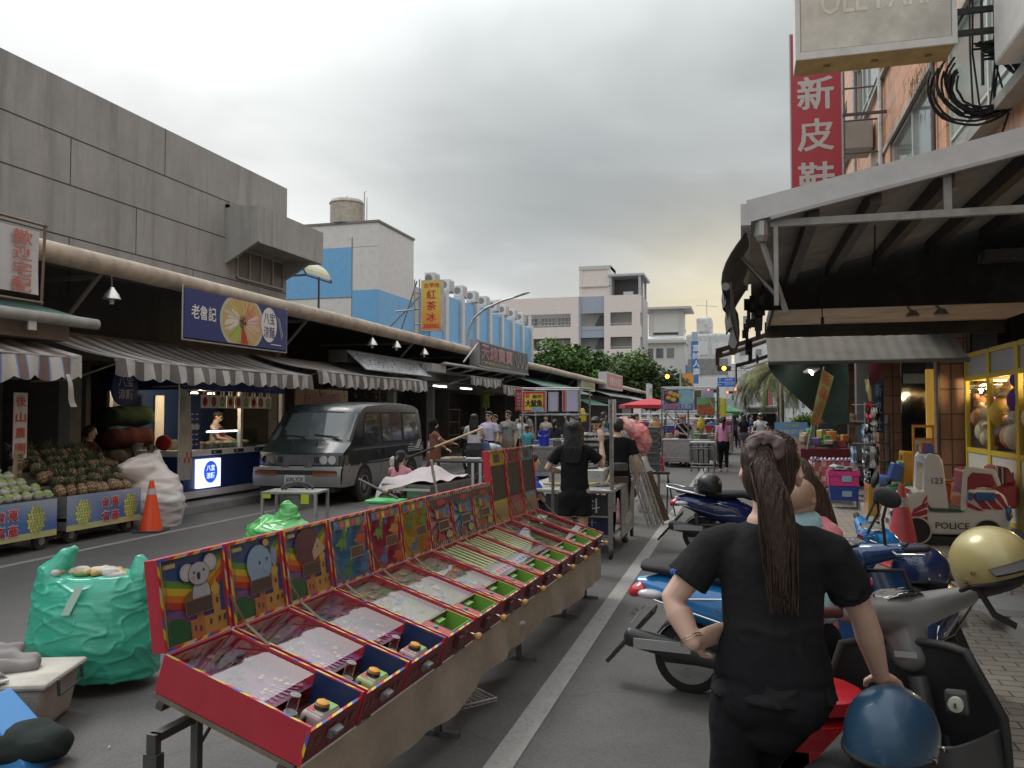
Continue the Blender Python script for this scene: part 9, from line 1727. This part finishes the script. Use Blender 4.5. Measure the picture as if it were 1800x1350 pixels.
    b=MB('plastic',(.028,.028,.029)); b.grid(lambda u,v:sh(u,v,.0)+Vector((0,.05*math.sin(PI*u)*math.sin(PI*v)*.6,0)),14,12); b.grid(lambda u,v:(-.2+.40*u,.33-.13*math.sin(PI*u)*(.4+.6*v)-.02,.26+.34*v),12,8) ; inn=b.build('inner_shield',t,smooth=60); inn.modifiers.new('s','SOLIDIFY').thickness=.01
    b=MB('rubber',(.02,.02,.02)); b.tube([sh(0,v)+Vector((0,-.005,0)) for v in [k/10 for k in range(11)]]+[sh(u,1)+Vector((0,-.005,0)) for u in [k/8 for k in range(1,9)]]+[sh(1,1-v)+Vector((0,-.005,0)) for v in [k/10 for k in range(1,11)]],.014,8); b.build('shield_edge',t,smooth=60)
    if detail:
        b=MB('chrome',(.6,.6,.6)); b.lathe((.0,.15,.742),[(.052,0),(.052,.012),(.04,.016),(.036,.01),(.001,.012)],24); b.build('fuel_cap',t,smooth=40); b=MB('plastic',(.42,.42,.36)); b.lathe((.15,.205,.76),[(.022,.02),(.023,-.012),(.001,-.016)],20,axis='Y'); b.box((.15,.188,.76),(.006,.008,.016),(.05,.05,.05)); b.build('ignition_lock',t,smooth=40); b=MB('plastic',(.05,.05,.05)); b.box((.15,.23,.76),(.07,.03,.08)); b.build('lock_plate',t,bevel=.012); b=MB('plastic',(.05,.051,.052)); b.box((-.02,.19,.60),(.17,.20,.28),taper=.9); b.build('console',t,bevel=.03,seg=3); b=MB('plastic',(.045,.046,.047)); b.grid(lambda u,v:(.065+.21*u,.13+.16*u*u-.03*math.sin(PI*u),.30+.33*v+.05*u*v),10,8); o=b.build('pocket_wall',t,smooth=60); o.modifiers.new('s','SOLIDIFY').thickness=.012; b=MB('print',(.30,.30,.30)); b.box((.0,.285,.885),(.07,.004,.02)); b.build('nameplate',t); b=MB('fabric',(.20,.12,.14)); b.ball((.13,.20,.60),(.06,.04,.025),12,8); b.build('rag',t,smooth=60)
    # steering head
    h=bpy.data.objects.new('steering',None); COL.objects.link(h); h.parent=t; h.location=(0,.36,.90); h.rotation_euler=(R(-14),0,steer); h.empty_display_size=.05
    f=MB('galv',(.1,.1,.1)); f.tube([(0,.0,-.1),(0,.02,-.30)],.035,10); f.tube([(-.075,.03,-.30),(-.075,.14,-.66)],.02,8); f.tube([(.075,.03,-.30),(.075,.14,-.66)],.02,8); f.build('fork',h,smooth=50)
    w=MB('rubber',(.018,.018,.018)); w.lathe((0,.14,-.66),[(.14,-.045),(.18,-.05),(.213,-.035),(.222,0),(.213,.035),(.18,.05),(.14,.045)],30,axis='X'); w.mat='steel'; w.lathe((0,.14,-.66),[(.155,-.04),(.135,-.035),(.135,.035),(.155,.04)],30,(.5,.5,.5),axis='X'); w.lathe((0,.14,-.66),[(.04,-.04),(.04,.04)],14,(.4,.4,.4),axis='X')
    for k in range(24): a=2*PI*k/24; w.tube([(.02*(-1)**k,.14+.03*math.cos(a),-.66+.03*math.sin(a)),(0,.14+.14*math.cos(a+.25),-.66+.14*math.sin(a+.25))],.003,4,(.5,.5,.5))
    w.build('front_wheel',h,smooth=40)
    b=MB(mat,c); b.grid(lambda u,v:(-.075+.15*u,.14+.245*math.cos(.45+1.9*v),-.66+(.245+.02*math.sin(PI*u))*math.sin(.45+1.9*v)),6,10); o=b.build('front_mudguard',h,smooth=60); o.modifiers.new('s','SOLIDIFY').thickness=.01
    b=MB(); b.ball((0,.05,.10),(.11,.12,.085),16,10); b.tube([(0,.0,.10),(-.14,-.02,.12),(-.25,-.05,.135)],[.07,.052,.036],12,round_caps=True); b.tube([(0,.0,.10),(.14,-.02,.12),(.25,-.05,.135)],[.07,.052,.036],12,round_caps=True); b.tube([(0,.02,.05),(0,.01,-.03)],[(.085,.08),(.068,.06)],14,round_caps=True,up=(0,1,0)); b.blob('handlebar_cover',mat,h,.008,5,c if not detail else (.17,.175,.175))
    b=MB('dark_glass',(.20,.2,.19)); b.grid(lambda u,v:(-.075+.15*u,-.055+.11*v,.178+.020*v-.02*(2*u-1)**2),8,6); dl=b.build('instrument',h,smooth=60); b=MB('chrome',(.5,.5,.5)); b.tube([(.078*math.cos(a),.0+.06*math.sin(a),.181+.012*math.sin(a)-.016*abs(math.cos(a))**2) for a in [2*PI*k/28 for k in range(29)]],.005,6); b.build('bezel',dl); b=MB('print',(.5,.5,.5)); [b.box((-.05+k*.02,.01+.01*(k%2),.192),(.006,.016,.002)) for k in range(6)]; b.build('dial_marks',dl)
    for s in (-1,1):
        b=MB('rubber',grips); b.tube([(s*.25,-.05,.135),(s*.37,-.075,.145)],[.019,.0185],12,round_caps=True); b.build('grip',h,smooth=60); b=MB('chrome',(.55,.55,.55)); b.tube([(s*.235,-.045,.133),(s*.26,-.052,.136)],.032,12); b.tube([(s*.25,.0,.14),(s*.30,.05,.15),(s*.42,.03,.155)],[.012,.008,.006],8,round_caps=True); b.build('brake_lever',h,smooth=60); b=MB('plastic',(.04,.04,.04)); b.box((s*.27,-.06,.155),(.03,.03,.02),(.3,.02,.02) if s>0 else (.04,.04,.04)); b.build('switch',h)
        if not detail: b=MB('rubber',(.02,.02,.02)); b.tube([(s*.19,-.03,.14),(s*.23,.0,.30),(s*.25,-.02,.36)],.007,6); b.ball((s*.26,-.03,.40),(.07,.022,.05),14,10,rot=(0,s*.3,0)); b.build('mirror',h,smooth=60)
    b=MB('dark_glass',(.35,.34,.32)); b.ball((0,.15,.08),(.085,.04,.06),14,10); b.build('headlight',h,smooth=60); b=MB('plastic',(.62,.26,.02)); [b.lathe((s*.09,.10,-.28),[(.03,0),(.02,s*.02),(.001,s*.022)],14,axis='X') for s in (-1,1)]; b.build('reflector',h)
    b=MB('galv'); b.tube([(-.12,-.25,.22),(-.26,-.15,.01)],.012,6); b.build('side_stand',t); return t
LB=(.02,.20,.50)
S1=scooter('grey scooter in the right foreground seen from its seat, glove box open',(.50,2.80,0),R(-20),(.09,.092,.094),(.04,.04,.04),R(50),R(-5),detail=True,grips=(.075,.025,.022),mat='carpaint')
scooter('light blue scooter half hidden behind the woman in black, its rear wheel showing',(.30,5.15,0),R(-97),LB,(.03,.03,.03),0,R(4),rail=False)
scooter('blue scooter facing the camera behind the grey one, round mirrors up',(.74,4.72,0),R(150),(.012,.045,.13),(.02,.02,.02),R(-12),R(3),rail=False)
scooter('dark blue scooter parked beyond the woman, chrome trim on its flank',(.12,10.35,0),R(-93),(.015,.025,.12),(.02,.02,.02),0,R(3),plate='527-KFA')
def helmet(loc,rot,c,label,mat='carpaint',visor=False,strap=True,mesh=False):
    t=thing('helmet',label,'helmet',loc); t.rotation_euler=rot
    b=MB(mat,c); b.grid(lambda u,v:(.128*math.cos(2*PI*u)*math.sin(v*1.95+.001),.15*math.sin(2*PI*u)*math.sin(v*1.95+.001),.135*math.cos(v*1.95)-(.06*max(0,-math.sin(2*PI*u))*max(0,v-.6)*1.5)),36,16); o=b.build('shell',t,smooth=70); o.modifiers.new('s','SOLIDIFY').thickness=.02
    b=MB('rubber',(.012,.012,.012)); b.ball((0,0,-.03),(.115,.135,.075),18,10); b.tube([(.129*math.cos(a)*math.sin(1.95),.151*math.sin(a)*math.sin(1.95),.135*math.cos(1.95)-.036*max(0,-math.sin(a))) for a in [2*PI*k/32 for k in range(33)]],.008,6); b.build('lining',t,smooth=60)
    b=MB('rubber',(.015,.015,.015)); b.grid(lambda u,v:((.10+.03*v)*math.cos(.5+2.14*u),.125*math.sin(.5+2.14*u)+.075*v,.02-.035*v),14,4); o=b.build('peak',t,smooth=60); o.modifiers.new('s','SOLIDIFY').thickness=.008
    b=MB('chrome',(.5,.45,.3)); [b.lathe((s*.126,.05,-.0),[(.007,-.004),(.007,.006),(.001,.008)],10,axis='X') for s in (-1,1)]; [b.lathe((s*.13,.0,-.03),[(.007,-.004),(.007,.006),(.001,.008)],10,axis='X') for s in (-1,1)]; b.build('stud',t)
    if visor: b=MB('clear_plastic',(.6,.6,.6)); b.grid(lambda u,v:(.145*math.cos(.3+2.54*u),.17*math.sin(.3+2.54*u)+.02*math.sin(PI*v),.06-.17*v),18,6); o=b.build('visor',t,smooth=60)
    if strap: b=MB('rubber',(.012,.012,.012)); b.tube([(.11,.02,-.05),(.09,.03,-.16),(.03,.04,-.22)],[(.014,.003)]*3,6); b.tube([(-.11,.02,-.05),(-.10,.02,-.18)],[(.014,.003)]*2,6); b.build('strap',t)
    if mesh: b=MB('print',(.05,.10,.25)); [b.ball((.129*math.sin(v)*math.cos(u),.151*math.sin(v)*math.sin(u),.136*math.cos(v)),.0042,5,4) for u in [-2.6+.14*k for k in range(16)] for v in [.35+.13*j for j in range(9)]]; b.build('mesh_dots',t)
    return t
helmet((.36,2.33,.885),(R(-14),R(5),R(-35)),(.017,.06,.115),'scuffed blue half helmet resting on the grey scooter seat').scale=(.86,.86,.86)
p=P(1742,990,'Y',3.05); helmet(p,(R(12),R(14),R(-150)),(.34,.29,.125),'gold half helmet hanging on the right handlebar of the grey scooter').scale=(.9,.9,.9)
helmet(P(1618,1000,'Y',5.0),(R(-10),0,R(-80)),(.015,.03,.085),'black and blue dotted helmet on the seat of the blue scooter',mesh=True,mat='gloss')
p=P(1247,848,'Y',10.1); helmet((p.x,p.y,.855),(0,0,R(65)),(.018,.018,.019),'black helmet with a clear visor on the dark blue scooter seat',visor=True,mat='paint',strap=False)
# red stools stacked beside the woman's legs
for k in range(6): o=stool((.22,2.92,.0+k*.075),'red plastic stool in the stack between the women and the grey scooter',(.36,.012,.02)); o['group']='stacked red stools'
# people who need the scooters
def shelm(t,A,Hh,arms): b=MB('gloss',(.06,.06,.065)); b.ball(Hh((0,-.01,1.60)),(.105,.12,.085),14,10); b.box(Hh((0,.12,1.60)),(.14,.08,.012)); b.build('helmet',t,smooth=60)
scooter('far scooter ridden towards the camera by a man in white',(.62,30.6,0),PI-.1,(.25,.25,.26),(.05,.05,.05))
person('man in a white T shirt and dark cap helmet riding a scooter towards the camera',(.62,30.85,.02),PI-.1,1.66,(.52,.52,.53),(.03,.03,.04),'pants','none',skin=(.32,.2,.14),vox=.018,fem=False,extra=shelm,hips=.80,la=((-.26,.2,1.08),(-.26,.45,1.0)),ra=((.26,.2,1.08),(.26,.45,1.0)),ll=((-.14,.40,.74),(-.14,.36,.33)),rl=((.14,.40,.74),(.14,.36,.33)))
scooter('dark parked scooter beyond the brown jacket woman, red tail light showing',(-6.6,20.0,0),R(15),(.02,.02,.022),(.02,.02,.02)); scooter('black scooter parked in the far row below the candy floss',(-2.6,21.5,0),R(30),(.02,.02,.022),(.02,.02,.02))
